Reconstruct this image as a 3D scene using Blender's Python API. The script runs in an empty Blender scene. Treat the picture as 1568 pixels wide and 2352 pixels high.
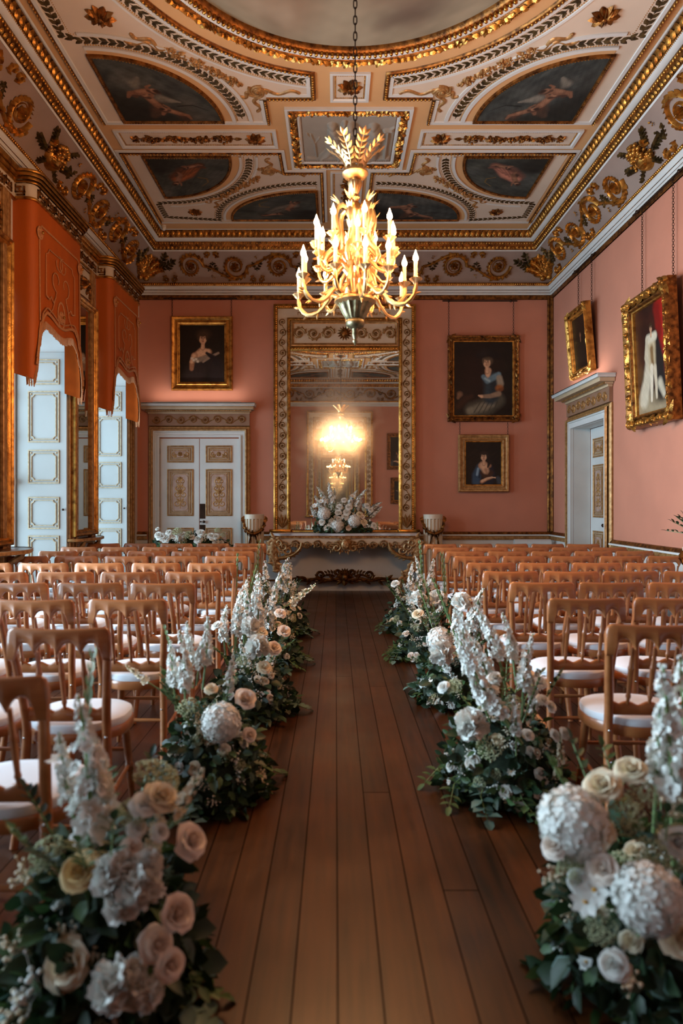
import bpy, math, random
import numpy as np
from mathutils import Vector, Matrix
from mathutils.geometry import tessellate_polygon

SC = bpy.context.scene
COL = SC.collection
PI = math.pi
# ---------------------------------------------------------------- camera
F, HX, HY, EYE = 1560.0, 770.0, 1157.0, 1.40
cam = bpy.data.cameras.new('camera')
cam.sensor_fit = 'VERTICAL'; cam.sensor_height = 36.0
cam.lens = F / 2352 * 36.0
cam.shift_x = (784 - HX) / 2352; cam.shift_y = -(1176 - HY) / 2352
cam.dof.use_dof = True; cam.dof.focus_distance = 8.5; cam.dof.aperture_fstop = 1.8
cam.clip_start = 0.05
camo = bpy.data.objects.new('camera', cam); COL.objects.link(camo)
camo.location = (0, 0, EYE); camo.rotation_euler = (PI / 2, 0, 0)
SC.camera = camo
# ---------------------------------------------------------------- view + sampling
vs = SC.view_settings
vs.view_transform = 'Standard'; vs.look = 'None'; vs.gamma = 1.0
vs.use_curve_mapping = False; vs.exposure = 0.0
cy = SC.cycles
cy.max_bounces = 7; cy.diffuse_bounces = 4; cy.glossy_bounces = 5; cy.transmission_bounces = 3
cy.transparent_max_bounces = 6; cy.sample_clamp_indirect = 6.0; cy.sample_clamp_direct = 30.0
cy.caustics_reflective = False; cy.caustics_refractive = False; cy.blur_glossy = 0.6
cy.use_denoising = True; cy.use_light_tree = True
# ---------------------------------------------------------------- sky + daylight
SKY_COL = (0.60, 0.81, 1.0)
world = bpy.data.worlds.new('sky'); SC.world = world; world.use_nodes = True
bg = world.node_tree.nodes['Background']
bg.inputs[0].default_value = (*SKY_COL, 1); bg.inputs[1].default_value = 0.5
WIN_Y = (9.72, 7.38, 5.04, 2.70, 0.36)          # window centres along the left wall
WIN_W = (100, 92, 400, 250, 50)                 # daylight through each, watts; raised at windows out of view to fill the room
def daylight(y, w):
    l = bpy.data.lights.new('daylight', 'AREA'); l.shape = 'RECTANGLE'
    l.size = 1.3; l.size_y = 3.1; l.energy = w; l.color = SKY_COL; l.spread = math.radians(125)
    o = bpy.data.objects.new('daylight', l); COL.objects.link(o)
    o.location = (-4.15, y, 1.9)
    o.rotation_euler = (PI / 2, 0, -PI / 2)
for _y, _w in zip(WIN_Y, WIN_W): daylight(_y, _w)
BULB_STRENGTH = 150.0
CANDLE_FILL_WATTS = 15.0  # power of each point light added beside the bulbs
UPLIGHT = 5.0
# ---------------------------------------------------------------- room numbers (metres)
XL, XR, YB, YF = -3.197, 3.49, 10.97, -1.63
XC, YC, ZC = 0.146, 4.67, 5.62
# ================================================================ helpers
def lin(c):
    c = [x / 255.0 for x in c]
    return [x / 12.92 if x <= .04045 else ((x + .055) / 1.055) ** 2.4 for x in c]
def at(px, py, Y):
    return Vector(((px - HX) * Y / F, Y, EYE + (HY - py) * Y / F))
def tag(o, label=None, cat=None, group=None, kind=None):
    if label: o['label'] = label
    if cat: o['category'] = cat
    if group: o['group'] = group
    if kind: o['kind'] = kind
    return o
def empty(name, loc=(0, 0, 0), rz=0.0, label=None, cat=None, group=None, kind=None):
    o = bpy.data.objects.new(name, None); COL.objects.link(o)
    o.empty_display_size = .1
    o.location = loc; o.rotation_euler = (0, 0, rz)
    return tag(o, label, cat, group, kind)
def place(name, me, parent=None, loc=(0, 0, 0), rot=(0, 0, 0), sc=(1, 1, 1)):
    o = bpy.data.objects.new(name, me); COL.objects.link(o)
    o.parent = parent; o.location = loc; o.rotation_euler = rot; o.scale = sc
    return o
def copy_tree(o, parent=None):
    c = o.copy(); COL.objects.link(c); c.parent = parent
    for ch in list(o.children): copy_tree(ch, c)
    return c
class MB:
    def __init__(s): s.v = []; s.f = []
    def add(s, v, f):
        n = len(s.v); s.v.extend([tuple(p) for p in v]); s.f.extend([tuple(i + n for i in q) for q in f]); return s
    def box(s, x0, x1, y0, y1, z0, z1, b=0.0):
        if b <= 0:
            v = [(x, y, z) for z in (z0, z1) for y in (y0, y1) for x in (x0, x1)]
            return s.add(v, [(0, 2, 3, 1), (4, 5, 7, 6), (0, 1, 5, 4), (2, 6, 7, 3), (0, 4, 6, 2), (1, 3, 7, 5)])
        L = []
        for ins, z in ((b, z0), (0, z0 + b), (0, z1 - b), (b, z1)):
            L.append([(x0 + ins + b, y0 + ins, z), (x1 - ins - b, y0 + ins, z), (x1 - ins, y0 + ins + b, z), (x1 - ins, y1 - ins - b, z),
                      (x1 - ins - b, y1 - ins, z), (x0 + ins + b, y1 - ins, z), (x0 + ins, y1 - ins - b, z), (x0 + ins, y0 + ins + b, z)])
        return s.loops(L, True, True, True)
    def loops(s, L, closed=True, c0=False, c1=False):
        n = len(L[0]); off = len(s.v)
        for l in L: s.v.extend([tuple(p) for p in l])
        m = n if closed else n - 1
        for i in range(len(L) - 1):
            a, b = off + i * n, off + (i + 1) * n
            for j in range(m):
                k = (j + 1) % n
                s.f.append((a + j, a + k, b + k, b + j))
        if c0: s.f.append(tuple(off + j for j in reversed(range(n))))
        if c1: s.f.append(tuple(off + (len(L) - 1) * n + j for j in range(n)))
        return s
    def tube(s, path, rad, n=8, cap=True):
        P = [Vector(p) for p in path]; m = len(P)
        R = rad if hasattr(rad, '__len__') else [rad] * m
        t0 = (P[1] - P[0]).normalized()
        u = t0.orthogonal().normalized(); L = []
        for i in range(m):
            t = (P[min(i + 1, m - 1)] - P[max(i - 1, 0)])
            t = t.normalized() if t.length > 1e-9 else t0
            u = (u - t * u.dot(t)); u = u.normalized() if u.length > 1e-6 else t.orthogonal().normalized()
            w = t.cross(u)
            L.append([P[i] + (u * math.cos(2 * PI * k / n) + w * math.sin(2 * PI * k / n)) * R[i] for k in range(n)])
        return s.loops(L, True, cap, cap)
    def lathe(s, prof, n=24, c=(0, 0, 0), mod=None, cap=True):
        L = []
        for i, (r, z) in enumerate(prof):
            L.append([(c[0] + r * (mod(k, z) if mod else 1) * math.cos(2 * PI * k / n),
                       c[1] + r * (mod(k, z) if mod else 1) * math.sin(2 * PI * k / n), c[2] + z) for k in range(n)])
        return s.loops(L, True, cap, cap)
    def blob(s, c, r, n=6, m=4, M=None):
        if not hasattr(r, '__len__'): r = (r, r, r)
        V = [(0, 0, -1)]
        for i in range(1, m):
            a = -PI / 2 + PI * i / m
            for k in range(n):
                V.append((math.cos(a) * math.cos(2 * PI * k / n), math.cos(a) * math.sin(2 * PI * k / n), math.sin(a)))
        V.append((0, 0, 1))
        V = [Vector((x * r[0], y * r[1], z * r[2])) for x, y, z in V]
        if M is not None: V = [M @ p for p in V]
        V = [p + Vector(c) for p in V]
        fs = []
        for k in range(n): fs.append((0, 1 + (k + 1) % n, 1 + k))
        for i in range(m - 2):
            for k in range(n):
                a, b = 1 + i * n + k, 1 + i * n + (k + 1) % n
                fs.append((a, b, b + n, a + n))
        l = len(V) - 1
        for k in range(n): fs.append((l, l - n + k, l - n + (k + 1) % n))
        return s.add(V, fs)
    def poly(s, pts, z):                                   # flat filled polygon, normal down
        v3 = [Vector((p[0], p[1], 0)) for p in pts]
        t = tessellate_polygon([v3])
        fs = []
        for a, b, c in t:
            cr = (v3[b] - v3[a]).cross(v3[c] - v3[a]).z
            fs.append((a, c, b) if cr > 0 else (a, b, c))
        return s.add([(p[0], p[1], z) for p in pts], fs)
    def prism(s, pts, z0, z1):                             # extruded polygon
        n = len(pts); v3 = [Vector((p[0], p[1], 0)) for p in pts]
        area = sum(pts[i][0] * pts[(i + 1) % n][1] - pts[(i + 1) % n][0] * pts[i][1] for i in range(n))
        t = tessellate_polygon([v3]); fs = []
        for a, b, c in t:
            if (v3[b] - v3[a]).cross(v3[c] - v3[a]).z < 0: b, c = c, b
            fs.append((a + n, b + n, c + n)); fs.append((a, c, b))
        for i in range(n):
            j = (i + 1) % n
            fs.append((i, j, j + n, i + n) if area > 0 else (j, i, i + n, j + n))
        return s.add([(p[0], p[1], z0) for p in pts] + [(p[0], p[1], z1) for p in pts], fs)
    def merge(s, o, fn=None):
        return s.add([fn(Vector(p)) for p in o.v] if fn else o.v, o.f)
    def map(s, fn):
        s.v = [tuple(fn(*p)) for p in s.v]; return s
    def flip(s):
        s.f = [tuple(reversed(q)) for q in s.f]; return s
    def mesh(s, name, m, smooth=True, angle=40):
        me = bpy.data.meshes.new(name); me.from_pydata(s.v, [], s.f); me.update()
        if m: me.materials.append(m)
        if smooth:
            me.shade_smooth(); me.set_sharp_from_angle(angle=math.radians(angle))
        return me
    def build(s, name, m, parent=None, loc=(0, 0, 0), smooth=True, angle=40, kind=None, label=None):
        o = place(name, s.mesh(name, m, smooth, angle), parent, loc)
        return tag(o, label, None, None, kind)
# ---------------------------------------------------------------- ornament kit: everything drawn in (s, t) with relief n
def ridge(mb, path, w, h, n0=0.0):
    P = [Vector((p[0], p[1])) for p in path]; m = len(P)
    W = w if hasattr(w, '__len__') else [w] * m
    H = h if hasattr(h, '__len__') else [h] * m
    L = []
    for i in range(m):
        t = P[min(i + 1, m - 1)] - P[max(i - 1, 0)]
        t = t.normalized() if t.length > 1e-9 else Vector((1, 0)); q = Vector((-t.y, t.x))
        L.append([(P[i].x + q.x * W[i] * a, P[i].y + q.y * W[i] * a, n0 + H[i] * b) for a, b in ((-1, 0), (-.75, .65), (0, 1), (.75, .65), (1, 0))])
    off = len(mb.v); mb.loops(L, False)
    k = off + (m - 1) * 5
    mb.f.append((off + 4, off + 3, off + 2, off + 1, off)[::-1]); mb.f.append((k, k + 1, k + 2, k + 3, k + 4)[::-1])
def leaf(mb, p, ang, l, w, h, bend=0.0, n0=0.0):
    c, s_ = math.cos(ang), math.sin(ang)
    def T(a, b, n):
        b = b + bend * a * a / l
        return (p[0] + c * a - s_ * b, p[1] + s_ * a + c * b, n0 + n)
    v = [T(0, 0, h * .4), T(l * .32, w, h * .15), T(l * .68, w * .75, h * .15), T(l, 0, h * .25), T(l * .68, -w * .75, h * .15), T(l * .32, -w, h * .15),
         T(l * .35, 0, h), T(l * .7, 0, h * .8)]
    mb.add(v, [(0, 6, 1), (1, 6, 7, 2), (2, 7, 3), (3, 7, 4), (4, 7, 6, 5), (5, 6, 0)][::1])
    mb.f[-6:] = [tuple(reversed(q)) for q in mb.f[-6:]]
def rosette(mb, c, r, h, n=8):
    for k in range(n):
        a = 2 * PI * k / n
        leaf(mb, (c[0] + r * .15 * math.cos(a), c[1] + r * .15 * math.sin(a)), a, r * .85, r * 2.2 / n, h)
        leaf(mb, (c[0], c[1]), a + PI / n, r * .72, r * 1.6 / n, h * 1.15, n0=h * .1)
    mb.blob((c[0], c[1], h * .7), (r * .2, r * .2, h * .5), 6, 4)
def ring(mb, c, r, w, h, n=24):
    ridge(mb, [(c[0] + r * math.cos(2 * PI * k / n), c[1] + r * math.sin(2 * PI * k / n)) for k in range(n + 1)], w, h)
def spiral_pts(c, r0, r1, a0, turns, sgn=1, n=28):
    return [(c[0] + (r0 + (r1 - r0) * (k / n) ** .85) * math.cos(a0 + sgn * turns * 2 * PI * k / n),
             c[1] + (r0 + (r1 - r0) * (k / n) ** .85) * math.sin(a0 + sgn * turns * 2 * PI * k / n)) for k in range(n + 1)]
def acanthus(mb, path, w, l, h, step=2, side=(1, -1)):
    P = [Vector((p[0], p[1])) for p in path]; m = len(P)
    for i in range(1, m - 1, step):
        t = P[i + 1] - P[i - 1]; a = math.atan2(t.y, t.x); k = 1 - .55 * i / m
        for sd in side:
            leaf(mb, P[i], a + sd * .75, l * k, w * k, h, bend=-sd * .25 * l * k)
def sprig(mb, p, ang, l, h, n=4, rnd=random):
    e = (p[0] + l * math.cos(ang), p[1] + l * math.sin(ang))
    ridge(mb, [p, ((p[0] + e[0]) / 2 + .02 * l, (p[1] + e[1]) / 2), e], l * .025, h * .6)
    for i in range(n):
        q = (p[0] + (e[0] - p[0]) * (i + .6) / n, p[1] + (e[1] - p[1]) * (i + .6) / n)
        for sd in (1, -1): leaf(mb, q, ang + sd * .8, l * .34, l * .09, h)
    leaf(mb, e, ang, l * .35, l * .1, h)
def berries(mb, c, r, h, n=9, rnd=random):
    for _ in range(n):
        a, d = rnd.uniform(0, 2 * PI), r * math.sqrt(rnd.random())
        mb.blob((c[0] + d * math.cos(a), c[1] + d * math.sin(a), h * rnd.uniform(.4, .9)), r * .3, 5, 3)
def scroll_run(mb, green, L, H, p, R, h, x0=None, flip=False, simple=False):
    """running acanthus scrolls along s in 0..L, t in 0..H"""
    n = max(1, round(L / p)); p = L / n
    for i in range(n):
        up = (i % 2 == 0) != flip; sg = 1 if up else -1
        c = ((i + .5) * p, H / 2)
        sp = spiral_pts(c, R, R * .34, PI if up else PI, 1.45, sg)
        ridge(mb, sp, [R * .13 * (1 - .6 * k / len(sp)) for k in range(len(sp))], [h * (1 - .4 * k / len(sp)) for k in range(len(sp))])
        acanthus(mb, sp[:20], R * .13, R * .40, h * 1.1, 1, (-sg,))
        acanthus(mb, sp[1:14], R * .09, R * .28, h, 2, (sg,))
        rosette(mb, c, R * .36, h * 1.3, 7)
        if not simple: ring(mb, c, R * .44, R * .03, h * .35, 18)
        nx = (c[0] + p - R, H / 2)                                       # stem to the next scroll
        b = (c[0], H / 2 - sg * R * 1.02)
        st = [(b[0] + (nx[0] - b[0]) * t, b[1] + (nx[1] - b[1]) * (t * t * (3 - 2 * t))) for t in [k / 8 for k in range(9)]]
        if i < n - 1:
            ridge(mb, st, R * .09, h * .8); acanthus(mb, st, R * .1, R * .36, h * .8, 2)
        if green is not None:
            for sx in (-1, 1):
                vp = spiral_pts((c[0] + p / 2 + sx * R * .28, H / 2 + sg * R * .98), R * .26, R * .06, -sg * PI / 2, 1.1, sx * sg, 14)
                ridge(mb, vp, R * .07, h * .8); acanthus(mb, vp[:9], R * .07, R * .24, h * .8, 2, (-sx * sg,))
            q = (c[0] + p / 2, H / 2 + sg * R * .35)
            sprig(green, q, -sg * PI / 2 + .5, H * .26, h * .6, 3); sprig(green, q, -sg * PI / 2 - .5, H * .24, h * .6, 3)
            berries(mb, (c[0] + p / 2, H / 2 - sg * R * .75), R * .16, h * .7, 6)
def sweep2(mb, pts, prof, closed=False):
    """profile [(offset to the left of travel, n)] swept along a 2D polyline with mitred corners -> (x, y, n)"""
    P = [Vector((p[0], p[1])) for p in pts]; m = len(P); L = []
    for i in range(m):
        a = P[i] - P[i - 1] if (i > 0 or closed) else P[1] - P[0]
        b = P[(i + 1) % m] - P[i] if (i < m - 1 or closed) else a
        if i == 0 and not closed: a = b
        a = a.normalized(); b = b.normalized()
        na, nb = Vector((-a.y, a.x)), Vector((-b.y, b.x))
        q = na + nb; q = q / max(q.dot(na), .25)
        L.append([(P[i].x + q.x * o, P[i].y + q.y * o, n) for o, n in prof])
    if closed: L.append(L[0])
    return mb.loops(L, False)
def along(pts, step, closed=False):
    P = [Vector((p[0], p[1])) for p in pts]
    if closed: P.append(P[0])
    out = []; d = step / 2
    for i in range(len(P) - 1):
        seg = P[i + 1] - P[i]; l = seg.length
        while d < l:
            q = P[i] + seg * (d / l); out.append((q.x, q.y, math.atan2(seg.y, seg.x))); d += step
        d -= l
    return out
# ---------------------------------------------------------------- materials
def nodes(name):
    m = bpy.data.materials.new(name); m.use_nodes = True
    nt = m.node_tree; b = nt.nodes['Principled BSDF']
    return m, nt, b
def N(nt, t, **kw):
    n = nt.nodes.new(t)
    for k, v in kw.items():
        if isinstance(k, str) and hasattr(n, k): setattr(n, k, v)
    return n
def mat(name, col, rough=.5, metal=0.0, var=0.0, vs=6.0, bump=0.0, bs=60.0, coat=0.0, col2=None, sheen=0.0, obj=0.0, stretch=None, spec=None, trans=0.0, lo=.35, hi=.7):
    m, nt, b = nodes(name); lk = nt.links.new
    c = lin(col)
    b.inputs['Base Color'].default_value = (*c, 1); b.inputs['Roughness'].default_value = rough; b.inputs['Metallic'].default_value = metal
    if spec is not None: b.inputs['Specular IOR Level'].default_value = spec
    if coat: b.inputs['Coat Weight'].default_value = coat; b.inputs['Coat Roughness'].default_value = .15
    if sheen: b.inputs['Sheen Weight'].default_value = sheen
    tc = N(nt, 'ShaderNodeTexCoord'); mp = N(nt, 'ShaderNodeMapping')
    if stretch: mp.inputs['Scale'].default_value = stretch
    lk(tc.outputs['Object'], mp.inputs['Vector'])
    out = None
    if var or col2:
        no = N(nt, 'ShaderNodeTexNoise'); no.inputs['Scale'].default_value = vs; no.inputs['Detail'].default_value = 5
        lk(mp.outputs[0], no.inputs['Vector'])
        cr = N(nt, 'ShaderNodeValToRGB')
        a = lin(col2) if col2 else [x * (1 - var) for x in c]
        d = c if col2 else [min(1, x * (1 + var)) for x in c]
        cr.color_ramp.elements[0].color = (*a, 1); cr.color_ramp.elements[1].color = (*d, 1)
        cr.color_ramp.elements[0].position = lo; cr.color_ramp.elements[1].position = hi
        lk(no.outputs['Fac'], cr.inputs[0]); out = cr.outputs[0]
    if obj:
        oi = N(nt, 'ShaderNodeObjectInfo'); hs = N(nt, 'ShaderNodeHueSaturation')
        ma = N(nt, 'ShaderNodeMath', operation='MULTIPLY_ADD'); ma.inputs[1].default_value = obj * 2; ma.inputs[2].default_value = 1 - obj
        lk(oi.outputs['Random'], ma.inputs[0]); lk(ma.outputs[0], hs.inputs['Value'])
        if out: lk(out, hs.inputs['Color'])
        else: hs.inputs['Color'].default_value = (*c, 1)
        out = hs.outputs[0]
    if out: lk(out, b.inputs['Base Color'])
    if bump:
        nb = N(nt, 'ShaderNodeTexNoise'); nb.inputs['Scale'].default_value = bs; nb.inputs['Detail'].default_value = 3
        bp = N(nt, 'ShaderNodeBump'); bp.inputs['Strength'].default_value = bump; bp.inputs['Distance'].default_value = .01
        lk(mp.outputs[0], nb.inputs['Vector']); lk(nb.outputs['Fac'], bp.inputs['Height']); lk(bp.outputs[0], b.inputs['Normal'])
    if trans:
        tr = N(nt, 'ShaderNodeBsdfTranslucent'); mx = N(nt, 'ShaderNodeMixShader'); mx.inputs[0].default_value = trans
        if out: lk(out, tr.inputs[0])
        else: tr.inputs[0].default_value = (*c, 1)
        lk(b.outputs[0], mx.inputs[1]); lk(tr.outputs[0], mx.inputs[2])
        lk(mx.outputs[0], nt.nodes['Material Output'].inputs[0])
    return m
def emit(name, col, s):
    m, nt, b = nodes(name)
    b.inputs['Base Color'].default_value = (*col, 1); b.inputs['Emission Color'].default_value = (*col, 1); b.inputs['Emission Strength'].default_value = s
    return m
CONSOLE_GILT = mat('cream_gilt', (206, 172, 124), .42, .3, col2=(150, 104, 58), vs=26, bump=.2, lo=.4, hi=.62)
GOLD = mat('gilding', (205, 150, 72), .34, .85, col2=(120, 72, 26), vs=14, bump=.25, bs=90, lo=.3, hi=.6)
GOLD_BRIGHT = mat('bright_gilding', (226, 168, 84), .27, 1.0, col2=(158, 100, 40), vs=10, bump=.15, bs=70, lo=.3, hi=.6)
GOLD_DARK = mat('aged_gilding', (158, 104, 48), .42, .8, col2=(74, 42, 16), vs=18, bump=.3, bs=80, lo=.35, hi=.65)
GOLD_PAINT = mat('gold_paint', (190, 146, 92), .45, .4, col2=(140, 98, 52), vs=22, bump=.2)
BRONZE_GREEN = mat('bronze_leaf', (112, 92, 52), .42, .6, col2=(54, 43, 25), vs=20)
OLD_GREY_GOLD = mat('grey_gilt_metal', (150, 138, 106), .4, .9, col2=(92, 82, 58), vs=20, bump=.2)
WHITE = mat('white_paint', (206, 206, 202), .42, var=.05, vs=3)
WHITE_WARM = mat('cream_paint', (205, 190, 168), .5, var=.06, vs=4)
SHUTTER = mat('pale_grey_paint', (178, 184, 182), .45, var=.03, vs=3)
CEIL_BEIGE = mat('buff_distemper', (202, 156, 106), .8, var=.05, vs=2)
CEIL_PINK = mat('pale_panel_paint', (204, 186, 166), .8, var=.05, vs=2)
COVE = mat('mauve_grey_paint', (146, 124, 112), .75, var=.08, vs=3)
PINK = mat('pink_wall_silk', (190, 122, 96), .75, var=.05, vs=2.5, bump=.12, bs=160, sheen=.1)
SILK = mat('orange_silk', (180, 84, 6), .6, var=.10, vs=5, stretch=(1, 1, .25), bump=.1, bs=120)
SILK_TRIM = mat('tan_braid', (186, 128, 82), .7, var=.15, vs=40, bump=.4, bs=200)
CHAIR = mat('honey_beech', (174, 110, 64), .34, col2=(148, 86, 46), vs=3.2, stretch=(1, 6, 6), coat=.35, obj=.16, lo=.3, hi=.75)
CUSHION = mat('white_seat_fabric', (220, 223, 228), .85, var=.03, vs=5, bump=.15, bs=220, sheen=.2)
STEEL = mat('steel_stud', (200, 200, 200), .25, 1.0)
IRON = mat('dark_iron', (58, 42, 32), .5, .8, var=.3, vs=20)
DARKWOOD = mat('dark_table_wood', (92, 54, 28), .3, col2=(48, 26, 12), vs=5, stretch=(1, 6, 6), coat=.4)
MARBLE = mat('pale_marble', (206, 206, 208), .22, col2=(150, 150, 156), vs=4, lo=.3, hi=.55)
LEAF_DARK = mat('dark_leaf', (46, 72, 40), .5, col2=(26, 44, 26), vs=9, trans=.18)
LEAF_MID = mat('green_leaf', (86, 112, 62), .5, col2=(52, 80, 42), vs=9, trans=.22)
LEAF_BLUE = mat('blue_green_leaf', (112, 140, 128), .55, col2=(74, 104, 92), vs=9, trans=.18)
STEM = mat('pale_green_stem', (128, 150, 96), .5, col2=(82, 108, 62), vs=12)
PETAL_WHITE = mat('white_petal', (236, 235, 228), .6, var=.03, vs=20, trans=.15)
PETAL_CREAM = mat('cream_petal', (238, 224, 196), .6, var=.04, vs=20, trans=.15)
PETAL_BLUSH = mat('blush_petal', (243, 229, 216), .6, var=.04, vs=20, trans=.12)
PETAL_PEACH = mat('peach_petal', (236, 208, 150), .6, var=.05, vs=20, trans=.12)
PETAL_GREEN = mat('green_white_umbel', (196, 200, 160), .7, var=.1, vs=40, trans=.2)
YELLOW = mat('flower_eye', (206, 146, 30), .6, var=.2, vs=60)
DOOR_PANEL = mat('tan_door_panel', (176, 150, 120), .5, col2=(150, 120, 92), vs=7)
DOOR_MAUVE = mat('worn_mauve_panel', (186, 160, 148), .5, col2=(158, 124, 104), vs=9)
PLASTIC = mat('white_plastic', (220, 220, 214), .4)
def floor_mat():
    m, nt, b = nodes('oak_boards'); lk = nt.links.new
    ge = N(nt, 'ShaderNodeNewGeometry'); sx = N(nt, 'ShaderNodeSeparateXYZ'); lk(ge.outputs['Position'], sx.inputs[0])
    def M(op, a, b_=None, c=None):
        n = N(nt, 'ShaderNodeMath', operation=op)
        for i, v in enumerate((a, b_, c)):
            if v is None: continue
            if isinstance(v, (int, float)): n.inputs[i].default_value = v
            else: lk(v, n.inputs[i])
        return n.outputs[0]
    u = M('MULTIPLY_ADD', sx.outputs[0], 1 / .128, 40 - .0066 / .128)
    idx = M('FLOOR', u); fr = M('FRACT', u)
    wn = N(nt, 'ShaderNodeTexWhiteNoise', noise_dimensions='1D'); lk(idx, wn.inputs['W'])
    v = M('MULTIPLY_ADD', wn.outputs['Value'], 7.3, M('MULTIPLY', sx.outputs[1], .17))
    id2 = M('FLOOR', v); fr2 = M('FRACT', v)
    cb = N(nt, 'ShaderNodeCombineXYZ'); lk(idx, cb.inputs[0]); lk(id2, cb.inputs[1])
    w2 = N(nt, 'ShaderNodeTexWhiteNoise', noise_dimensions='2D'); lk(cb.outputs[0], w2.inputs['Vector'])
    cg = N(nt, 'ShaderNodeCombineXYZ'); lk(M('MULTIPLY', sx.outputs[0], 26), cg.inputs[0]); lk(M('MULTIPLY', sx.outputs[1], 1.6), cg.inputs[1]); lk(M('MULTIPLY', w2.outputs['Value'], 31), cg.inputs[2])
    gr = N(nt, 'ShaderNodeTexNoise'); gr.inputs['Scale'].default_value = 1.6; gr.inputs['Detail'].default_value = 6; lk(cg.outputs[0], gr.inputs['Vector'])
    bl = N(nt, 'ShaderNodeTexNoise'); bl.inputs['Scale'].default_value = 3.0; bl.inputs['Detail'].default_value = 4; lk(ge.outputs['Position'], bl.inputs['Vector'])
    f = M('MULTIPLY_ADD', w2.outputs['Value'], .22, M('MULTIPLY_ADD', gr.outputs['Fac'], .55, M('MULTIPLY', bl.outputs['Fac'], .3)))
    cr = N(nt, 'ShaderNodeValToRGB')
    cr.color_ramp.elements[0].position = .3; cr.color_ramp.elements[0].color = (*lin((34, 15, 4)), 1)
    cr.color_ramp.elements[1].position = .85; cr.color_ramp.elements[1].color = (*lin((92, 46, 14)), 1)
    lk(f, cr.inputs[0])
    ed = M('MINIMUM', fr, M('SUBTRACT', 1, fr))
    seam = M('MAXIMUM', M('LESS_THAN', ed, .019), M('LESS_THAN', fr2, .001))
    mx = N(nt, 'ShaderNodeMix', data_type='RGBA'); lk(seam, mx.inputs[0]); lk(cr.outputs[0], mx.inputs[6]); mx.inputs[7].default_value = (*lin((14, 7, 4)), 1)
    lk(mx.outputs[2], b.inputs['Base Color'])
    lk(M('MULTIPLY_ADD', bl.outputs['Fac'], .26, .22), b.inputs['Roughness'])
    lk(M('MULTIPLY_ADD', seam, -.40, .42), b.inputs['Specular IOR Level'])
    hgt = M('MULTIPLY_ADD', seam, -1.0, M('MULTIPLY', bl.outputs['Fac'], .6))
    bp = N(nt, 'ShaderNodeBump'); bp.inputs['Strength'].default_value = .3; bp.inputs['Distance'].default_value = .006
    lk(hgt, bp.inputs['Height']); lk(bp.outputs[0], b.inputs['Normal'])
    return m  # extra light just outside the drip pans, added to brighten floor and walls
FLOOR = floor_mat()
def mirror_mat(name, glow_haze=True, cen=(0, 0, 0), dark=1.0):
    m, nt, b = nodes(name); lk = nt.links.new
    nt.nodes.remove(b)
    g1 = N(nt, 'ShaderNodeBsdfAnisotropic') if False else N(nt, 'ShaderNodeBsdfGlossy')
    g1.inputs['Color'].default_value = (.80 * dark, .80 * dark, .74 * dark, 1); g1.inputs['Roughness'].default_value = .0
    out = nt.nodes['Material Output']
    if not glow_haze:
        lk(g1.outputs[0], out.inputs[0]); return m
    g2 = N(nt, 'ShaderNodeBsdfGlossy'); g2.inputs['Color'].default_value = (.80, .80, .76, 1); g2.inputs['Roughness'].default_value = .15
    df = N(nt, 'ShaderNodeBsdfDiffuse'); df.inputs['Color'].default_value = (*lin((232, 226, 206)), 1)  # whitish diffuse tone paints the glow scattered round the reflected chandelier
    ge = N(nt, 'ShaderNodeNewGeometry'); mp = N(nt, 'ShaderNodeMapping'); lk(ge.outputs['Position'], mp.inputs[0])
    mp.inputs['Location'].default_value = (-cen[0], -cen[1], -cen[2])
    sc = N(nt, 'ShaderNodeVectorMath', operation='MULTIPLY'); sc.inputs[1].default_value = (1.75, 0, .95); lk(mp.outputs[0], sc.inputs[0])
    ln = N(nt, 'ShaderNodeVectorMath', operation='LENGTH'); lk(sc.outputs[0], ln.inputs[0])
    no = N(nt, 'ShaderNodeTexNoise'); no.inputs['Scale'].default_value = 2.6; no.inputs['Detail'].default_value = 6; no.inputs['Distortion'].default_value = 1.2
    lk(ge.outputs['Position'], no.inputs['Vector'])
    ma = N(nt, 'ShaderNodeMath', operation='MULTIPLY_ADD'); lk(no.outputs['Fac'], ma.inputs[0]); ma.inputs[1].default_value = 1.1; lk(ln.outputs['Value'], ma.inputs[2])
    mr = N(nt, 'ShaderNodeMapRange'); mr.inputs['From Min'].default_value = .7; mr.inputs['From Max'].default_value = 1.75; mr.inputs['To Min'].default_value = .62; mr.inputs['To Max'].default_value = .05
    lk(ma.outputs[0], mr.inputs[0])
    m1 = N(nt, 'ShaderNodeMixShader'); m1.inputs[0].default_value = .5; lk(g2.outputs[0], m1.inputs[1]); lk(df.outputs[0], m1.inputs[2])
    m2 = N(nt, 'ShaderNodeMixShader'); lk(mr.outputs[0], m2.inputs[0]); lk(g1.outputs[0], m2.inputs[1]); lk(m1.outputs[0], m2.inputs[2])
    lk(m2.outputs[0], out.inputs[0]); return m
def pane_mat():
    m, nt, b = nodes('window_glass'); lk = nt.links.new; nt.nodes.remove(b)
    t = N(nt, 'ShaderNodeBsdfTransparent'); t.inputs[0].default_value = (.94, .97, .96, 1)
    g = N(nt, 'ShaderNodeBsdfGlossy'); g.inputs['Roughness'].default_value = .02
    mx = N(nt, 'ShaderNodeMixShader'); mx.inputs[0].default_value = .06
    lk(t.outputs[0], mx.inputs[1]); lk(g.outputs[0], mx.inputs[2]); lk(mx.outputs[0], nt.nodes['Material Output'].inputs[0]); return m
GLASS = pane_mat()
def canvas_mat(name, rough=.45):
    m, nt, b = nodes(name)
    a = N(nt, 'ShaderNodeVertexColor'); a.layer_name = 'paint'
    nt.links.new(a.outputs[0], b.inputs['Base Color']); b.inputs['Roughness'].default_value = rough; b.inputs['Specular IOR Level'].default_value = .3
    return m
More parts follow.
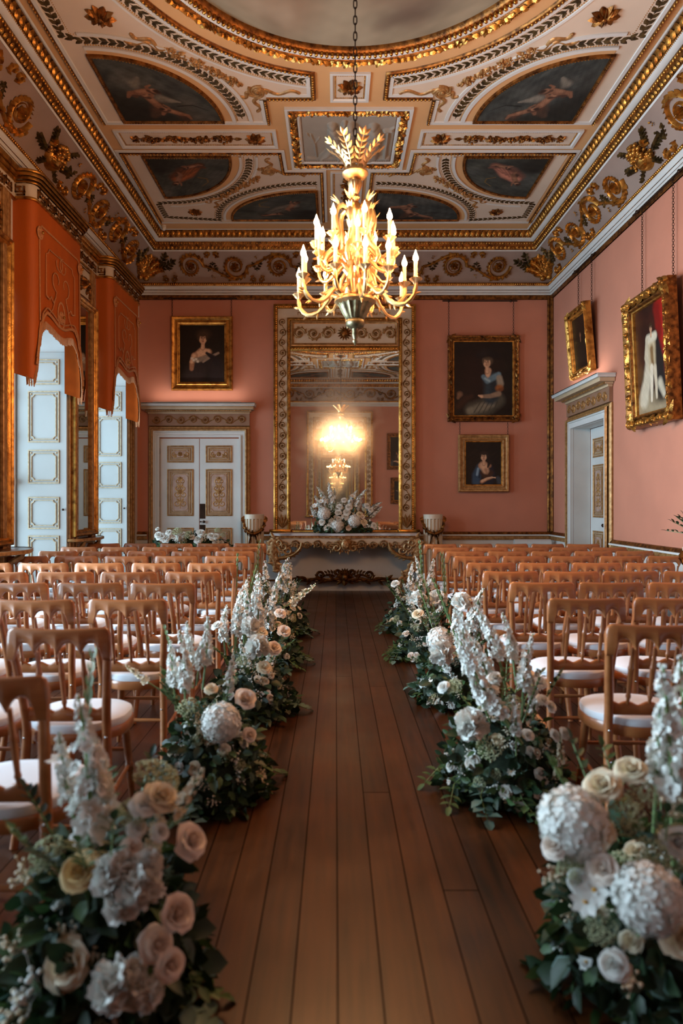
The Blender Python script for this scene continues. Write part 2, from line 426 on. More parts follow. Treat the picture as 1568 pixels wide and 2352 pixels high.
CANVAS = canvas_mat('oil_on_canvas', .4); FRESCO = canvas_mat('painted_ceiling_canvas', .8)
# ---------------------------------------------------------------- painted canvases: strokes on a fine grid, u right, v up, both 0..1 (v scaled by aspect)
class Paint:
    def __init__(s, nu, nv, asp, base, base2=None, seed=1):
        s.nu, s.nv = nu, nv
        u, v = np.meshgrid(np.linspace(0, 1, nu), np.linspace(0, asp, nv))
        s.u, s.v = u, v
        s.c = np.ones((nv, nu, 3)) * np.array(lin(base))
        s.rs = np.random.RandomState(seed)
        if base2:
            n = s.noise(3) ; s.c = s.c * (1 - n[..., None]) + np.array(lin(base2)) * n[..., None]
    def noise(s, k, o=3):
        t = np.zeros_like(s.u); amp = 1; tot = 0
        for i in range(o):
            for _ in range(4):
                a, b = s.rs.normal(0, k * 2.2, 2); t = t + amp * np.sin(a * s.u * 2 + b * s.v * 2 + s.rs.uniform(0, 6.28)) / 4
            tot += amp; amp *= .6; k *= 1.9
        return np.clip(.5 + t / tot * 1.1, 0, 1)
    def mixc(s, a, col):
        s.c = s.c * (1 - a[..., None]) + np.array(lin(col)) * a[..., None]; return s
    def ell(s, x, y, rx, ry, col, rot=0, soft=.25, a=1.0):
        c, d = math.cos(rot), math.sin(rot); X, Y = s.u - x, s.v - y
        q = np.sqrt(((c * X + d * Y) / rx) ** 2 + ((-d * X + c * Y) / ry) ** 2)
        return s.mixc(a * np.clip((1 + soft - q) / (2 * soft), 0, 1), col)
    def cap(s, pts, r, col, soft=.25, a=1.0):
        R = r if hasattr(r, '__len__') else [r] * len(pts); best = np.full_like(s.u, 9.)
        for i in range(len(pts) - 1):
            (x0, y0), (x1, y1) = pts[i], pts[i + 1]
            dx, dy = x1 - x0, y1 - y0; l2 = dx * dx + dy * dy + 1e-9
            t = np.clip(((s.u - x0) * dx + (s.v - y0) * dy) / l2, 0, 1)
            d = np.sqrt((s.u - x0 - t * dx) ** 2 + (s.v - y0 - t * dy) ** 2) / (R[i] + (R[i + 1] - R[i]) * t)
            best = np.minimum(best, d)
        return s.mixc(a * np.clip((1 + soft - best) / (2 * soft), 0, 1), col)
    def mottle(s, amt=.12, k=9):
        n = s.noise(k, 3); s.c = s.c * (1 + amt * (n[..., None] - .5) * 2); return s
    def face(s, x, y, r, skin=(196, 150, 118), hair=(50, 30, 20), turn=0.0, dark=(120, 80, 60)):
        s.ell(x - turn * r * .4, y + r * .32, r * 1.02, r * 1.0, hair, soft=.25)
        s.cap([(x, y - r * .6), (x - turn * r * .2, y - r * 1.9)], [r * .34, r * .4], dark, .25); s.cap([(x + .04 * r, y - r * .7), (x - turn * r * .2, y - r * 1.85)], [r * .28, r * .34], skin, .4)
        s.ell(x, y, r * .72, r, skin, soft=.15)
        s.ell(x - turn * r * .5, y - .1 * r, r * .3, r * .7, dark, soft=.7, a=.45)
        for sx in (-.28, .3):
            s.ell(x + (sx + turn * .2) * r, y + r * .12, r * .15, r * .07, (40, 26, 20), soft=.4)
            s.cap([(x + (sx - .17 + turn * .2) * r, y + r * .3), (x + (sx + .17 + turn * .2) * r, y + r * .32)], r * .04, (60, 40, 30), .5)
        s.cap([(x + turn * .25 * r, y + r * .1), (x + (.06 + turn * .32) * r, y - r * .22)], r * .06, dark, .6, .8)
        s.ell(x + turn * .2 * r, y - r * .5, r * .2, r * .07, (150, 70, 60), soft=.4)
        s.ell(x - turn * r * .25, y + r * .80, r * .80, r * .42, hair, soft=.3); s.cap([(x - r * .75 - turn * r * .1, y + r * .6), (x - r * .78 - turn * r * .1, y - r * .1)], [r * .22, r * .14], hair, .4); s.cap([(x + r * .72 - turn * r * .3, y + r * .6), (x + r * .76 - turn * r * .3, y - r * .1)], [r * .22, r * .14], hair, .4)
        return s
    def mesh(s, name, fmap, m, mask=None):
        P = [fmap(float(a), float(b)) for a, b in zip(s.u.ravel(), (s.v / s.v.max()).ravel())]
        nu, nv = s.nu, s.nv
        fs = [(j * nu + i, j * nu + i + 1, (j + 1) * nu + i + 1, (j + 1) * nu + i) for j in range(nv - 1) for i in range(nu - 1)]
        me = bpy.data.meshes.new(name); me.from_pydata([tuple(p) for p in P], [], fs); me.update()
        me.materials.append(m)
        ca = me.color_attributes.new('paint', 'FLOAT_COLOR', 'POINT')
        rgba = np.ones((nu * nv, 4), dtype=np.float32); rgba[:, :3] = np.clip(s.c, 0, 1).reshape(-1, 3)
        ca.data.foreach_set('color', rgba.ravel())
        return me
# ================================================================ room shell
S = dict(kind='structure')
WT = .76                                                   # thickness of the window wall
def shell(name, mb, m, **k): return tag(mb.build(name, m, smooth=k.pop('smooth', False), **k), kind='structure')
shell('floor', MB().box(XL - 1.1, XR + .6, YF - .1, YB + .1, -.06, 0), FLOOR)
shell('wall_back', MB().box(XL - .2, XR + .2, YB, YB + .2, -.02, ZC + .1), PINK)
shell('wall_front', MB().box(XL - .2, XR + .2, YF - .2, YF, -.02, ZC + .1), PINK)
DY0, DY1, DZ = 8.71, 9.95, 2.50                            # doorway in the right wall
w = MB().box(XR, XR + .35, YF, DY0, -.02, ZC + .1).box(XR, XR + .35, DY1, YB, -.02, ZC + .1).box(XR, XR + .35, DY0, DY1, DZ, ZC + .1)
w.box(XR + .3, XR + .35, DY0, DY1, -.02, DZ)
shell('wall_right', w, PINK)
HWW, SPR, WTOP = .74, 3.20, 3.94
def arch_z(dy): return SPR + (WTOP - SPR) * math.sqrt(max(0, 1 - (dy / HWW) ** 2))
w = MB(); edges = [YF] + sorted([c + s * HWW for c in WIN_Y for s in (-1, 1)]) + [YB]
for i in range(0, len(edges), 2): w.box(XL - WT, XL, edges[i], edges[i + 1], -.02, ZC + .1)
for c in WIN_Y:
    n = 24; L = []
    for k in range(n + 1):
        d = -HWW + 2 * HWW * k / n; z = arch_z(d)
        L.append([(XL - WT, c + d, z), (XL, c + d, z), (XL, c + d, ZC + .1), (XL - WT, c + d, ZC + .1)])
    w.loops(L, True)
    w.box(XL - WT, XL - WT + .12, c - HWW, c + HWW, -.02, .25)
shell('wall_left', w, WHITE)
# ---- pink hangings end at gold corner fillets; dado painted white below the chair rail
def dado_run(name, pts, wallname):
    """pts: polyline walking with the room on its left"""
    zt = .93
    shell('wall_' + wallname + '_dado', sweep2(MB(), pts, [(.012, .0), (.012, .82)]), WHITE)
    r = sweep2(MB(), pts, [(.012, .815), (.035, .82), (.04, .85), (.03, .865), (.03, .88)]); shell('trim_1' , r, GOLD_PAINT, smooth=True)
    r = sweep2(MB(), pts, [(.03, .88), (.06, .885), (.06, .905), (.04, .907)]); shell('trim_2', r, WHITE)
    r = sweep2(MB(), pts, [(.04, .907), (.045, .915), (.022, .945), (.0, .95)]); shell('trim_3', r, GOLD_DARK)
    b = sweep2(MB(), pts, [(.04, 0), (.04, .15), (.03, .17), (.03, .19), (.012, .2)]); shell('baseboard_' + wallname, b, WHITE)
    b = sweep2(MB(), pts, [(.04, .15), (.052, .155), (.052, .175), (.03, .18)]); shell('trim_4', b, GOLD_DARK)
dado_run('a', [(XR, YB), (-1.42, YB)], 'back')
dado_run('b', [(-3.03, YB), (XL, YB)], 'back_left')
dado_run('c', [(XR, DY1 + .17), (XR, YB)], 'right_far')
dado_run('d', [(XR, YF), (XR, DY0 - .17)], 'right')
def fillet(x0, x1, y0, y1, z0, z1):
    m = MB()
    if x1 - x0 > y1 - y0 or z1 - z0 < .2: pass
    return m.box(x0, x1, y0, y1, z0, z1, .012)
f = MB()
f.box(XR - .075, XR, YB - .03, YB, .95, 4.70, .01).box(XR - .06, XR - .045, YB - .042, YB, .95, 4.70, .005)
f.box(XR - .03, XR, YB - .11, YB - .03, .95, 4.70, .01).box(XR - .042, XR, YB - .09, YB - .075, .95, 4.70, .005)
f.box(XL, XR, YB - .028, YB, 4.69, 4.765, .01).box(XR - .028, XR, YF, YB, 4.69, 4.765, .01)
shell('trim_5', f, GOLD_DARK, smooth=True)
# ---------------------------------------------------------------- cornice, cove and ceiling mouldings run round the whole room
ROOM = [(XL, YF), (XR, YF), (XR, YB), (XL, YB)]            # anticlockwise: room on the left
def run(name, prof, m, smooth=True):
    return shell(name, sweep2(MB(), ROOM, prof, True), m, smooth=smooth)
run('trim_6', [(0, 4.76), (.02, 4.765), (.02, 4.79), (.035, 4.795), (.035, 4.80), (.04, 4.83), (.05, 4.835), (.05, 4.85), (.06, 4.86), (.075, 4.875), (.075, 4.895), (.04, 4.9)], WHITE, smooth=False)
run('trim_7', [(.0345, 4.794), (.0375, 4.797), (.0345, 4.801)], GOLD_DARK)
run('trim_8', [(.048, 4.831), (.054, 4.834), (.05, 4.839)], GOLD_DARK)
def cove_pt(t):                                            # t 0..1 up the hollow -> (offset, z)
    a = t * 1.25
    return (.045 + .298 * (1 - math.cos(a)) / (1 - math.cos(1.25)) * .6 + .298 * t * .4, 4.955 + .399 * (math.sin(a) / math.sin(1.25) * .6 + t * .4))
run('trim_9', [(.045, 4.955)] + [cove_pt(k / 12) for k in range(13)], COVE)
run('trim_10', [(.07, 4.895), (.078, 4.91), (.075, 4.935), (.06, 4.95), (.045, 4.957)], GOLD)
run('trim_11', [(.340, 5.352), (.348, 5.348), (.362, 5.362)], WHITE)
run('trim_12', [(.36, 5.36), (.368, 5.375), (.385, 5.42), (.40, 5.452), (.41, 5.478)], GOLD_DARK)
run('trim_13', [(.41, 5.478), (.43, 5.48), (.471, 5.519)], WHITE)
run('trim_14', [(.468, 5.519), (.478, 5.525), (.485, 5.58), (.505, 5.605), (.516, 5.62)], GOLD_DARK)
run('trim_15', [(.516, 5.618), (.535, 5.610), (.55, 5.618)], WHITE)
def wall_runs():
    """(start, unit direction, inward normal, length)"""
    out = []
    for i in range(4):
        a, b = Vector((*ROOM[i], 0)), Vector((*ROOM[(i + 1) % 4], 0)); d = (b - a); l = d.length; d.normalize()
        out.append((a, d, Vector((-d.y, d.x, 0)), l))
    return out
def beads(name, o0, z0, step, r, m, lean=(0, 0, 0), leafy=False, skip=0.0):
    mb = MB()
    for a, d, nrm, l in wall_runs():
        L = l - 2 * o0; k = max(1, int(L / step)); st = L / k
        ang = math.atan2(d.y, d.x); M = Matrix.Rotation(ang, 3, 'Z')
        for i in range(k):
            p = a + d * (o0 + st * (i + .5)) + nrm * o0 + Vector((0, 0, z0))
            if p.y < 3.0 and d.y != 0 and i % 2: continue
            if leafy:
                q = MB(); leaf(q, (0, 0), PI / 2, r[2], r[0], r[1])
                leaf(q, (0, 0), PI / 2 + .6, r[2] * .7, r[0] * .55, r[1] * .8); leaf(q, (0, 0), PI / 2 - .6, r[2] * .7, r[0] * .55, r[1] * .8)
                up = Vector((nrm.x * lean[0], nrm.y * lean[0], lean[1])).normalized(); out = (d.cross(up)).normalized()
                if out.z > 0: out = -out
                mb.merge(q, lambda v: p + d * v.x + up * v.y + out * v.z)
            else:
                mb.blob(p, (r[0], r[1], r[2]), 6, 4, M)
    return shell(name, mb, m, smooth=True, angle=80)
beads('trim_16', .074, 4.925, .034, (.012, .014, .017), GOLD_BRIGHT)
beads('trim_17', .372, 5.372, .062, (.024, .022, .05), GOLD, (1, 1.6), True)
beads('trim_18', .402, 5.455, .042, (.015, .016, .02), GOLD)
beads('trim_19', .476, 5.522, .085, (.036, .03, .105), GOLD, (.5, 1.2), True)
beads('trim_20', .47, 5.517, .024, (.007, .008, .008), GOLD)
# ---- carved scrolls in the cove
def cove_map(a, d, nrm, l):
    def fn(s, t, n):
        k = min(1, max(0, t / .5)); o, z = cove_pt(k); o2, z2 = cove_pt(min(1, k + .02)); o1, z1 = cove_pt(max(0, k - .02))
        to, tz = o2 - o1, z2 - z1; q = math.hypot(to, tz); no, nz = tz / q, -to / q
        return a + d * s + nrm * (o + no * n) + Vector((0, 0, z + nz * n))
    return fn
rnd = random.Random(5)
def corner_acanthus(mb, s0, sg):
    for a in (.25, .6, .95, 1.3):
        p = [(s0 + sg * (.06 + .34 * k / 6 * math.cos(a)), .06 + (.40 * k / 6) * math.sin(a) ** .7 + .05 * math.sin(k / 6 * PI)) for k in range(7)]
        ridge(mb, p, [.05 * (1 - .5 * k / 6) for k in range(7)], .05)
        acanthus(mb, p, .035, .15, .06, 1)
    mb.blob((s0 + sg * .1, .07, .03), (.05, .05, .05), 8, 5)
def basket(mb, gr, s, t):
    ridge(mb, [(s + .12 * math.cos(k / 10 * PI + PI), t - .02 + .13 * math.sin(k / 10 * PI + PI)) for k in range(11)], .03, .07)
    for k in range(5): ridge(mb, [(s - .11 + .02 * k, t - .02 - .026 * k), (s + .11 - .02 * k, t - .02 - .026 * k)], .014, .1)
    mb.blob((s, t - .04, .03), (.11, .09, .08), 10, 6)
    berries(mb, (s, t + .05), .11, .12, 34, rnd); berries(mb, (s - .14, t - .02), .07, .07, 14, rnd); berries(mb, (s + .15, t - .02), .07, .07, 14, rnd)
    rosette(mb, (s - .15, t + .08), .06, .06, 6); rosette(mb, (s + .16, t + .08), .06, .06, 6)
    for sg in (1, -1):
        sprig(gr, (s + sg * .14, t + .05), PI / 2 - sg * .75, .17, .05, 4); sprig(gr, (s + sg * .18, t - .05), PI / 2 - sg * 1.35, .2, .05, 4)
        sprig(gr, (s + sg * .1, t - .1), -PI / 2 + sg * .9, .14, .05, 3)
for i, (a, d, nrm, l) in enumerate(wall_runs()):
    g, gr = MB(), MB()
    if i in (0, 2):
        segs = [(.55, l - .55)]
    else:
        c = l / 2; segs = []
        bk = [l - 3.62, l - 9.0] if i == 1 else [3.62, 9.0]
        bk.sort(); lo = .55
        for b in bk: segs.append((lo, b - .42)); lo = b + .42
        segs.append((lo, l - .55))
        for b in bk: basket(g, gr, b, .25)
    for s0, s1 in segs:
        q, qg = MB(), MB(); scroll_run(q, qg, s1 - s0, .5, .72, .2, .05)
        g.merge(q, lambda v: (v.x + s0, v.y, v.z)); gr.merge(qg, lambda v: (v.x + s0, v.y, v.z))
    for s0, sg in ((.02, 1), (l - .02, -1)):
        corner_acanthus(g, s0 + sg * .05, sg)
        for an in (.5, 1.1): sprig(gr, (s0 + sg * .38, .2), (PI / 2 - sg * (PI / 2 - an)), .24, .04, 4)
    fm = cove_map(a, d, nrm, l)
    shell('trim_%d' % (21 + i), g.map(fm), GOLD, smooth=True, angle=80); shell('trim_%d' % (31 + i), gr.map(fm), BRONZE_GREEN, smooth=True, angle=80)
# ================================================================ ceiling: (u, v) from the room centre, n = drop below the plaster
def cm(u, v, n): return Vector((XC + u, YC + v, ZC - n))
ceil = MB()
HWc, HLc = 2.86, 5.81
outer = [(-HWc, -HLc), (HWc, -HLc), (HWc, HLc), (-HWc, HLc)]
nseg = 96
hole = [(1.64 * math.cos(2 * PI * k / nseg), 1.64 * math.sin(2 * PI * k / nseg)) for k in range(nseg)]
t = tessellate_polygon([[Vector((*p, 0)) for p in outer], [Vector((*p, 0)) for p in hole]])
allp = outer + hole
def cdown(a, b, c):
    A, B, C_ = (Vector((*allp[i], 0)) for i in (a, b, c))
    return (a, c, b) if (B - A).cross(C_ - A).z > 0 else (a, b, c)
ceil.add([(p[0] + XC, p[1] + YC, ZC) for p in allp], [cdown(*x) for x in t])
ceil.box(XL - .2, XR + .2, YF - .2, YB + .2, ZC + .12, ZC + .2)
CEIL = shell('ceiling', ceil, CEIL_BEIGE)
QUADS = ((1, 1), (-1, 1), (1, -1), (-1, -1))
def cpart(name, mb, m, quads=((1, 1),), smooth=True, ang=80, label=None):
    """one mesh in (u, v, n), repeated by mirroring about the room's two axes"""
    for su, sv in quads:
        q = MB().merge(mb, lambda p: (su * p.x + XC, sv * p.y + YC, ZC - p.z))
        if su * sv > 0: q.flip()
        q.build(name, m, CEIL, smooth=smooth, angle=ang, label=label)
def cflat(name, pts, n, m, quads):
    q = MB().poly(pts, n); cpart(name, q, m, quads, False)
def band(pts, w, h, closed=False, side=1, n0=0.0):         # flat-topped moulding with rounded shoulders, lying to one side of the line
    o = side * w
    return sweep2(MB(), pts, [(0, n0), (o * .12, n0 + h * .8), (o * .35, n0 + h), (o * .65, n0 + h), (o * .88, n0 + h * .8), (o, n0)] , closed)
def arc(cx, cy_, ru, rv, a0, a1, n=28): return [(cx + ru * math.cos(a0 + (a1 - a0) * k / n), cy_ + rv * math.sin(a0 + (a1 - a0) * k / n)) for k in range(n + 1)]
def beading(mb, pts, step, r, closed=False, n0=.004):
    for x, y, a in along(pts, step, closed): mb.blob((x, y, n0), (r, r, r), 6, 3)
def leafband(mb, pts, w, step=.075, h=.012, closed=False):
    for i, (x, y, a) in enumerate(along(pts, step, closed)):
        leaf(mb, (x, y), a + .55, step * 1.25, w * .3, h); leaf(mb, (x, y), a - .55, step * 1.25, w * .3, h); 
        mb.blob((x, y, .004), (.009, .009, .009), 5, 3)
    ridge(mb, pts + ([pts[0]] if closed else []), .005, .006)
def eggs(mb, pts, step, w, h, closed=False, off=0.0):
    for x, y, a in along(pts, step, closed):
        q = Vector((-math.sin(a), math.cos(a))) * off
        mb.blob((x + q.x, y + q.y, h), (step * .36, w, h * .7), 6, 3, Matrix.Rotation(a, 3, 'Z'))
circ = lambda r, n=128: [(r * math.cos(2 * PI * k / n), r * math.sin(2 * PI * k / n)) for k in range(n)]
# ---- the great round canvas and its rims
cpart('round_rim', sweep2(MB(), circ(1.63), [(.015, -.03), (.01, .0), (.0, .03), (-.025, .04), (-.055, .035), (-.065, .01)], True), GOLD_DARK)
g = MB(); eggs(g, circ(1.655), .05, .026, .05, True); cpart('round_rim_beads', g, GOLD_BRIGHT)
cpart('round_white_band', sweep2(MB(), circ(1.70), [(0, .02), (-.01, .035), (-.035, .035), (-.05, .02)], True), WHITE)
g = MB(); beading(g, circ(1.748), .022, .008, True, .02); beading(g, circ(1.852), .02, .008, True, .01); cpart('round_pearls', g, GOLD)
cpart('round_garland_bed', sweep2(MB(), circ(1.76), [(0, .0), (-.02, .03), (-.06, .03), (-.085, 0)], True), GOLD_DARK)
g = MB(); rr = random.Random(3)
for x, y, a in along(circ(1.803), .06, True):
    leaf(g, (x, y), a + rr.uniform(-.9, .9), .08, .022, .03, n0=.025); leaf(g, (x, y), a + PI + rr.uniform(-1, 1), .06, .02, .03, n0=.025)
    if rr.random() < .35: rosette(g, (x, y), .036, .05, 6)
cpart('round_garland', g, GOLD)
P = Paint(120, 120, 1, (150, 138, 116), (176, 164, 140), 4)
for x, y, r, c in ((.3, .18, .16, (150, 122, 98)), (.22, .3, .14, (176, 150, 122)), (.72, .2, .15, (104, 88, 76)), (.62, .25, .1, (140, 118, 98)), (.8, .33, .12, (120, 100, 84)), (.5, .5, .22, (170, 160, 140)), (.35, .65, .2, (124, 104, 88)), (.6, .75, .2, (180, 168, 146)),
                   (.3, .8, .17, (112, 92, 78)), (.75, .6, .13, (138, 116, 98)), (.66, .13, .07, (116, 98, 84)), (.26, .12, .06, (188, 170, 146))):
    for k in range(5): P.ell(x + rr.uniform(-.06, .06), y + rr.uniform(-.05, .05), r * rr.uniform(.4, .8), r * rr.uniform(.3, .6), c, rr.uniform(0, 3), .8, .45)
P.mottle(.12, 6); P.c *= .62
def disc(a, b):
    x, y = 2 * a - 1, 2 * b - 1; u = x * math.sqrt(1 - y * y / 2); v = y * math.sqrt(1 - x * x / 2)
    return (u * 1.66, v * 1.66)
me = P.mesh('ceiling_painting', lambda a, b: cm(*disc(a, 1 - b), -.015), FRESCO)
tag(place('ceiling_painting', me), 'round ceiling painting of grey and buff clouds above the chandelier', 'painting')
# ---- rosette square, relief panel, narrow strip, side strips
Q2 = ((1, 1), (1, -1)); 
def framed(u0, u1, v0, v1, quads, w1=.04, beaded=True, fill=CEIL_PINK):
    R = [(u0, v0), (u1, v0), (u1, v1), (u0, v1)]
    cpart('plaster_frame', sweep2(MB(), R, [(0, 0), (0, .022), (w1 * .7, .022), (w1, .006)], True), WHITE, quads, False)
    i = w1; R2 = [(u0 + i, v0 + i), (u1 - i, v0 + i), (u1 - i, v1 - i), (u0 + i, v1 - i)]
    cflat('panel_field', R2, .003, fill, quads)
    if beaded:
        g = MB(); j = .014; beading(g, [(u0 + i + j, v0 + i + j), (u1 - i - j, v0 + i + j), (u1 - i - j, v1 - i - j), (u0 + i + j, v1 - i - j)], .021, .0085, True); cpart('pearl_border', g, GOLD, quads)
framed(-.2, .2, 1.966, 2.44, Q2)
g = MB(); rosette(g, (0, 2.2), .135, .05, 9); cpart('rosette', g, GOLD_DARK, Q2)
R = [(-.69, 2.55), (.69, 2.55), (.69, 3.857), (-.69, 3.857)]
inset = lambda d: [(-.69 + d, 2.55 + d), (.69 - d, 2.55 + d), (.69 - d, 3.857 - d), (-.69 + d, 3.857 - d)]
cpart('plaster_frame', sweep2(MB(), R, [(0, 0), (0, .03), (.03, .03), (.045, .01)], True), WHITE, Q2, False)
cpart('relief_border_bed', sweep2(MB(), inset(.045), [(0, .0), (.01, .03), (.07, .03), (.08, 0)], True), GOLD_DARK, Q2)
g = MB()
for x, y, a in along(inset(.085), .042, True):
    leaf(g, (x, y), a + rr.uniform(-1.2, 1.2), .065, .02, .03, n0=.022); leaf(g, (x, y), a + PI + rr.uniform(-1.2, 1.2), .06, .018, .03, n0=.022); 
    if rr.random() < .4: g.blob((x, y, .04), (.016, .016, .014), 6, 3)
cpart('relief_border_leaves', g, GOLD, Q2)
cpart('plaster_frame', sweep2(MB(), inset(.125), [(0, .02), (.02, .02), (.035, .006)], True), WHITE, Q2, False)
g = MB(); beading(g, inset(.168), .022, .006, True); cpart('pearl_border', g, GOLD_DARK, Q2)
RELIEF = mat('grey_stone_paint', (150, 142, 130), .85, var=.05, vs=5)
RW, RH = 1.07, 1.0
hm = Paint(170, 150, RH / RW, (0, 0, 0), None, 2); hgt = np.zeros_like(hm.u)
def hcap(pts, r, h):
    global hgt
    R_ = r if hasattr(r, '__len__') else [r] * len(pts); best = np.full_like(hm.u, 9.)
    for i in range(len(pts) - 1):
        (x0, y0), (x1, y1) = pts[i], pts[i + 1]; dx, dy = x1 - x0, y1 - y0
        tt = np.clip(((hm.u - x0) * dx + (hm.v - y0) * dy) / (dx * dx + dy * dy + 1e-9), 0, 1)
        best = np.minimum(best, np.sqrt((hm.u - x0 - tt * dx) ** 2 + (hm.v - y0 - tt * dy) ** 2) / (R_[i] + (R_[i + 1] - R_[i]) * tt))
    hgt = np.maximum(hgt, 1.7 * h * np.sqrt(np.clip(1 - best ** 2, 0, 1)))
hcap([(.05, .1), (.95, .1)], .016, .015)
hcap([(.15, .12), (.14, .4), (.10, .58)], .012, .012); hcap([(.14, .4), (.19, .52)], .01, .01); hcap([(.11, .5), (.06, .6)], .009, .01)
hcap([(.33, .74), (.33, .76)], .05, .035); hcap([(.34, .66), (.36, .44)], [.06, .075], .04); hcap([(.36, .44), (.30, .26), (.2, .13)], [.07, .05, .025], .04); hcap([(.38, .44), (.43, .28), (.40, .13)], [.075, .055, .03], .045)
hcap([(.36, .62), (.44, .58), (.5, .48)], [.035, .025, .02], .045); hcap([(.4, .4), (.36, .2)], [.08, .06], .03)
hcap([(.52, .1), (.52, .46)], [.07, .06], .03); hcap([(.52, .5), (.52, .66)], [.06, .055], .045); hcap([(.52, .77), (.52, .78)], .05, .05); hcap([(.5, .66), (.43, .72), (.46, .82)], .024, .035); hcap([(.55, .66), (.6, .7)], .024, .035)
hcap([(.76, .73), (.76, .75)], .048, .035); hcap([(.77, .64), (.77, .46)], [.07, .075], .045); hcap([(.77, .46), (.75, .14)], [.085, .1], .04); hcap([(.75, .62), (.68, .56), (.6, .55)], [.03, .024, .02], .045); hcap([(.8, .62), (.83, .5), (.72, .5)], [.035, .03, .025], .045)
hcap([(.92, .1), (.92, .62)], [.018, .014], .02); hcap([(.88, .1), (.96, .1)], .03, .02); hcap([(.89, .66), (.95, .66)], .03, .02); hcap([(.92, .66), (.98, .72)], .012, .012)
fold = .004 * np.sin(60 * (hm.u + .3 * hm.v)) * (hgt > .015)
for sv in (1, -1):
    def rf(k):
        return [cm(-.535 + RW * float(hm.u[j, i]), sv * (3.70 - RH * float(hm.v[j, i] / (RH / RW))), .003 + float(hgt[j, i] + fold[j, i])) for j in range(hm.nv) for i in range(hm.nu)]
    vv = rf(0); nu, nv = hm.nu, hm.nv
    fs = [(j * nu + i, j * nu + i + 1, (j + 1) * nu + i + 1, (j + 1) * nu + i) for j in range(nv - 1) for i in range(nu - 1)]
    m_ = MB().add(vv, fs)
    if sv < 0: m_.flip()
    m_.build('relief_panel', RELIEF, CEIL, angle=80, label='grey relief panel of draped figures')
framed(-.21, .21, 3.947, 5.42, Q2, .035)
def fruit_drop(mb, p0, p1, n, w, h=.03, seed=1):
    r_ = random.Random(seed); p0, p1 = Vector(p0), Vector(p1); d = (p1 - p0); a = math.atan2(d.y, d.x)
    ridge(mb, [p0, p1], .008, .012)
    for i in range(n):
        c = p0 + d * ((i + .5) / n); k = w * (.75 + .35 * math.sin(i * 2.1))
        for _ in range(7): leaf(mb, c + Vector((r_.uniform(-.2, .2), r_.uniform(-.2, .2))) * k, r_.uniform(-PI, PI), k * .9, k * .28, h)
        berries(mb, c, k * .6, h * 1.2, 8, r_)
g = MB(); fruit_drop(g, (0, 4.15), (0, 5.3), 10, .10); leaf(g, (0, 4.2), -PI / 2, .12, .05, .03); cpart('fruit_garland', g, GOLD_DARK, Q2)
framed(.82, 2.66, 2.985, 3.368, QUADS, .045)
g = MB(); fruit_drop(g, (1.32, 3.176), (2.5, 3.176), 13, .10, seed=4); leaf(g, (1.32, 3.176), PI, .1, .03, .03); cpart('fruit_garland', g, GOLD_DARK, QUADS)
g = MB(); rosette(g, (1.07, 3.176), .125, .045, 9); cpart('rosette', g, GOLD_DARK, QUADS)
# ---- quarter compartments beside the round canvas
a0, a1 = math.asin(.345 / 1.995), math.acos(.345 / 1.995)
in_arc = arc(0, 0, 1.995, 1.995, a0, a1, 40)
QA = in_arc + [(.345, 2.409), (.862, 2.409), (.862, 2.862), (2.665, 2.862), (2.665, .345)]
cflat('panel_field', QA, .004, CEIL_PINK, QUADS)
def frame_line(line, side, quads, w=.055):
    cpart('gilt_frame', band(line, w, .028, False, side), GOLD_DARK, quads)
    o = [Vector(p) for p in line]; g = MB(); q = MB(); sweep2(q, line, [(side * w * .5, 0)]); eggs(g, [(v[0], v[1]) for v in q.v], .04, w * .3, .027); cpart('gilt_frame_beads', g, GOLD, quads)
    cpart('plaster_frame', band(line, .04, .016, False, side, .002) if False else sweep2(MB(), line, [(side * w, .004), (side * w, .018), (side * (w + .035), .018), (side * (w + .04), .005)]), WHITE, quads, False)
frame_line(in_arc + [(.345, 2.409), (.862, 2.409)], -1, QUADS)
frame_line([(.862, 2.409), (.862, 2.862)], -1, QUADS, .04)
cpart('plaster_frame', sweep2(MB(), [(.862, 2.862), (2.665, 2.862)], [(0, .004), (0, .02), (-.05, .02), (-.055, .005)]) if False else sweep2(MB(), [(.862, 2.862), (2.665, 2.862)], [(0, .004), (0, .02), (-.045, .02), (-.05, .005)]), WHITE, QUADS, False)
frame_line([(2.72, 2.862), (2.72, .345)], -1, QUADS, .03)
KA = (2.465, 2.811)
cflat('panel_field', [KA] + arc(*KA, -1.20, -1.20, 0, PI / 2), .008, CEIL_BEIGE, QUADS)
cpart('plaster_frame', sweep2(MB(), arc(*KA, -1.21, -1.21, 0, PI / 2, 40), [(-.02, .008), (-.02, .022), (.02, .022), (.02, .008)]), WHITE, QUADS, False)
cpart('plaster_frame', sweep2(MB(), arc(*KA, -1.395, -1.395, 0, PI / 2, 40), [(-.02, .004), (-.02, .018), (.02, .018), (.02, .004)]), WHITE, QUADS, False)
g = MB(); leafband(g, arc(*KA, -1.30, -1.30, .03, PI / 2, 40) + [(2.595, 1.45), (2.595, .45)], .11); cpart('laurel_band', g, BRONZE_GREEN, QUADS)
g = MB(); beading(g, arc(*KA, -1.245, -1.245, 0, PI / 2, 40), .024, .008); beading(g, arc(*KA, -1.36, -1.36, 0, PI / 2 - .05, 40) + [(2.53, 1.42), (2.53, .45)], .024, .006); cpart('pearl_border', g, GOLD, QUADS)
g = MB(); leafband(g, arc(0, 0, 2.155, 2.155, a0 + .02, a1 - .02, 48), .085); cpart('laurel_band', g, BRONZE_GREEN, QUADS)
g = MB(); beading(g, arc(0, 0, 2.21, 2.21, a0, a1 - .02, 48), .024, .008); beading(g, arc(0, 0, 2.10, 2.10, a0, a1 - .02, 48), .022, .006); cpart('pearl_border', g, GOLD, QUADS)
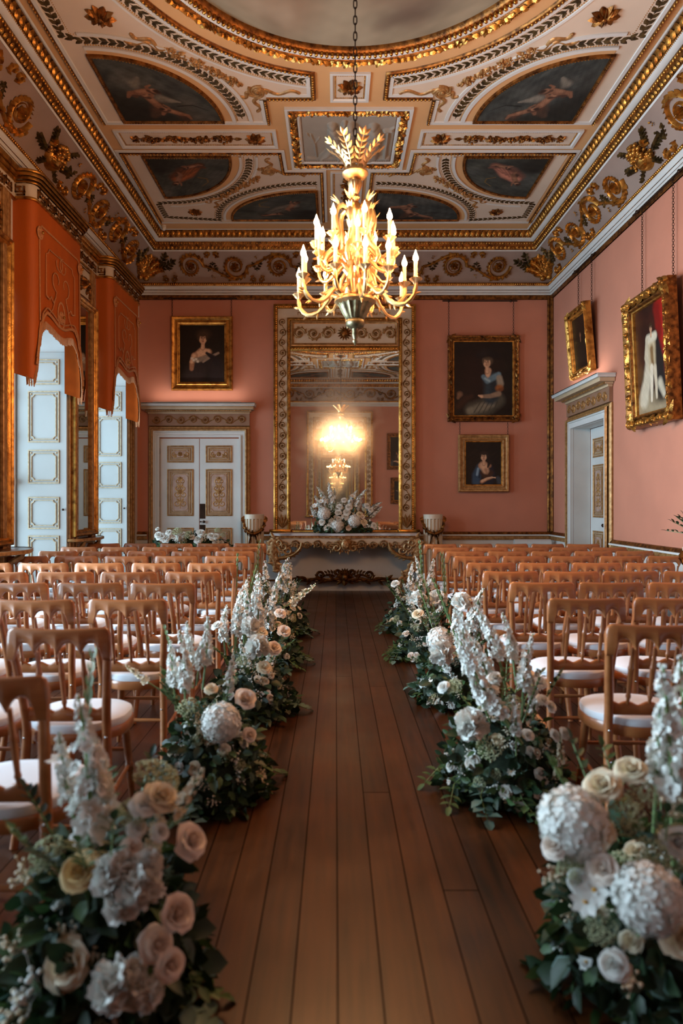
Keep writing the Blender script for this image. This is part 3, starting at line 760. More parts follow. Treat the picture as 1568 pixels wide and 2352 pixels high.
cpart('plaster_frame', sweep2(MB(), arc(0, 0, 2.235, 2.235, a0, a1, 48), [(-.012, .004), (-.012, .016), (.012, .016), (.012, .004)]), WHITE, QUADS, False)
g = MB(); rosette(g, (2.178, 1.2), .14, .05, 9); cpart('rosette', g, GOLD_DARK, QUADS)
def wavy(p0, p1, amp, n=14, k=2.0, ph=0.0):
    p0, p1 = Vector(p0), Vector(p1); d = p1 - p0; q = Vector((-d.y, d.x)).normalized()
    return [tuple(p0 + d * (i / n) + q * amp * math.sin(ph + k * 2 * PI * i / n)) for i in range(n + 1)]
def ribbon_garland(mb, pts, bow, tails, ends):
    """thick fruit garland along pts, bow at one end with fluttering tails"""
    for i in range(len(pts) - 1): fruit_drop(mb, pts[i], pts[i + 1], 6, .06 + .035 * math.sin(PI * (i + .5) / (len(pts) - 1)), .03, i + 7)
    for k in range(5):
        a = 2 * PI * k / 5 + .4; p = spiral_pts(bow, .10, .02, a, .5, 1, 8); ridge(mb, p, .018, .03)
    mb.blob((*bow, .02), (.03, .03, .02), 6, 4)
    for s0, e in tails:
        w_ = wavy(s0, e, .035, 14, 1.5); ridge(mb, w_, .022, .022); mb.blob((*e, .008), (.018, .018, .014), 6, 3)
g = MB(); ribbon_garland(g, [(1.72, 1.62), (1.36, 1.92), (1.08, 2.17)], (.95, 2.27), [((.95, 2.27), (.52, 2.30)), ((.95, 2.27), (.98, 2.62)), ((.95, 2.27), (1.12, 2.36)), ((1.72, 1.62), (1.98, 1.42)), ((1.72, 1.62), (2.06, 1.50))], None)
cpart('ribbon_garland', g, GOLD_PAINT, QUADS)
# ---- end compartments
QB = [(.345, 3.992), (.83, 3.992), (.838, 3.508), (2.665, 3.508), (2.70, 5.47), (.345, 5.47)]
cflat('panel_field', QB, .004, CEIL_PINK, QUADS)
frame_line([(.345, 5.47), (.345, 3.992), (.832, 3.992), (.838, 3.508), (2.70, 3.508), (2.74, 5.5)], -1, QUADS, .045)
cpart('plaster_frame', sweep2(MB(), [(.345, 5.47), (2.74, 5.47)], [(0, .004), (0, .02), (.04, .02), (.045, .005)]), WHITE, QUADS, False)
KB = (2.475, 3.569); KC = (.405, 5.40)
cflat('panel_field', [KB] + arc(*KB, -1.16, 1.16, 0, PI / 2), .008, CEIL_BEIGE, QUADS)
cpart('plaster_frame', sweep2(MB(), arc(*KB, -1.17, 1.17, 0, PI / 2, 40), [(-.016, .008), (-.016, .02), (.016, .02), (.016, .008)]), WHITE, QUADS, False)
cpart('plaster_frame', sweep2(MB(), arc(*KB, -1.37, 1.37, 0, PI / 2, 40), [(-.014, .004), (-.014, .016), (.014, .016), (.014, .004)]), WHITE, QUADS, False)
g = MB(); leafband(g, arc(*KB, -1.27, 1.27, .02, PI / 2, 40) + [(2.63, 4.86), (2.63, 5.32), (1.85, 5.42)], .10, .07); cpart('laurel_band', g, BRONZE_GREEN, QUADS)
g = MB(); beading(g, arc(*KB, -1.21, 1.21, 0, PI / 2, 40), .024, .007); beading(g, arc(*KB, -1.33, 1.33, 0, PI / 2, 40), .024, .006); cpart('pearl_border', g, GOLD, QUADS)
cflat('panel_field', [KC] + arc(*KC, 1.36, -1.02, 0, PI / 2), .008, CEIL_BEIGE, QUADS)
cpart('plaster_frame', sweep2(MB(), arc(*KC, 1.37, -1.03, 0, PI / 2, 40), [(-.016, .008), (-.016, .02), (.016, .02), (.016, .008)]), WHITE, QUADS, False)
g = MB(); leafband(g, arc(*KC, 1.46, -1.13, 0, PI / 2, 40), .09, .07); cpart('laurel_band', g, BRONZE_GREEN, QUADS)
g = MB(); beading(g, arc(*KC, 1.41, -1.075, 0, PI / 2, 40), .024, .007); beading(g, arc(*KC, 1.515, -1.185, 0, PI / 2, 40), .024, .006); cpart('pearl_border', g, GOLD, QUADS)
g = MB(); rosette(g, (2.17, 5.13), .11, .045, 8); cpart('rosette', g, GOLD_DARK, QUADS)
g = MB(); ribbon_garland(g, [(1.72, 4.66), (1.4, 4.36), (1.12, 4.06)], (.99, 3.92), [((.99, 3.92), (.55, 4.06)), ((.99, 3.92), (.96, 3.62)), ((.99, 3.92), (1.12, 3.86)), ((1.72, 4.66), (1.95, 4.82)), ((1.72, 4.66), (1.86, 4.98))], None)
cpart('ribbon_garland', g, GOLD_PAINT, QUADS)
# ---- painted quarter canvases with gilt edges
def quarter(K, ru, rv):
    def fn(a, b):                                          # a along the arc, b from the corner outward, squared off at the corner
        x, y = a, b                                        # square -> quarter disc
        X = x * math.sqrt(1 - y * y / 2); Y = y * math.sqrt(1 - x * x / 2)
        return K[0] + ru * X, K[1] + rv * Y
    return fn
SKIN = (150, 104, 78)
def nude(p, x, y, s, a, flip=1, robe=None):
    """small painted figure: torso along angle a, bent limbs, head and hair"""
    d = lambda an, k: (math.cos(an) * k * s, math.sin(an) * k * s)
    def L(*segs, at_=(0, 0)):
        q = [at_]
        for an, k in segs: dx, dy = d(a + flip * an, k); q.append((q[-1][0] + dx, q[-1][1] + dy))
        return q
    hip = (x, y); tor = L((0, 1.5), at_=hip); sh = tor[-1]
    lo, mid, hi = (76, 52, 40), (126, 88, 66), (156, 114, 88)
    if robe: p.cap(L((2.6, 1.2), (2.2, 1.4), at_=hip), [s * .8, s * .9, s * .4], robe, .4)
    p.cap(L((2.5, 1.0), (3.9, .9), at_=hip), [s * .42, s * .32, s * .2], lo, .3); p.cap(L((3.3, 1.1), (2.4, 1.0), at_=hip), [s * .44, s * .34, s * .2], mid, .3)
    p.cap(tor, [s * .5, s * .56], mid, .25); p.cap(L((0, 1.1), at_=(hip[0], hip[1] + s * .14)), [s * .28, s * .3], hi, .6, .7)
    p.cap(L((-1.2, .8), (-.3, .8), at_=sh), [s * .26, s * .2, s * .13], mid, .3); p.cap(L((1.0, .8), (.1, .7), at_=sh), [s * .26, s * .2, s * .13], lo, .3)
    h = L((.15, .72), at_=sh)[-1]; p.ell(h[0], h[1], s * .42, s * .46, hi, 0, .25); k = L((.5, .28), at_=h)[-1]; p.ell(k[0], k[1], s * .42, s * .38, (52, 34, 24), 0, .35)
def clouds(p, r_, n=12):
    for _ in range(n): p.ell(r_.random(), r_.random(), r_.uniform(.08, .25), r_.uniform(.05, .14), r_.choice([(84, 86, 82), (36, 38, 34), (98, 96, 88), (52, 50, 44)]), r_.uniform(0, 3), .8, .5)
def cherubs(seed, wing=False):
    p = Paint(130, 130, 1, (46, 50, 48), (74, 78, 74), seed); r_ = random.Random(seed); clouds(p, r_)
    p.ell(.08, .08, .30, .24, (26, 26, 20), .4, .6, .9); p.cap([(.0, .4), (.3, .1), (.6, .05)], [.16, .1, .05], (30, 28, 22), .6, .8)
    nude(p, .42, .30, .085, 1.9, 1, (70, 52, 40)); nude(p, .30, .50, .08, .3, -1); nude(p, .60, .16, .07, 2.6, 1, (60, 46, 36))
    if wing: p.cap([(.50, .42), (.66, .38)], [.06, .015], (132, 126, 114), .5, .8); p.cap([(.3, .62), (.4, .74)], [.05, .015], (122, 116, 104), .5, .8)
    p.cap([(.62, .3), (.78, .34), (.9, .26)], [.012, .008, .004], (30, 30, 24), .5)
    p.c *= .9
    return p.mottle(.24, 10)
def muse(seed, robe):
    p = Paint(130, 130, 1, (46, 50, 46), (72, 74, 66), seed); r_ = random.Random(seed); clouds(p, r_)
    dk = [int(c * .55) for c in robe]; p.ell(.12, .14, .28, .2, (30, 28, 22), .4, .6, .9)
    p.cap([(.30, .48), (.44, .36), (.62, .20)], [.11, .13, .06], dk, .3); p.cap([(.30, .54), (.44, .44), (.56, .28)], [.07, .08, .05], robe, .4)
    for k in range(4): p.cap([(.34 + .05 * k, .52 - .04 * k), (.5 + .04 * k, .2 + .02 * k)], .012, dk, .7, .7)
    nude(p, .32, .50, .075, 1.9, 1); nude(p, .55, .22, .055, 2.8, -1, dk)
    p.cap([(.58, .52), (.7, .58), (.74, .7), (.66, .78)], .010, (110, 88, 50), .5); p.ell(.12, .3, .1, .08, (28, 26, 20), 0, .5)
    p.c *= .9
    return p.mottle(.24, 10)
def qcanvas(pt, K, ru, rv, su, sv, label):
    fn = quarter(K, ru, rv)
    def fm(a, b):
        u, v = fn(a, b); return cm(su * u, sv * v, .016)
    me = pt.mesh('ceiling_painting', fm, FRESCO)
    if su * sv * ru * rv > 0: me.flip_normals()
    o = tag(place('ceiling_painting', me), label, 'painting', 'quarter-round ceiling paintings')
    edge = [K] + arc(*K, ru, rv, 0, PI / 2, 32)
    if ru * rv > 0: edge = edge[::-1]
    q = sweep2(MB(), edge, [(.022, .008), (.018, .03), (0, .036), (-.014, .028), (-.018, .016)], True); g_ = MB(); beading(g_, edge, .03, .007, True, .034)
    for m_, mt in ((q, GOLD_DARK), (g_, GOLD)):
        z = MB().merge(m_, lambda p: (su * p.x + XC, sv * p.y + YC, ZC - p.z))
        z.build('gilt_edge' if m_ is q else 'gilt_edge_beads', mt, o)
for su, side in ((-1, 'left'), (1, 'right')):
    qcanvas(cherubs(11 + su, True), KA, -1.08, -1.10, su, 1, 'dark quarter-round ceiling painting of cherubs above the %s wall, beside the round canvas' % side)
    qcanvas(muse(21 + su, (150, 84, 44) if su < 0 else (186, 122, 100)), KB, -1.04, 1.08, su, 1, 'small quarter-round ceiling painting of a robed figure, %s corner over the far end' % side)
    qcanvas(muse(31 + su, (112, 104, 92)) if su < 0 else cherubs(33), KC, 1.26, -.92, su, 1, 'low quarter-round ceiling painting over the mirror wall, just %s of the chandelier' % side)
    qcanvas(cherubs(41 + su), KA, -1.08, -1.10, su, -1, 'quarter-round ceiling painting of cherubs on the near %s side, behind the round canvas' % side)
    qcanvas(muse(51 + su, (150, 84, 44)), KB, -1.04, 1.08, su, -1, 'quarter-round ceiling painting over the near %s corner, reflected in the mirror' % side)
    qcanvas(cherubs(61 + su), KC, 1.26, -.92, su, -1, 'quarter-round ceiling painting low on the near end, %s one in the mirror reflection' % side)
s = MB().lathe([(.035, 0), (.035, -.035), (.03, -.04), (.03, -.06), (.02, -.072)], 16)
tag(s.build('smoke_detector', PLASTIC, None, at(376, 516, 10.30).to_tuple()[:2] + (ZC,)), 'small white smoke detector in the far left ceiling corner', 'smoke detector')
# ================================================================ left wall: windows with panelled reveals, pelmets, pier glasses, consoles
def panel_mould(mb, u0, u1, z0, z1, notch=.035, w=.012, h=.012):
    """raised fillet with scooped corners on a flat face, in (u, z, n)"""
    R = [(u0, z0), (u1, z0), (u1, z1), (u0, z1)]
    sweep2(mb, R, [(0, 0), (0, h), (w, h), (w, 0)], True)
    i = .035; pts = []
    for (cx, cy_, a0) in ((u0 + i, z0 + i, 90), (u1 - i, z0 + i, 180), (u1 - i, z1 - i, 270), (u0 + i, z1 - i, 0)):
        for k in range(5):
            a = math.radians(a0 - k * 22.5); pts.append((cx + notch * math.cos(a), cy_ + notch * math.sin(a)))
    sweep2(mb, pts, [(0, 0), (0, h), (w * .7, h), (w * .7, 0)], True)
    for cx, cy_ in ((u0 + i, z0 + i), (u1 - i, z0 + i), (u1 - i, z1 - i), (u0 + i, z1 - i)): mb.blob((cx - 0, cy_, .006), (.012, .012, .008), 8, 4)
SHUT_Z = [(.30, 1.02), (1.10, 1.48), (1.64, 2.04), (2.13, 2.74), (2.82, 3.12)]
GILT_LINE = mat('pale_gilt_line', (206, 190, 160), .45, .25, col2=(176, 150, 110), vs=30)
for wi, c in enumerate(WIN_Y):
    win = tag(empty('window_%d' % (wi + 1), (XL, c, 0)), kind='structure')
    xo = XL - WT + .12
    fr = MB()
    n = 20; inn, out = [], []
    for k in range(n + 1):
        d = -HWW + 2 * HWW * k / n; out.append((d, arch_z(d) - .004)); inn.append((d * .93, SPR + (WTOP - SPR - .06) * math.sqrt(max(0, 1 - (d / HWW) ** 2)) - .0))
    L = [[(xo - .03, p[0], p[1]), (xo + .03, p[0], p[1]), (xo + .03, q[0], q[1]), (xo - .03, q[0], q[1])] for p, q in zip(out, inn)]
    fr.loops(L, True)
    for sg in (-1, 1): fr.box(xo - .03, xo + .03, min(sg * HWW, sg * (HWW - .06)), max(sg * HWW, sg * (HWW - .06)), .25, SPR)
    fr.box(xo - .04, xo + .04, -HWW, HWW, .25, .34); fr.box(xo - .035, xo + .035, -HWW, HWW, 1.62, 1.70)
    for d in (-.25, .25): fr.box(xo - .015, xo + .015, d - .012, d + .012, .3, 3.82 - abs(d) * .2)
    for z in (.78, 1.2, 2.2, 2.7, SPR): fr.box(xo - .014, xo + .014, -HWW, HWW, z - .012, z + .012)
    fr.v = [(x - XL, y, z) for x, y, z in fr.v]
    fr.build('sash_frame', WHITE, win, smooth=False)
    gl = []
    for k in range(n + 1): gl.append((xo - XL, -HWW + 2 * HWW * k / n, arch_z(-HWW + 2 * HWW * k / n) - .01))
    g = MB(); g.add([(xo - XL, -HWW, .28)] + gl + [(xo - XL, HWW, .28)], [tuple(range(n + 3))]); g.build('glass_pane', GLASS, win, smooth=False)
    for sg in (1, -1):                                     # panelled shutters folded into the reveals
        yq = sg * (HWW - .03)
        b = MB().box(-WT + .17, -.005, min(yq, sg * HWW), max(yq, sg * HWW), .02, SPR)
        sh = b.build('shutter', SHUTTER, win, smooth=False)
        q = MB()
        for z0, z1 in SHUT_Z: panel_mould(q, -.46, -.09, z0, z1)
        if sg > 0: q.map(lambda u, z, n: (u, yq - n, z))
        else: q.map(lambda u, z, n: (u, yq + n, z)).flip()
        q.build('shutter_moulding', GILT_LINE, sh)
        kn = MB().blob((-.04, yq - sg * .018, 1.33), .014, 8, 6); kn.build('shutter_knob', IRON, sh)
    q = MB(); f1 = [(-.45, 3.25), (-.09, 3.25)] + [(-.45 + .36 * math.cos(a), 3.25 + .36 * math.sin(a)) for a in [k * PI / 16 for k in range(1, 8)]] + [(-.45, 3.61)]
    # architrave: gilt ribs up both sides, with a cream flat between
    ar = MB()
    for sg in (1, -1):
        for d0, d1, pr in ((0, .035, .03), (.035, .05, .015), (.05, .095, .045), (.10, .13, .03), (.13, .20, .055)):
            a, b_ = sg * (HWW + d0), sg * (HWW + d1); 
            if sg > 0 and wi == 0 and d1 > .5: continue
            ar.box(-.002, pr, min(a, b_), max(a, b_), .02, 4.42, .006)
    ar.build('architrave', GOLD_PAINT, win)
# ---- fret frieze and pier panels along the wall, just under the cornice
def fret(mb, L, h, w=.014, n=.012):
    u = .19; k = max(1, round(L / u)); u = L / k
    for i in range(k):
        s = i * u
        for seg in (((s, 0), (s, h * .78), (s + u * .55, h * .78)), ((s + u * .22, h), (s + u * .22, h * .3), (s + u * .8, h * .3)), ((s + u * .78, h * .78), (s + u * .78, 0), (s + u * .35, 0))):
            for p, q in zip(seg[:-1], seg[1:]):
                mb.box(min(p[0], q[0]) - w / 2, max(p[0], q[0]) + w / 2, min(p[1], q[1]) - w / 2, max(p[1], q[1]) + w / 2, 0, n)
        mb.blob((s + u * .5, h * .52, n), (.014, .014, .01), 6, 4)
PIERS = [(WIN_Y[i + 1] + HWW, WIN_Y[i] - HWW) for i in range(4)]
q = MB().box(XL, XL + .03, YF, YB, 4.41, 4.70); shell('trim_41', q, WHITE_WARM)
q = MB()
for y0, y1 in PIERS:
    r = MB(); fret(r, y1 - y0 + .06, .10); q.merge(r, lambda p: (XL + .03 + p.z, y0 - .03 + p.x, 4.455 + p.y))
shell('trim_42', q, GOLD_DARK)
q = MB()
for y0, y1 in PIERS:
    for z0, z1, pr in ((4.58, 4.62, .05), (4.62, 4.66, .075), (4.66, 4.72, .095), (4.405, 4.425, .045)): q.box(XL, XL + pr, y0 - .1, y1 + .1, z0, z1, .008)
shell('trim_43', q, GOLD, smooth=True)
PIER_MIRROR = mirror_mat('dim_pier_glass', False, dark=.62)
def pier(i, y0, y1, label, table_label, seen=True, dep=.38):
    c = (y0 + y1) / 2; hw = (y1 - y0) / 2 - .11
    t = empty('pier_mirror', (XL, c, 0), 0, label, 'mirror', 'tall pier mirrors')
    zb, zt = 1.0, 3.95
    MB().box(0, .02, -hw - .1, hw + .1, zb, 4.40).build('back_panel', WHITE_WARM, t, smooth=False)
    f = MB()
    for prof in ([(0, .02), (.0, .075), (.015, .085), (.03, .075), (.035, .06)], [(.035, .03), (.035, .06), (.055, .07), (.075, .05), (.08, .024)]):
        sweep2(f, [(-hw - .07, zb), (hw + .07, zb), (hw + .07, zt), (-hw - .07, zt)], prof, True)
    f.map(lambda y, z, n: (n, y, z)); f.build('gilt_frame', GOLD, t)
    MB().add([(.026, -hw, zb + .06), (.026, hw, zb + .06), (.026, hw, zt - .06), (.026, -hw, zt - .06)], [(0, 1, 2, 3)]).build('mirror_glass', PIER_MIRROR, t, smooth=False)
    f = MB(); sweep2(f, [(-hw - .06, 4.0), (hw + .06, 4.0), (hw + .06, 4.38), (-hw - .06, 4.38)], [(0, 0), (0, .012), (.014, .012), (.014, 0)], True)
    rosette(f, (0, 4.18), .085, .06, 8)
    for sg in (-1, 1):
        ridge(f, spiral_pts((sg * .13, 4.2), .06, .015, PI if sg > 0 else 0, .9, -sg, 14), .016, .04); acanthus(f, [(sg * (.06 + .16 * k / 6), 4.14 - .04 * math.sin(k)) for k in range(7)], .014, .06, .04, 1)
        ridge(f, [(sg * .2, 4.16), (sg * .22, 4.1), (sg * .2, 4.04)], .014, .03)
    f.map(lambda y, z, n: (.02 + n, y, z)); f.build('carved_crest', GOLD_DARK, t)
    if not seen: return
    tb = empty('console_table', (XL, c, 0), 0, table_label, 'table', 'console tables under the pier mirrors')
    n = 20; top = [(0.0, -hw - .12)] + [(dep * .3 + dep * .66 * math.sin(PI * k / n) ** .45 + .012 * math.cos(4 * PI * k / n), -hw - .12 + (2 * hw + .24) * k / n) for k in range(0, n + 1)] + [(.0, hw + .12)]
    MB().prism(top, .945, .975).build('table_top', DARKWOOD, tb, smooth=False)
    e = sweep2(MB(), [(p[0], p[1]) for p in top][::-1], [(0, .94), (.012, .945), (.012, .975), (0, .98)]); e.build('gilt_edge', GOLD_PAINT, tb)
    for sg in (-1, 1):
        MB().tube([(dep * .62, sg * hw * .8, .94), (dep * .55, sg * hw * .8, .90), (dep * .3, sg * hw * .78, .84), (.12, sg * hw * .76, .76), (.06, sg * hw * .75, .66), (.02, sg * hw * .75, .6)], [.02, .03, .03, .026, .024, .02], 8).build('bracket', GOLD_PAINT, tb)
    a = MB().box(.0, dep * .3, -hw * .9, hw * .9, .90, .945, .01); a.build('apron', GOLD_PAINT, tb)
pier(0, *PIERS[0], 'tall narrow pier mirror between the two orange pelmets', 'narrow dark console table under the mirror between the two windows', True, .22)
pier(1, *PIERS[1], 'tall pier mirror at the near left edge, before the first pelmet', 'dark console table at the left edge, beside the near window')
pier(2, *PIERS[2], 'pier mirror further back along the window wall, nearer the camera', '', False)
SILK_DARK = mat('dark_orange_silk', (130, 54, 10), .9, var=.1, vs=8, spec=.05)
def pelmet(c, label):
    t = empty('pelmet', (XL, c, 0), 0, label, 'pelmet', 'orange silk pelmets over the windows')
    hw, pr, r = .65, .21, .09
    def plan(hw, pr, r, n=6):                               # wall - rounded corner - front - rounded corner - wall
        P = [(0.0, -hw), (pr - r, -hw)] + [(pr - r + r * math.sin(a), -hw + r - r * math.cos(a)) for a in [PI / 2 * k / n for k in range(1, n + 1)]]
        m = 36; y0, y1 = -hw + r, hw - r
        P += [(pr, y0 + (y1 - y0) * k / m) for k in range(1, m)]
        P += [(pr - r + r * math.cos(a), hw - r + r * math.sin(a)) for a in [PI / 2 * k / n for k in range(n + 1)]] + [(0, hw)]
        return P
    def hem(y):                                            # lower edge: long tails, two shallow peaks, a dip between
        a = abs(y)
        X = [0, .10, .22, .36, .46, .50, .54, .58, .62, .70]; Z = [3.20, 3.21, 3.25, 3.28, 3.20, 3.07, 3.04, 2.82, 2.64, 2.66]
        return float(np.interp(a, X, Z))
    P = plan(hw, pr, r)
    cb = MB()
    for o, z0, z1 in ((.0, 4.415, 4.44), (.012, 4.57, 4.595), (.035, 4.595, 4.625), (.055, 4.625, 4.66), (.07, 4.66, 4.685)):
        Q = plan(hw + .02 + o, pr + .02 + o, r + o)
        cb.loops([[(x, y, z0) for x, y in Q], [(x + .004, y * 1.004, (z0 + z1) / 2) for x, y in Q], [(x, y, z1) for x, y in Q]], False)
    Q = plan(hw + .09, pr + .09, r + .07); cb.add([(x, y, 4.685) for x, y in Q], [tuple(range(len(Q)))])
    Qb = plan(hw + .02, pr + .02, r); cb.add([(x, y, 4.415) for x, y in Qb], [tuple(reversed(range(len(Qb))))])
    cb.build('gilt_cornice', GOLD, t)
    Q = plan(hw + .012, pr + .012, r); f = MB(); f.loops([[(x, y, 4.44) for x, y in Q], [(x, y, 4.57) for x, y in Q]], False); f.build('fret_board', WHITE_WARM, t)
    fr = MB(); LL = 2 * hw + .02; fret(fr, LL - .14, .10)
    fr.map(lambda s, z, n: (pr + .012 + n, -LL / 2 + .07 + s, 4.455 + z))
    fr.build('fret', GOLD_DARK, t); fs = MB(); fret(fs, .16, .10); fs.map(lambda s, z, n: (s, -hw - .012 - n, 4.455 + z)); fs.build('fret', GOLD_DARK, t)
    # silk: falls from the board, slightly fuller at the tails
    def silk(s_, k):
        x, y = P[k]; zb = hem(y) if x > pr - r else 2.66 + .04 * (1 - x / (pr - r + 1e-6))
        z = 4.42 + (zb - 4.42) * s_; wv = .012 * math.sin(9 * y + 2 * s_) * s_ + .02 * s_ * max(0, abs(y) - .4)
        return (x + (wv if x > .02 else 0), y, z)
    v = MB(); v.loops([[silk(s_ / 14, k) for k in range(len(P))] for s_ in range(15)], False); so = v.build('silk_valance', SILK, t, angle=70)
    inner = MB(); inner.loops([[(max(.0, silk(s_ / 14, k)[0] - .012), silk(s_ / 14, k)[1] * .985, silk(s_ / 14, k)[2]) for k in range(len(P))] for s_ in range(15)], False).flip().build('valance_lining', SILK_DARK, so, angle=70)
    hemline = [silk(1, k) for k in range(1, len(P) - 1)]
    fg = MB(); rr_ = random.Random(2)
    dense = []
    for a, b in zip(hemline[:-1], hemline[1:]):
        n = max(1, int((Vector(b) - Vector(a)).length / .012))
        for k in range(n): dense.append(Vector(a) + (Vector(b) - Vector(a)) * k / n)
    for p in dense:
        l = .075 + rr_.uniform(-.008, .008); fg.tube([p + Vector((.004, 0, .01)), p + Vector((.008, rr_.uniform(-.004, .004), -l))], [.0065, .005], 4)
    fg.build('fringe', SILK_TRIM, t)
    def braid(mb, off, w=.016):
        pts = []
        for k in range(len(P)):
            x, y, z = silk(1, k)
            if x > pr - .02: pts.append((y, z + off * (1 + .5 * max(0, abs(y) - .44) / .2)))
        ridge(mb, pts, w, .01)
    b = MB(); braid(b, .10); braid(b, .15, .008)
    e = .535
    ridge(b, [(-e, 3.25), (-e, 4.15), (-e + .05, 4.22), (e - .05, 4.22), (e, 4.15), (e, 3.25)], .011, .006)
    ridge(b, [(-.38, 3.55), (-.38, 3.98), (-.33, 4.0), (-.30, 4.05), (.30, 4.05), (.33, 4.0), (.38, 3.98), (.38, 3.55)], .006, .005)
    for sg in (-1, 1):
        ridge(b, spiral_pts((sg * .12, 3.78), .12, .05, -PI / 2, .85, sg, 20), .007, .005); ridge(b, spiral_pts((sg * .05, 3.98), .09, .07, PI / 2, .8, sg, 18), .006, .005)
        ridge(b, [(sg * .38, 3.55), (sg * .3, 3.53), (sg * .26, 3.57), (sg * .2, 3.52), (sg * .14, 3.6)], .009, .006)
        ridge(b, [(sg * .12, 3.66), (sg * .22, 3.45), (sg * .34, 3.35)], .006, .005)
    ridge(b, [(.09 * math.cos(k / 20 * 2 * PI), 3.44 + .14 * math.sin(k / 20 * 2 * PI)) for k in range(21)], .013, .006)
    b.map(lambda y, z, n: (pr + .004 + n + .012 * max(0, (4.42 - z) / 1.4), y, z)); b.build('braid', SILK_TRIM, so)
    for y, z in ((-.535, 4.13), (.535, 4.13), (0, 3.42)):
        k = MB(); rosette(k, (y, z), .05, .02, 8); ring(k, (y, z), .055, .012, .012); k.map(lambda a, b_, n: (pr + .012 + n, a, b_)); k.build('silk_rosette', SILK_TRIM, so)
        kb = MB().blob((pr + .04, y, z), .017, 8, 6); kb.build('rosette_button', GOLD_BRIGHT, so)
pelmet(WIN_Y[1], 'large orange silk pelmet with fringe over the near window on the left')
pelmet(WIN_Y[0], 'orange silk pelmet in the far left corner beside the portrait')
# ================================================================ doors
def door_panel(parent, u0, u1, z0, z1, fm, tall):
    b = MB().box(u0, u1, z0, z1, 0, .006); b.map(fm); b.build('painted_panel', DOOR_PANEL, parent, smooth=False)
    m = MB(); sweep2(m, [(u0 - .012, z0 - .012), (u1 + .012, z0 - .012), (u1 + .012, z1 + .012), (u0 - .012, z1 + .012)], [(0, 0), (.0, .012), (.012, .016), (.02, .006)], True)
    panel_mould(m, u0 + .035, u1 - .035, z0 + .03, z1 - .03, .035, .01, .014); m.map(fm); m.build('panel_moulding', GOLD_PAINT, parent)
    i = .075; f = MB().box(u0 + i, u1 - i, z0 + i * .9, z1 - i * .9, 0, .011); f.map(fm); f.build('panel_field', DOOR_MAUVE, parent, smooth=False)
    o = MB(); cx = (u0 + u1) / 2
    if tall:
        H = z1 - z0 - 2 * i; zb = z0 + i
        ridge(o, [(cx, zb + H * .06), (cx, zb + H * .94)], .008, .006)
        for zz, k in ((.2, 1.0), (.45, 1.0), (.62, .85), (.82, .7)):
            for sg in (-1, 1):
                ridge(o, spiral_pts((cx + sg * .055 * k, zb + H * zz), .055 * k, .012, PI if sg > 0 else 0, 1.1, sg, 16), .009, .007)
                leaf(o, (cx, zb + H * zz), PI / 2 - sg * .6, .11 * k, .022, .007)
        rosette(o, (cx, zb + H * .52), .045, .012, 7); rosette(o, (cx, zb + H * .9), .03, .01, 6)
    else:
        rosette(o, (cx, (z0 + z1) / 2), .045, .012, 8)
        for sg in (-1, 1): ridge(o, spiral_pts((cx + sg * .1, (z0 + z1) / 2), .045, .012, PI if sg > 0 else 0, 1.1, sg, 16), .009, .007); acanthus(o, [(cx + sg * (.03 + .11 * k / 5), (z0 + z1) / 2 - .03) for k in range(6)], .01, .05, .008, 1)
    o.map(lambda u, z, n: fm(u, z, n + .010)); o.build('panel_ornament', GOLD_PAINT, parent)
def leaf_door(parent, u0, u1, z1, fm, hinge, lab=None):
    b = MB().box(u0, u1, .02, z1, -.045, 0, .003); b.map(fm); L = b.build('door_leaf', WHITE, parent, smooth=False)
    w_ = u1 - u0; a, b_ = u0 + w_ * .2, u1 - w_ * .17
    if hinge < 0: a, b_ = u0 + w_ * .17, u1 - w_ * .2
    for z0, zz, tall in ((.30, 1.00, True), (1.215, 1.945, True), (2.075, 2.325, False)): door_panel(L, a, b_, z0, zz, fm, tall)
    return L
FRIEZE = mat('brown_frieze_paint', (140, 104, 80), .6, var=.1, vs=8)
TAN = mat('tan_moulding_paint', (186, 162, 130), .5, var=.06, vs=5)
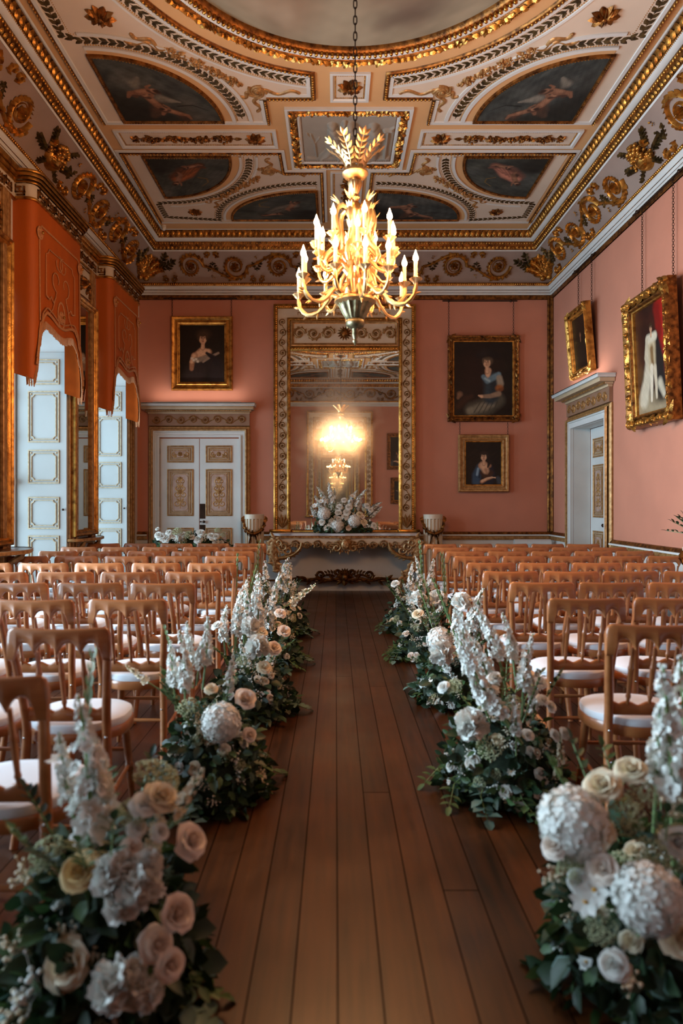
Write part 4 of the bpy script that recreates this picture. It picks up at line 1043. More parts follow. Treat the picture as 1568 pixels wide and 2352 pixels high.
def overdoor(parent, u0, u1, ztop, fm, frieze=True):
    """moulded surround, carved frieze, shelf cornice"""
    for prof, m, nm in (([(.0, 0), (.0, .05), (.03, .055), (.035, .03)], WHITE, 'door_surround'), ([(.035, .0), (.035, .03), (.075, .035), (.08, .055), (.10, .055)], WHITE, 'door_surround'), ([(.10, 0), (.10, .075), (.12, .085), (.135, .06)], GOLD_PAINT, 'gilt_fillet'),
                        ([(.135, 0), (.135, .04), (.16, .04), (.18, .02), (.18, 0)], GOLD_PAINT, 'gilt_border')):
        q = sweep2(MB(), [(u1, 0.02), (u1, ztop), (u0, ztop), (u0, 0.02)], [(-o, n) for o, n in prof]); q.map(fm); q.build(nm, m, parent)
    zf = ztop + .185
    b = MB().box(u0 - .17, u1 + .17, zf, zf + .19, 0, .045); b.map(fm); b.build('frieze_board', FRIEZE, parent, smooth=False)
    g = MB(); scroll_run(g, None, u1 - u0 + .28, .15, .2, .062, .016, simple=True); g.map(lambda s, t, n: fm(u0 - .14 + s, zf + .02 + t, .045 + n)); g.build('carved_frieze', GOLD_PAINT, parent)
    z = zf + .19; c = MB()
    for d, h0, h1, pr in ((.18, 0, .03, .07), (.205, .03, .055, .11), (.25, .055, .105, .20), (.275, .105, .14, .235), (.285, .14, .155, .245)):
        q = MB().box(u0 - d, u1 + d, z + h0, z + h1, 0, pr, .006)
        if h0 < .1: c.merge(q)
        else: q.map(fm); q.build('shelf_cornice', WHITE, parent)
    c.map(fm); c.build('cornice_moulding', TAN, parent)
    dn = MB()
    for k in range(int((u1 - u0 + .4) / .03)): dn.box(u0 - .2 + k * .03, u0 - .2 + k * .03 + .016, z + .03, z + .054, .1, .12)
    dn.map(fm); dn.build('dentils', GOLD_PAINT, parent)
    return z + .155
def uplight(parent, pos, size, rot):
    l = bpy.data.lights.new('cornice_light', 'AREA'); l.shape = 'RECTANGLE'; l.size = size; l.size_y = .03; l.energy = UPLIGHT; l.color = (1.0, .93, .86)
    o = bpy.data.objects.new('cornice_light', l); COL.objects.link(o); o.location = pos; o.rotation_euler = rot
LED = mat('lamp_housing', (190, 186, 178), .5)
d1 = tag(empty('door_1', (0, YB, 0)), kind='structure')
fm = lambda u, z, n: (u, -n - .012, z)
def fwd(f): return lambda u, z, n: f(u, z, n)
L1 = leaf_door(d1, -2.827, -2.196, 2.45, fm, 1); L2 = leaf_door(d1, -2.186, -1.554, 2.45, fm, -1)
q = MB().box(-2.83, -1.55, 0, 2.46, -.06, -.05); 
p = MB().box(-2.185, -2.10, 1.16, 1.40, 0, .008, .002); p.box(-2.185, -2.10, .86, 1.06, 0, .008, .002); p.map(fm); p.build('finger_plate', IRON, L2, smooth=False)
k = MB().blob((-2.115, -.04, 1.11), .022, 10, 8).blob((-2.17, -.03, 1.11), .013, 8, 6); k.build('door_knob', IRON, L2)
ztop = overdoor(d1, -2.83, -1.55, 2.47, fm)
hs = MB()
for z in (.5, 1.35, 2.2): hs.tube([(-2.835, -.02, z), (-2.835, -.02, z + .1)], .008, 6)
hs.build('hinges', IRON, d1)
q = MB().box(-2.9, -1.5, YB - .20, YB - .16, ztop, ztop + .02, .004); tag(q.build('cornice_lamp', LED, None), 'slim lamp strip on the cornice of the double doors', 'lamp')
uplight(None, (-2.2, YB - .18, ztop + .024), 1.45, (PI, 0, 0))
d2 = tag(empty('door_2', (XR, 0, 0)), kind='structure')
fr_ = lambda u, z, n: (-n - .004, u, z)
MBr = MB()
ztop2 = overdoor(d2, DY0, DY1, DZ, fr_)
for ch in d2.children: ch.data.flip_normals()
rv = MB().box(.0, .24, DY1 - .004, DY1, 0, DZ).box(.0, .24, DY0, DY0 + .004, 0, DZ).box(0, .24, DY0, DY1, DZ - .004, DZ); rv.build('reveal', WHITE, d2, smooth=False)
fl = lambda u, z, n: (.245 - n, u, z)
La = leaf_door(d2, 9.335, DY1 - .005, DZ - .01, fl, -1); Lb = leaf_door(d2, DY0 + .005, 9.325, DZ - .01, fl, 1)
for o in (La, Lb):
    for x in [o] + list(o.children): x.data.flip_normals()
p = MB().box(.232, .244, 9.345, 9.375, 1.16, 1.42, .002).box(.232, .244, 9.345, 9.375, .82, 1.04, .002); p.build('finger_plate', IRON, La, smooth=False)
k = MB().blob((.2, 9.365, 1.10), .026, 10, 8).tube([(.24, 9.365, 1.10), (.2, 9.365, 1.10)], .012, 8); k.build('door_knob', IRON, La)
q = MB().box(XR - .20, XR - .16, DY0 - .05, DY1 + .05, ztop2, ztop2 + .02, .004); tag(q.build('cornice_lamp', LED, None), 'slim lamp strip on the cornice of the right wall door', 'lamp')
uplight(None, (XR - .18, (DY0 + DY1) / 2, ztop2 + .024), 1.3, (PI, 0, PI / 2))
# ================================================================ overmantel mirror, portraits, console, pedestals
MX = .148
GLOW_HAZE = mirror_mat('glow_hazed_mirror_glass', True, (.05, 0, 2.55))  # patch centred on the chandelier's reflection, its glow put into the glass
def big_mirror(y, ry, label, glow_haze):
    t = empty('wall_mirror', (MX, y, 0), ry, label, 'mirror')
    fm = lambda x, z, n: (x, -n, z)
    W, zb, zt = 1.138, .985, 4.60
    b = MB().box(-W, W, zb, zt, 0, .05); b.map(fm); b.build('back_board', WHITE_WARM, t, smooth=False)
    rect = lambda i, top: [(-W + i, zb), (W - i, zb), (W - i, zt - top), (-W + i, zt - top)]
    openU = lambda i, top: [(W - i, zb), (W - i, zt - top), (-W + i, zt - top), (-W + i, zb)]
    g = MB()
    sweep2(g, openU(0, 0), [(0, .0), (0, .09), (.02, .10), (.03, .085), (.055, .085), (.065, .07), (.065, .05)])
    sweep2(g, openU(.215, .215), [(0, .05), (.0, .075), (.02, .085), (.04, .07), (.05, .06), (.055, .05)])
    g.map(fm); g.build('gilt_frame', GOLD, t)
    g = MB(); beading(g, [(x, z) for x, z in openU(.042, .042)], .034, .012, False, .088); g.map(fm); g.build('beaded_edge', GOLD_BRIGHT, t); g = MB(); beading(g, openU(.245, .245), .024, .009, False, .078); g.map(fm); g.build('beaded_edge', GOLD_BRIGHT, t)
    g = MB()
    for sg in (-1, 1):
        q = MB(); scroll_run(q, None, 3.15, .12, .17, .056, .022, simple=True)
        g.merge(q, lambda p: (sg * (W - .14) + (p.y - .06), zb + .27 + p.x, .05 + p.z))
        for a in (-.5, -.2, .1, .4): leaf(g, (sg * (W - .14), zb + .02), PI / 2 + a * 1.0, .24, .035, .05, n0=.05)
    q = MB(); fret(q, 1.5, .05, .008, .01); g.merge(q, lambda p: (-.75 + p.x, zt - .165 + p.y, .05 + p.z))
    g.map(fm); g.build('carved_scrolls', GOLD_PAINT, t, angle=75)
    # crest panel with scrolls and a mask
    z0, z1 = 3.93, 4.34
    f = MB(); sweep2(f, [(-.86, z0), (.86, z0), (.86, z1), (-.86, z1)], [(0, .05), (0, .075), (.02, .08), (.035, .06), (.05, .055)], True); f.map(fm); f.build('panel_moulding', GOLD_PAINT, t)
    for sg in (-1, 1):
        g = MB()
        for k, cx in enumerate((.27, .50, .73)):
            sp = spiral_pts((sg * cx, 4.135), .105, .03, PI if sg > 0 else 0, 1.35, (1 if k % 2 else -1) * sg); n = len(sp)
            ridge(g, sp, [.02 * (1 - .5 * i / n) for i in range(n)], .03); acanthus(g, sp[:16], .016, .06, .025, 2, (-(1 if k % 2 else -1) * sg,)); rosette(g, (sg * cx, 4.135), .035, .035, 6)
        g.map(lambda x, z, n: fm(x, z, n + .05)); g.build('crest_scrolls', GOLD_PAINT, t)
    m = MB().blob((0, 4.14, .06), (.055, .075, .05), 10, 8).blob((0, 4.13, .11), (.014, .022, .016), 6, 4)
    for s_ in (-1, 1): m.blob((s_ * .02, 4.155, .102), (.012, .007, .008), 6, 4); m.blob((s_ * .03, 4.115, .09), (.02, .018, .015), 6, 4)
    m.blob((0, 4.095, .1), (.02, .007, .01), 6, 4)
    for k in range(14): leaf(m, (0, 4.14), 2 * PI * k / 14, .13, .024, .03)
    m.map(lambda x, z, n: fm(x, z, n + .04)); m.build('carved_mask', GOLD_DARK, t)
    f = MB().box(-.868, .868, 3.855, 3.925, .05, .085, .012); f.map(fm); f.build('gilt_rail', GOLD, t)
    g = MB(); beading(g, [(-.86, 3.89), (.86, 3.89)], .045, .016, False, .085); g.map(fm); g.build('gilt_rail_beads', GOLD_BRIGHT, t)
    gl = MB().add([fm(-.87, zb, .052), fm(.87, zb, .052), fm(.87, 3.86, .052), fm(-.87, 3.86, .052)], [(0, 1, 2, 3)]); gl.build('mirror_glass', GLOW_HAZE if glow_haze else mirror_mat('clear_mirror_glass', False), t, smooth=False)
    s = MB().box(-1.2, -.86, .945, .99, .03, .16, .004).box(.86, 1.2, .945, .99, .03, .16, .004).box(-.85, .85, .945, .975, .03, .11, .004); s.map(fm); s.build('gilt_plinth', GOLD_BRIGHT, t)
    return t
big_mirror(YB, 0, 'tall gilt framed mirror above the console table, hazy glass with painted chandelier glow', True)
b = big_mirror(YF, PI, 'matching tall mirror on the near wall, seen only as a reflection', False); b.location.x = MX
# ---- carved console table
ct = empty('console_table', (MX, 0, 0), 0, 'wide carved gilt console table with pale top below the tall mirror', 'table')
y0, y1 = 10.42, YB - .06; z1 = .943
n = 16; prof = [(-1.17, y1), (-1.17, y0 + .1), (-1.12, y0 + .03), (-1.0, y0), (-.4, y0 + .02), (0, y0 - .02), (.4, y0 + .02), (1.0, y0), (1.12, y0 + .03), (1.17, y0 + .1), (1.17, y1)]
MB().prism(prof, z1 - .035, z1).build('table_top', MARBLE, ct, smooth=False)
MB().prism([(x * .98, y + (.015 if y < y1 else 0)) for x, y in prof], z1 - .075, z1 - .035).build('gilt_edge', CONSOLE_GILT, ct, smooth=False)
g = MB(); beading(g, [(x * .985, y) for x, y in prof[2:9]], .022, .009, False, 0); g.v = [(x, y - .002, z1 - .05 + z) for x, y, z in g.v]; g.build('edge_beads', GOLD_BRIGHT, ct)
def apr(x): return z1 - .075 - (.13 + .05 * math.cos(PI * 2 * x / 1.05) * .5 + (.06 if abs(x) < .1 else 0) + .09 * max(0, abs(x) - .82) / .2)
a = MB(); m = 60; a.loops([[(-1.08 + 2.16 * k / m, y0 + .05, z1 - .075), (-1.08 + 2.16 * k / m, y0 + .05, apr(-1.08 + 2.16 * k / m) + .02), (-1.08 + 2.16 * k / m, y0 + .09, apr(-1.08 + 2.16 * k / m) + .02), (-1.08 + 2.16 * k / m, y0 + .09, z1 - .075)] for k in range(m + 1)], True, True, True)
a.build('apron', WHITE_WARM, ct, smooth=False)
g = MB(); q = MB(); scroll_run(q, None, 2.04, .17, .17, .062, .035, simple=True); g.merge(q, lambda p: (-1.02 + p.x, y0 + .05 - p.z, z1 - .255 + p.y))
for k in range(m):
    x = -1.06 + 2.12 * k / m; q = MB(); leaf(q, (0, 0), -PI / 2 + .35 * math.sin(k * 1.7), .06 + .025 * math.sin(k * 2.3), .02, .03); g.merge(q, lambda p: (x + p.x, y0 + .045 - p.z, apr(x) + .035 + p.y))
g.build('carved_apron', CONSOLE_GILT, ct, angle=75)
mk = MB().blob((0, y0 - .01, z1 - .17), (.06, .05, .085), 10, 8).blob((0, y0 - .065, z1 - .175), (.014, .018, .025), 6, 4)
for s_ in (-1, 1):
    mk.blob((s_ * .022, y0 - .055, z1 - .15), (.012, .01, .008), 6, 4); mk.blob((s_ * .03, y0 - .045, z1 - .2), (.02, .018, .016), 6, 4)
    q = MB(); ridge(q, spiral_pts((s_ * .13, -.22), .07, .02, PI / 2, 1.2, s_, 18), .02, .04); acanthus(q, [(s_ * (.05 + .2 * k / 6), -.1 - .03 * k) for k in range(7)], .02, .1, .04, 1); mk.merge(q, lambda p: (p.x, y0 + .03 - p.z, z1 + p.y))
for k in range(10): q = MB(); leaf(q, (0, -.15), PI * k / 9, .12, .025, .04); mk.merge(q, lambda p: (p.x, y0 + .03 - p.z, z1 + p.y))
mk.build('carved_mask', CONSOLE_GILT, ct)
for sg, nm in ((-1, 'l'), (1, 'r')):
    pth = [(1.08, .86), (1.12, .74), (1.115, .60), (1.08, .48), (1.0, .36), (.92, .26), (.865, .16), (.86, .08), (.89, .02), (.93, 0)]
    lg = MB().tube([(sg * x, y0 + .08 + .12 * max(0, 1 - z / .86) ** 1.5, z) for x, z in pth], [.075, .085, .08, .07, .056, .045, .036, .034, .04, .035], 10)
    L = lg.build('leg', CONSOLE_GILT, ct)
    q = MB()
    P2 = [(sg * x, z) for x, z in pth]
    for k in range(6):
        x, z = P2[k]; x2, z2 = P2[k + 1]; an = math.atan2(z2 - z, x2 - x)
        for da in (-.7, 0, .7): leaf(q, (x, z), an + da, .17 - .012 * k, .035, .03)
        for da in (-.9, .9): leaf(q, (x, z), an + PI + da, .13, .03, .03)
    for k in range(3): ridge(q, spiral_pts((sg * (1.02 - .07 * k), .80 - .06 * k), .07, .02, 0 if sg > 0 else PI, 1.1, -sg, 14), .02, .04)
    sp = MB().merge(q, lambda p: (p.x, y0 + .035 + .12 * max(0, 1 - p.y / .86) ** 1.5 - p.z, p.y)); sp.build('leg_carving', CONSOLE_GILT, L, angle=75)
    br = MB(); q = MB(); pb = [(sg * (1.02 - .35 * math.sin(k / 8 * PI / 2)), .56 + .24 * (1 - math.cos(k / 8 * PI / 2))) for k in range(9)]
    ridge(q, pb, .03, .05); acanthus(q, pb, .02, .09, .04, 1); br.merge(q, lambda p: (p.x, y0 + .06 - p.z, p.y)); br.build('leg_bracket', GOLD_PAINT, L)
g = MB().box(-.86, .86, y1 - .17, y1 - .08, .17, .22, .012); g.build('stretcher', CONSOLE_GILT, ct)
g = MB()
ridge(g, wavy((-.84, .2), (.84, .2), .018, 40, 5), .022, .04)
for k in range(24): leaf(g, (-.8 + 1.6 * k / 23, .2), (0 if k > 11 else PI) + .8 * math.sin(k * 1.9), .13, .026, .04)
for sg in (-1, 1):
    ridge(g, spiral_pts((sg * .38, .27), .08, .02, -PI / 2, 1.1, sg, 18), .022, .045); acanthus(g, [(sg * (.1 + .3 * k / 7), .24 + .06 * math.sin(k / 7 * PI)) for k in range(8)], .024, .1, .05, 1)
    ridge(g, spiral_pts((sg * .12, .31), .06, .015, -PI / 2, 1.1, -sg, 16), .02, .05)
for k in range(11): leaf(g, (0, .24), PI * k / 10, .15, .03, .06)
g.blob((0, .24, .05), (.05, .06, .05), 8, 6); leaf(g, (0, .2), -PI / 2, .1, .05, .05)
g.map(lambda x, z, n: (x, y1 - .165 - n, z)); g.build('carved_stretcher', GOLD_DARK, ct)
# ---- fluted pedestals
def pedestal(x, y, label, top=1.235):
    t = empty('pedestal', (x, y, 0), 0, label, 'pedestal', 'fluted column pedestals')
    ns = 192; r = .148
    def fl(k, z): return 1.0
    def flm(k, z): return 1 - (.15 if math.sin(2 * PI * (k + .5) * 16 / ns) > -.15 else 0)
    b = MB(); zs = [.12, top - .075, top - .06]
    b.lathe([(r, .12), (r, .16)], ns, cap=False); b.lathe([(r, .16), (r, .17), (r, top - .08), (r, top - .07)], ns, mod=lambda k, z: flm(k, z) if .165 < z < top - .075 else 1, cap=False)
    b.lathe([(r, top - .07), (r, top - .045)], ns, cap=False)
    b.build('fluted_shaft', WHITE_WARM, t, smooth=False)
    MB().lathe([(0, top - .045), (r, top - .045), (r + .002, top), (0, top)], 48, cap=False).build('top_slab', WHITE_WARM, t)
    MB().lathe([(0, 0), (.19, 0), (.19, .07), (.175, .085), (.165, .12), (0, .12)], 32, cap=False).build('base', WHITE_WARM, t)
    g = MB(); q = MB()
    sw = [(-1.5 + 3.0 * k / 20, top - .10 - .20 * math.sin(PI * k / 20) ** .8) for k in range(21)]
    ridge(q, sw, .03, .035)
    for k in range(20): leaf(q, sw[k], (0 if k < 10 else PI) + (.7 if k % 2 else -.7), .10, .025, .045)
    for sg in (-1, 1):
        ridge(q, [(sg * .1, top - .29), (sg * .3, top - .36), (sg * .5, top - .5)], .028, .03)
        for k in range(5): leaf(q, (sg * (.1 + .1 * k), top - .3 - .05 * k), -PI / 2 + sg * .5 + (.6 if k % 2 else -.6), .09, .025, .04)
        rosette(q, (sg * 1.5, top - .08), .06, .05, 7)
    rosette(q, (0, top - .30), .05, .05, 7)
    def cyl(s, z, n):
        a = -PI / 2 + s * 1.0; rr_ = r + n; return (rr_ * math.cos(a), rr_ * math.sin(a), z)
    def leafscale(s, z, n): return cyl(s if True else s, z, n)
    g.merge(q, lambda p: cyl(p.x, p.y, p.z)); g.build('carved_swag', GOLD_DARK, t)
pedestal(-1.265, 10.62, 'fluted cream pedestal with gilt swag, between the double doors and the console table')
pedestal(1.525, 10.62, 'fluted cream pedestal with gilt swag, to the right of the console table')
# ================================================================ framed portraits
def portrait(pt, W, H, fw, fm_world, label, frame_mat, ornate, depth=.07, group=None, chains=None, rz=0, inner=GOLD):
    """W x H outside the frame; built in (x, z, n) facing -y, then placed by fm_world(root)"""
    t = empty('framed_portrait', (0, 0, 0), 0, label, 'painting', group)
    fm = lambda x, z, n: (x, -n, z)
    w2, h2 = W / 2, H / 2
    R = [(-w2, -h2), (w2, -h2), (w2, h2), (-w2, h2)]
    pr = [(0, 0), (0, depth * .7), (fw * .12, depth), (fw * .3, depth * .9), (fw * .45, depth * .62), (fw * .62, depth * .6), (fw * .72, depth * .8), (fw * .82, depth * .75), (fw * .9, depth * .5), (fw, depth * .4), (fw, depth * .25)]
    f = sweep2(MB(), R, pr, True); f.map(fm); fo = f.build('frame', frame_mat, t)
    if ornate:
        g = MB(); r_ = random.Random(int(W * 1000)); k = ornate
        for cx, cz in R:
            sx, sz = (1 if cx > 0 else -1), (1 if cz > 0 else -1); c = (cx - sx * fw * .35, cz - sz * fw * .35)
            for j in range(7): leaf(g, c, math.atan2(-sz, -sx) + (j - 3) * .45, fw * (1.15 if j in (0, 6) else .8), fw * .22, .025 * k, n0=depth * .75)
            for j in (0, 1): leaf(g, c, math.atan2(sz, sx) + (j - .5), fw * .4, fw * .2, .02, n0=depth * .75)
            ridge(g, spiral_pts(c, fw * .4, fw * .1, 0, 1.2, sx * sz, 14), fw * .1, .03 * k, depth * .75)
        for cx, cz, an in ((0, h2 - fw * .35, 0), (0, -h2 + fw * .35, 0), (w2 - fw * .35, 0, PI / 2), (-w2 + fw * .35, 0, PI / 2)):
            for j in range(6): leaf(g, (cx, cz), an + PI * (j > 2) + (j % 3 - 1) * .28, fw * 1.1, fw * .18, .025 * k, n0=depth * .75)
            rosette(g, (cx, cz), fw * .32 * k, .035, 7); g.v = g.v
        for e in range(4):
            a, b = Vector(R[e]), Vector(R[(e + 1) % 4]); nn = int((b - a).length / (fw * .8)); d = (b - a).normalized(); q = Vector((-d.y, d.x))
            for i in range(1, nn):
                c = a + (b - a) * i / nn + q * fw * .3
                for j in range(2 if k < 1.2 else 3): leaf(g, c, math.atan2(d.y, d.x) + r_.uniform(-.9, .9) + (PI if j % 2 else 0), fw * .5, fw * .16, .022 * k, n0=depth * .7)
                if k > 1.2: ridge(g, spiral_pts(c, fw * .26, fw * .08, r_.uniform(0, 6), 1.1, 1 if i % 2 else -1, 12), fw * .09, .035, depth * .7); g.blob((c.x, c.y, depth * .85), (fw * .12, fw * .12, .03), 6, 4)
        g.map(fm); g.build('frame_carving', GOLD if k > 1.2 else frame_mat, fo, angle=75)
    g = MB(); sl = [(-w2 + fw * .93, -h2 + fw * .93), (w2 - fw * .93, -h2 + fw * .93), (w2 - fw * .93, h2 - fw * .93), (-w2 + fw * .93, h2 - fw * .93)]
    sweep2(g, sl, [(-.006, depth * .5), (-.006, depth * .55), (.008, depth * .5), (.016, depth * .25)], True); g.map(fm); g.build('gilt_slip', inner, fo)
    cw, ch = w2 - fw, h2 - fw
    me = pt.mesh('canvas', lambda a, b: fm(-cw + 2 * cw * a, -ch + 2 * ch * b, depth * .3), CANVAS); place('canvas', me, t)
    bk = MB().box(-w2 + .01, w2 - .01, -h2 + .01, h2 - .01, 0, depth * .2); bk.map(fm); bk.build('backing', DARKWOOD, t, smooth=False)
    return t
def chain(mb, a, b, link=.035, r=.0028):
    a, b = Vector(a), Vector(b); l = (b - a).length; n = max(2, int(l / (link * .78))); d = (b - a) / n
    for i in range(n):
        c = a + d * (i + .5); hh = (b - a).normalized() * link / 2; s_ = Vector((link * .26, 0, 0)) if i % 2 else Vector((0, link * .26, 0))
        p = [c - hh, c - hh * .6 + s_, c + hh * .6 + s_, c + hh, c + hh * .6 - s_, c - hh * .6 - s_, c - hh]; mb.tube(p, r, 5, False)
def lady(seed, dress, kind):
    asp = {1: 1.30, 2: 1.25, 3: 1.22}[kind]
    p = Paint(140, 176, asp, (19, 14, 11), (30, 22, 16), seed)
    sk, sk2 = (204, 160, 126), (150, 104, 76)
    if kind == 1:
        p.ell(.5, .8, .4, .5, (34, 25, 18), 0, .9, .7)
        p.cap([(.30, .10), (.42, .36), (.52, .48)], [.22, .20, .17], (44, 34, 32), .35); p.cap([(.62, .48), (.80, .34), (.86, .1)], [.14, .17, .2], (36, 28, 28), .4)
        p.cap([(.36, .58), (.50, .66), (.64, .68)], [.085, .11, .075], sk2, .3); p.cap([(.38, .60), (.50, .68), (.63, .695)], [.07, .09, .055], sk, .35)
        p.cap([(.33, .60), (.27, .44), (.26, .30)], [.07, .055, .045], sk2, .3); p.cap([(.32, .60), (.265, .46)], [.05, .04], sk, .5)
        p.cap([(.34, .50), (.46, .52), (.60, .58)], [.05, .06, .04], (126, 108, 92), .35)
        for q in ((.27, .54), (.31, .50), (.36, .52), (.40, .47)): p.ell(*q, .03, .028, (202, 186, 166), 0, .4)
        p.cap([(.52, .46), (.66, .56), (.86, .66)], [.022, .03, .026], (140, 118, 100), .4); p.cap([(.60, .66), (.74, .56), (.84, .44)], [.03, .06, .08], (30, 24, 26), .35)
        p.ell(.53, 1.09, .15, .10, (62, 44, 30), 0, .45); p.face(.515, .985, .115, sk, (66, 46, 32), .15)
    elif kind == 2:
        p.ell(.35, .75, .3, .42, (40, 19, 14), 0, .8, .7)
        p.cap([(.30, .10), (.52, .14), (.74, .26)], [.11, .14, .12], (78, 74, 62), .4); p.cap([(.27, .08), (.48, .14), (.66, .2)], [.055, .07, .05], (122, 114, 96), .45)
        for k in range(5): p.cap([(.34 + .08 * k, .05), (.46 + .07 * k, .24)], .010, (62, 58, 48), .6, .8)
        p.cap([(.62, .30), (.64, .52), (.62, .62)], [.11, .115, .12], (44, 56, 62), .35); p.cap([(.66, .60), (.70, .34)], [.05, .07], (34, 42, 48), .5)
        p.cap([(.58, .76), (.575, .60)], [.055, .035], sk2, .3); p.cap([(.585, .76), (.57, .61)], [.045, .022], sk, .4)
        p.cap([(.50, .66), (.57, .585), (.70, .66), (.76, .70)], [.035, .045, .05, .04], (100, 124, 134), .35); p.cap([(.53, .63), (.60, .585)], [.018, .02], (142, 162, 168), .5)
        p.cap([(.77, .64), (.79, .54)], [.05, .055], (148, 132, 112), .35); p.ell(.77, .47, .065, .055, (150, 88, 44), .3, .35); p.ell(.79, .44, .05, .03, (112, 62, 32), .3, .5)
        p.cap([(.76, .37), (.62, .33), (.47, .325)], [.045, .036, .026], (142, 116, 94), .35); p.cap([(.47, .325), (.42, .34)], [.026, .012], sk, .4)
        p.cap([(.10, .36), (.07, .30)], [.045, .025], (124, 92, 70), .5); p.cap([(.08, .16), (.2, .28), (.3, .33)], [.05, .05, .03], (54, 32, 22), .6)
        p.face(.56, .90, .085, sk, (84, 66, 50), -.45); p.cap([(.42, 1.02), (.60, 1.06), (.76, 1.0)], [.04, .07, .05], (24, 18, 17), .35); p.ell(.5, 1.06, .1, .06, (34, 27, 25), .3, .6)
    else:
        p.cap([(.40, .50), (.31, .28), (.29, .08)], [.10, .12, .11], (48, 70, 90), .3); p.cap([(.35, .46), (.32, .28)], [.028, .03], (138, 164, 182), .6, .8); p.cap([(.42, .4), (.38, .2)], [.02, .02], (26, 40, 56), .6)
        p.cap([(.68, .50), (.72, .30), (.62, .08)], [.08, .10, .16], (30, 32, 42), .35); p.cap([(.46, .34), (.60, .24), (.70, .34)], [.06, .11, .08], (64, 39, 27), .4)
        p.cap([(.42, .54), (.52, .56), (.66, .54)], [.07, .08, .06], sk2, .3); p.cap([(.50, .54), (.56, .40)], [.115, .09], sk, .35); p.cap([(.57, .42), (.60, .32)], [.05, .03], sk2, .6, .7)
        p.cap([(.45, .08), (.60, .16), (.74, .20)], [.05, .042, .03], sk2, .3); p.cap([(.46, .10), (.60, .175), (.74, .21)], [.036, .03, .022], sk, .35)
        for dy in (.0, .014, .028): p.cap([(.74, .205), (.84, .185 + dy)], [.014, .007], sk, .35)
        p.cap([(.90, .20), (.96, .08)], [.05, .08], (62, 64, 70), .5)
        p.cap([(.60, .82), (.66, .62), (.62, .5)], [.06, .05, .02], (34, 25, 21), .5); p.face(.505, .80, .115, sk, (44, 33, 27), -.2)
    return p.mottle(.12, 10)
def hang(t, loc, rx=0, rz=0):
    t.location = loc; t.rotation_euler = (rx, 0, rz); return t
PY = YB - .03
pa = portrait(lady(3, None, 1), .985, 1.19, .135, None, 'portrait of a pale lady in a dark gown, above the double doors', GOLD, 0)
hang(pa, (-2.14, PY, 3.815))
MB().box(-.4925, .4925, -.012, 0, .585, .6).build('frame_edge', GOLD_DARK, pa)
pb = portrait(lady(5, None, 2), 1.145, 1.385, .10, None, 'large portrait of a seated lady in blue, upper of the two beside the mirror', GOLD_DARK, .9)
hang(pb, (2.377, PY, 3.41))
pc = portrait(lady(8, None, 3), .815, .925, .12, None, 'smaller portrait of a lady with open hand, hanging below the large seated lady', GOLD_PAINT, 0)
hang(pc, (2.38, PY, 2.05))
def robed():
    p = Paint(110, 150, 1.45, (34, 17, 13), (52, 22, 16), 9)
    p.cap([(.9, 1.4), (.8, .9), (.85, .5)], [.22, .14, .06], (150, 24, 16), .35); p.cap([(.7, 1.35), (.78, 1.0)], [.1, .05], (112, 18, 14), .5); p.cap([(.99, 1.2), (.95, .95)], [.08, .06], (108, 118, 120), .6)
    p.ell(.5, .1, .8, .14, (150, 132, 104), 0, .5); p.ell(.8, .16, .3, .08, (84, 70, 52), 0, .6)
    p.cap([(.62, .95), (.72, .6), (.75, .3)], [.12, .17, .16], (26, 24, 24), .35)
    p.cap([(.45, .9), (.36, .55), (.2, .22), (.12, .16)], [.08, .12, .14, .06], (188, 174, 150), .3); p.cap([(.5, .9), (.5, .62)], [.12, .11], (176, 156, 124), .3); p.cap([(.5, .85), (.52, .55)], [.05, .04], (120, 90, 56), .5)
    p.cap([(.48, .6), (.46, .35), (.44, .16)], [.05, .045, .03], (206, 190, 166), .3); p.cap([(.58, .58), (.6, .35), (.6, .18)], [.05, .04, .028], (190, 172, 146), .3); p.cap([(.72, .35), (.82, .2)], [.07, .05], (180, 168, 146), .5)
    p.cap([(.38, 1.0), (.62, 1.0)], [.06, .06], (196, 182, 158), .35); p.cap([(.36, .98), (.3, .76), (.34, .66)], [.045, .04, .025], (182, 166, 140), .3); p.ell(.14, .56, .07, .12, (70, 48, 26), 0, .6)
    p.face(.5, 1.13, .055, (196, 148, 116), (52, 34, 22), .2); return p.mottle(.1, 10)
def dark_sitter():
    p = Paint(80, 100, 1.25, (20, 14, 11), (30, 20, 15), 12); p.cap([(.5, .1), (.5, .5)], [.3, .2], (27, 18, 15), .5); p.face(.5, .82, .085, (112, 72, 50), (26, 18, 14), .2, (70, 44, 32)); return p.mottle(.1, 10)
pd = portrait(dark_sitter(), .76, .93, .105, None, 'small dark portrait in bright gilt frame above the right wall door', GOLD, .9, .10)
hang(pd, (XR - .075, 9.375, 3.635), math.radians(5), -PI / 2); pd.rotation_euler = (math.radians(5), 0, -PI / 2)
pe = portrait(robed(), 1.02, 1.44, .15, None, 'large portrait of a robed standing figure in heavy gilt frame, at the right edge', GOLD_DARK, 1.35, .13)
hang(pe, (XR - .06, 7.28, 2.965)); pe.rotation_euler = (math.radians(2.5), 0, -PI / 2)
pf = portrait(lady(15, None, 3), .95, 1.25, .12, None, 'dark portrait on the near wall, upper of two reflected in the mirror', GOLD_DARK, 0)
hang(pf, (2.25, YF + .03, 3.2), 0, PI)
pg = portrait(lady(16, None, 1), .8, .9, .12, None, 'dark portrait on the near wall, lower of two reflected in the mirror', GOLD_DARK, 0)
hang(pg, (2.3, YF + .03, 1.85), 0, PI)
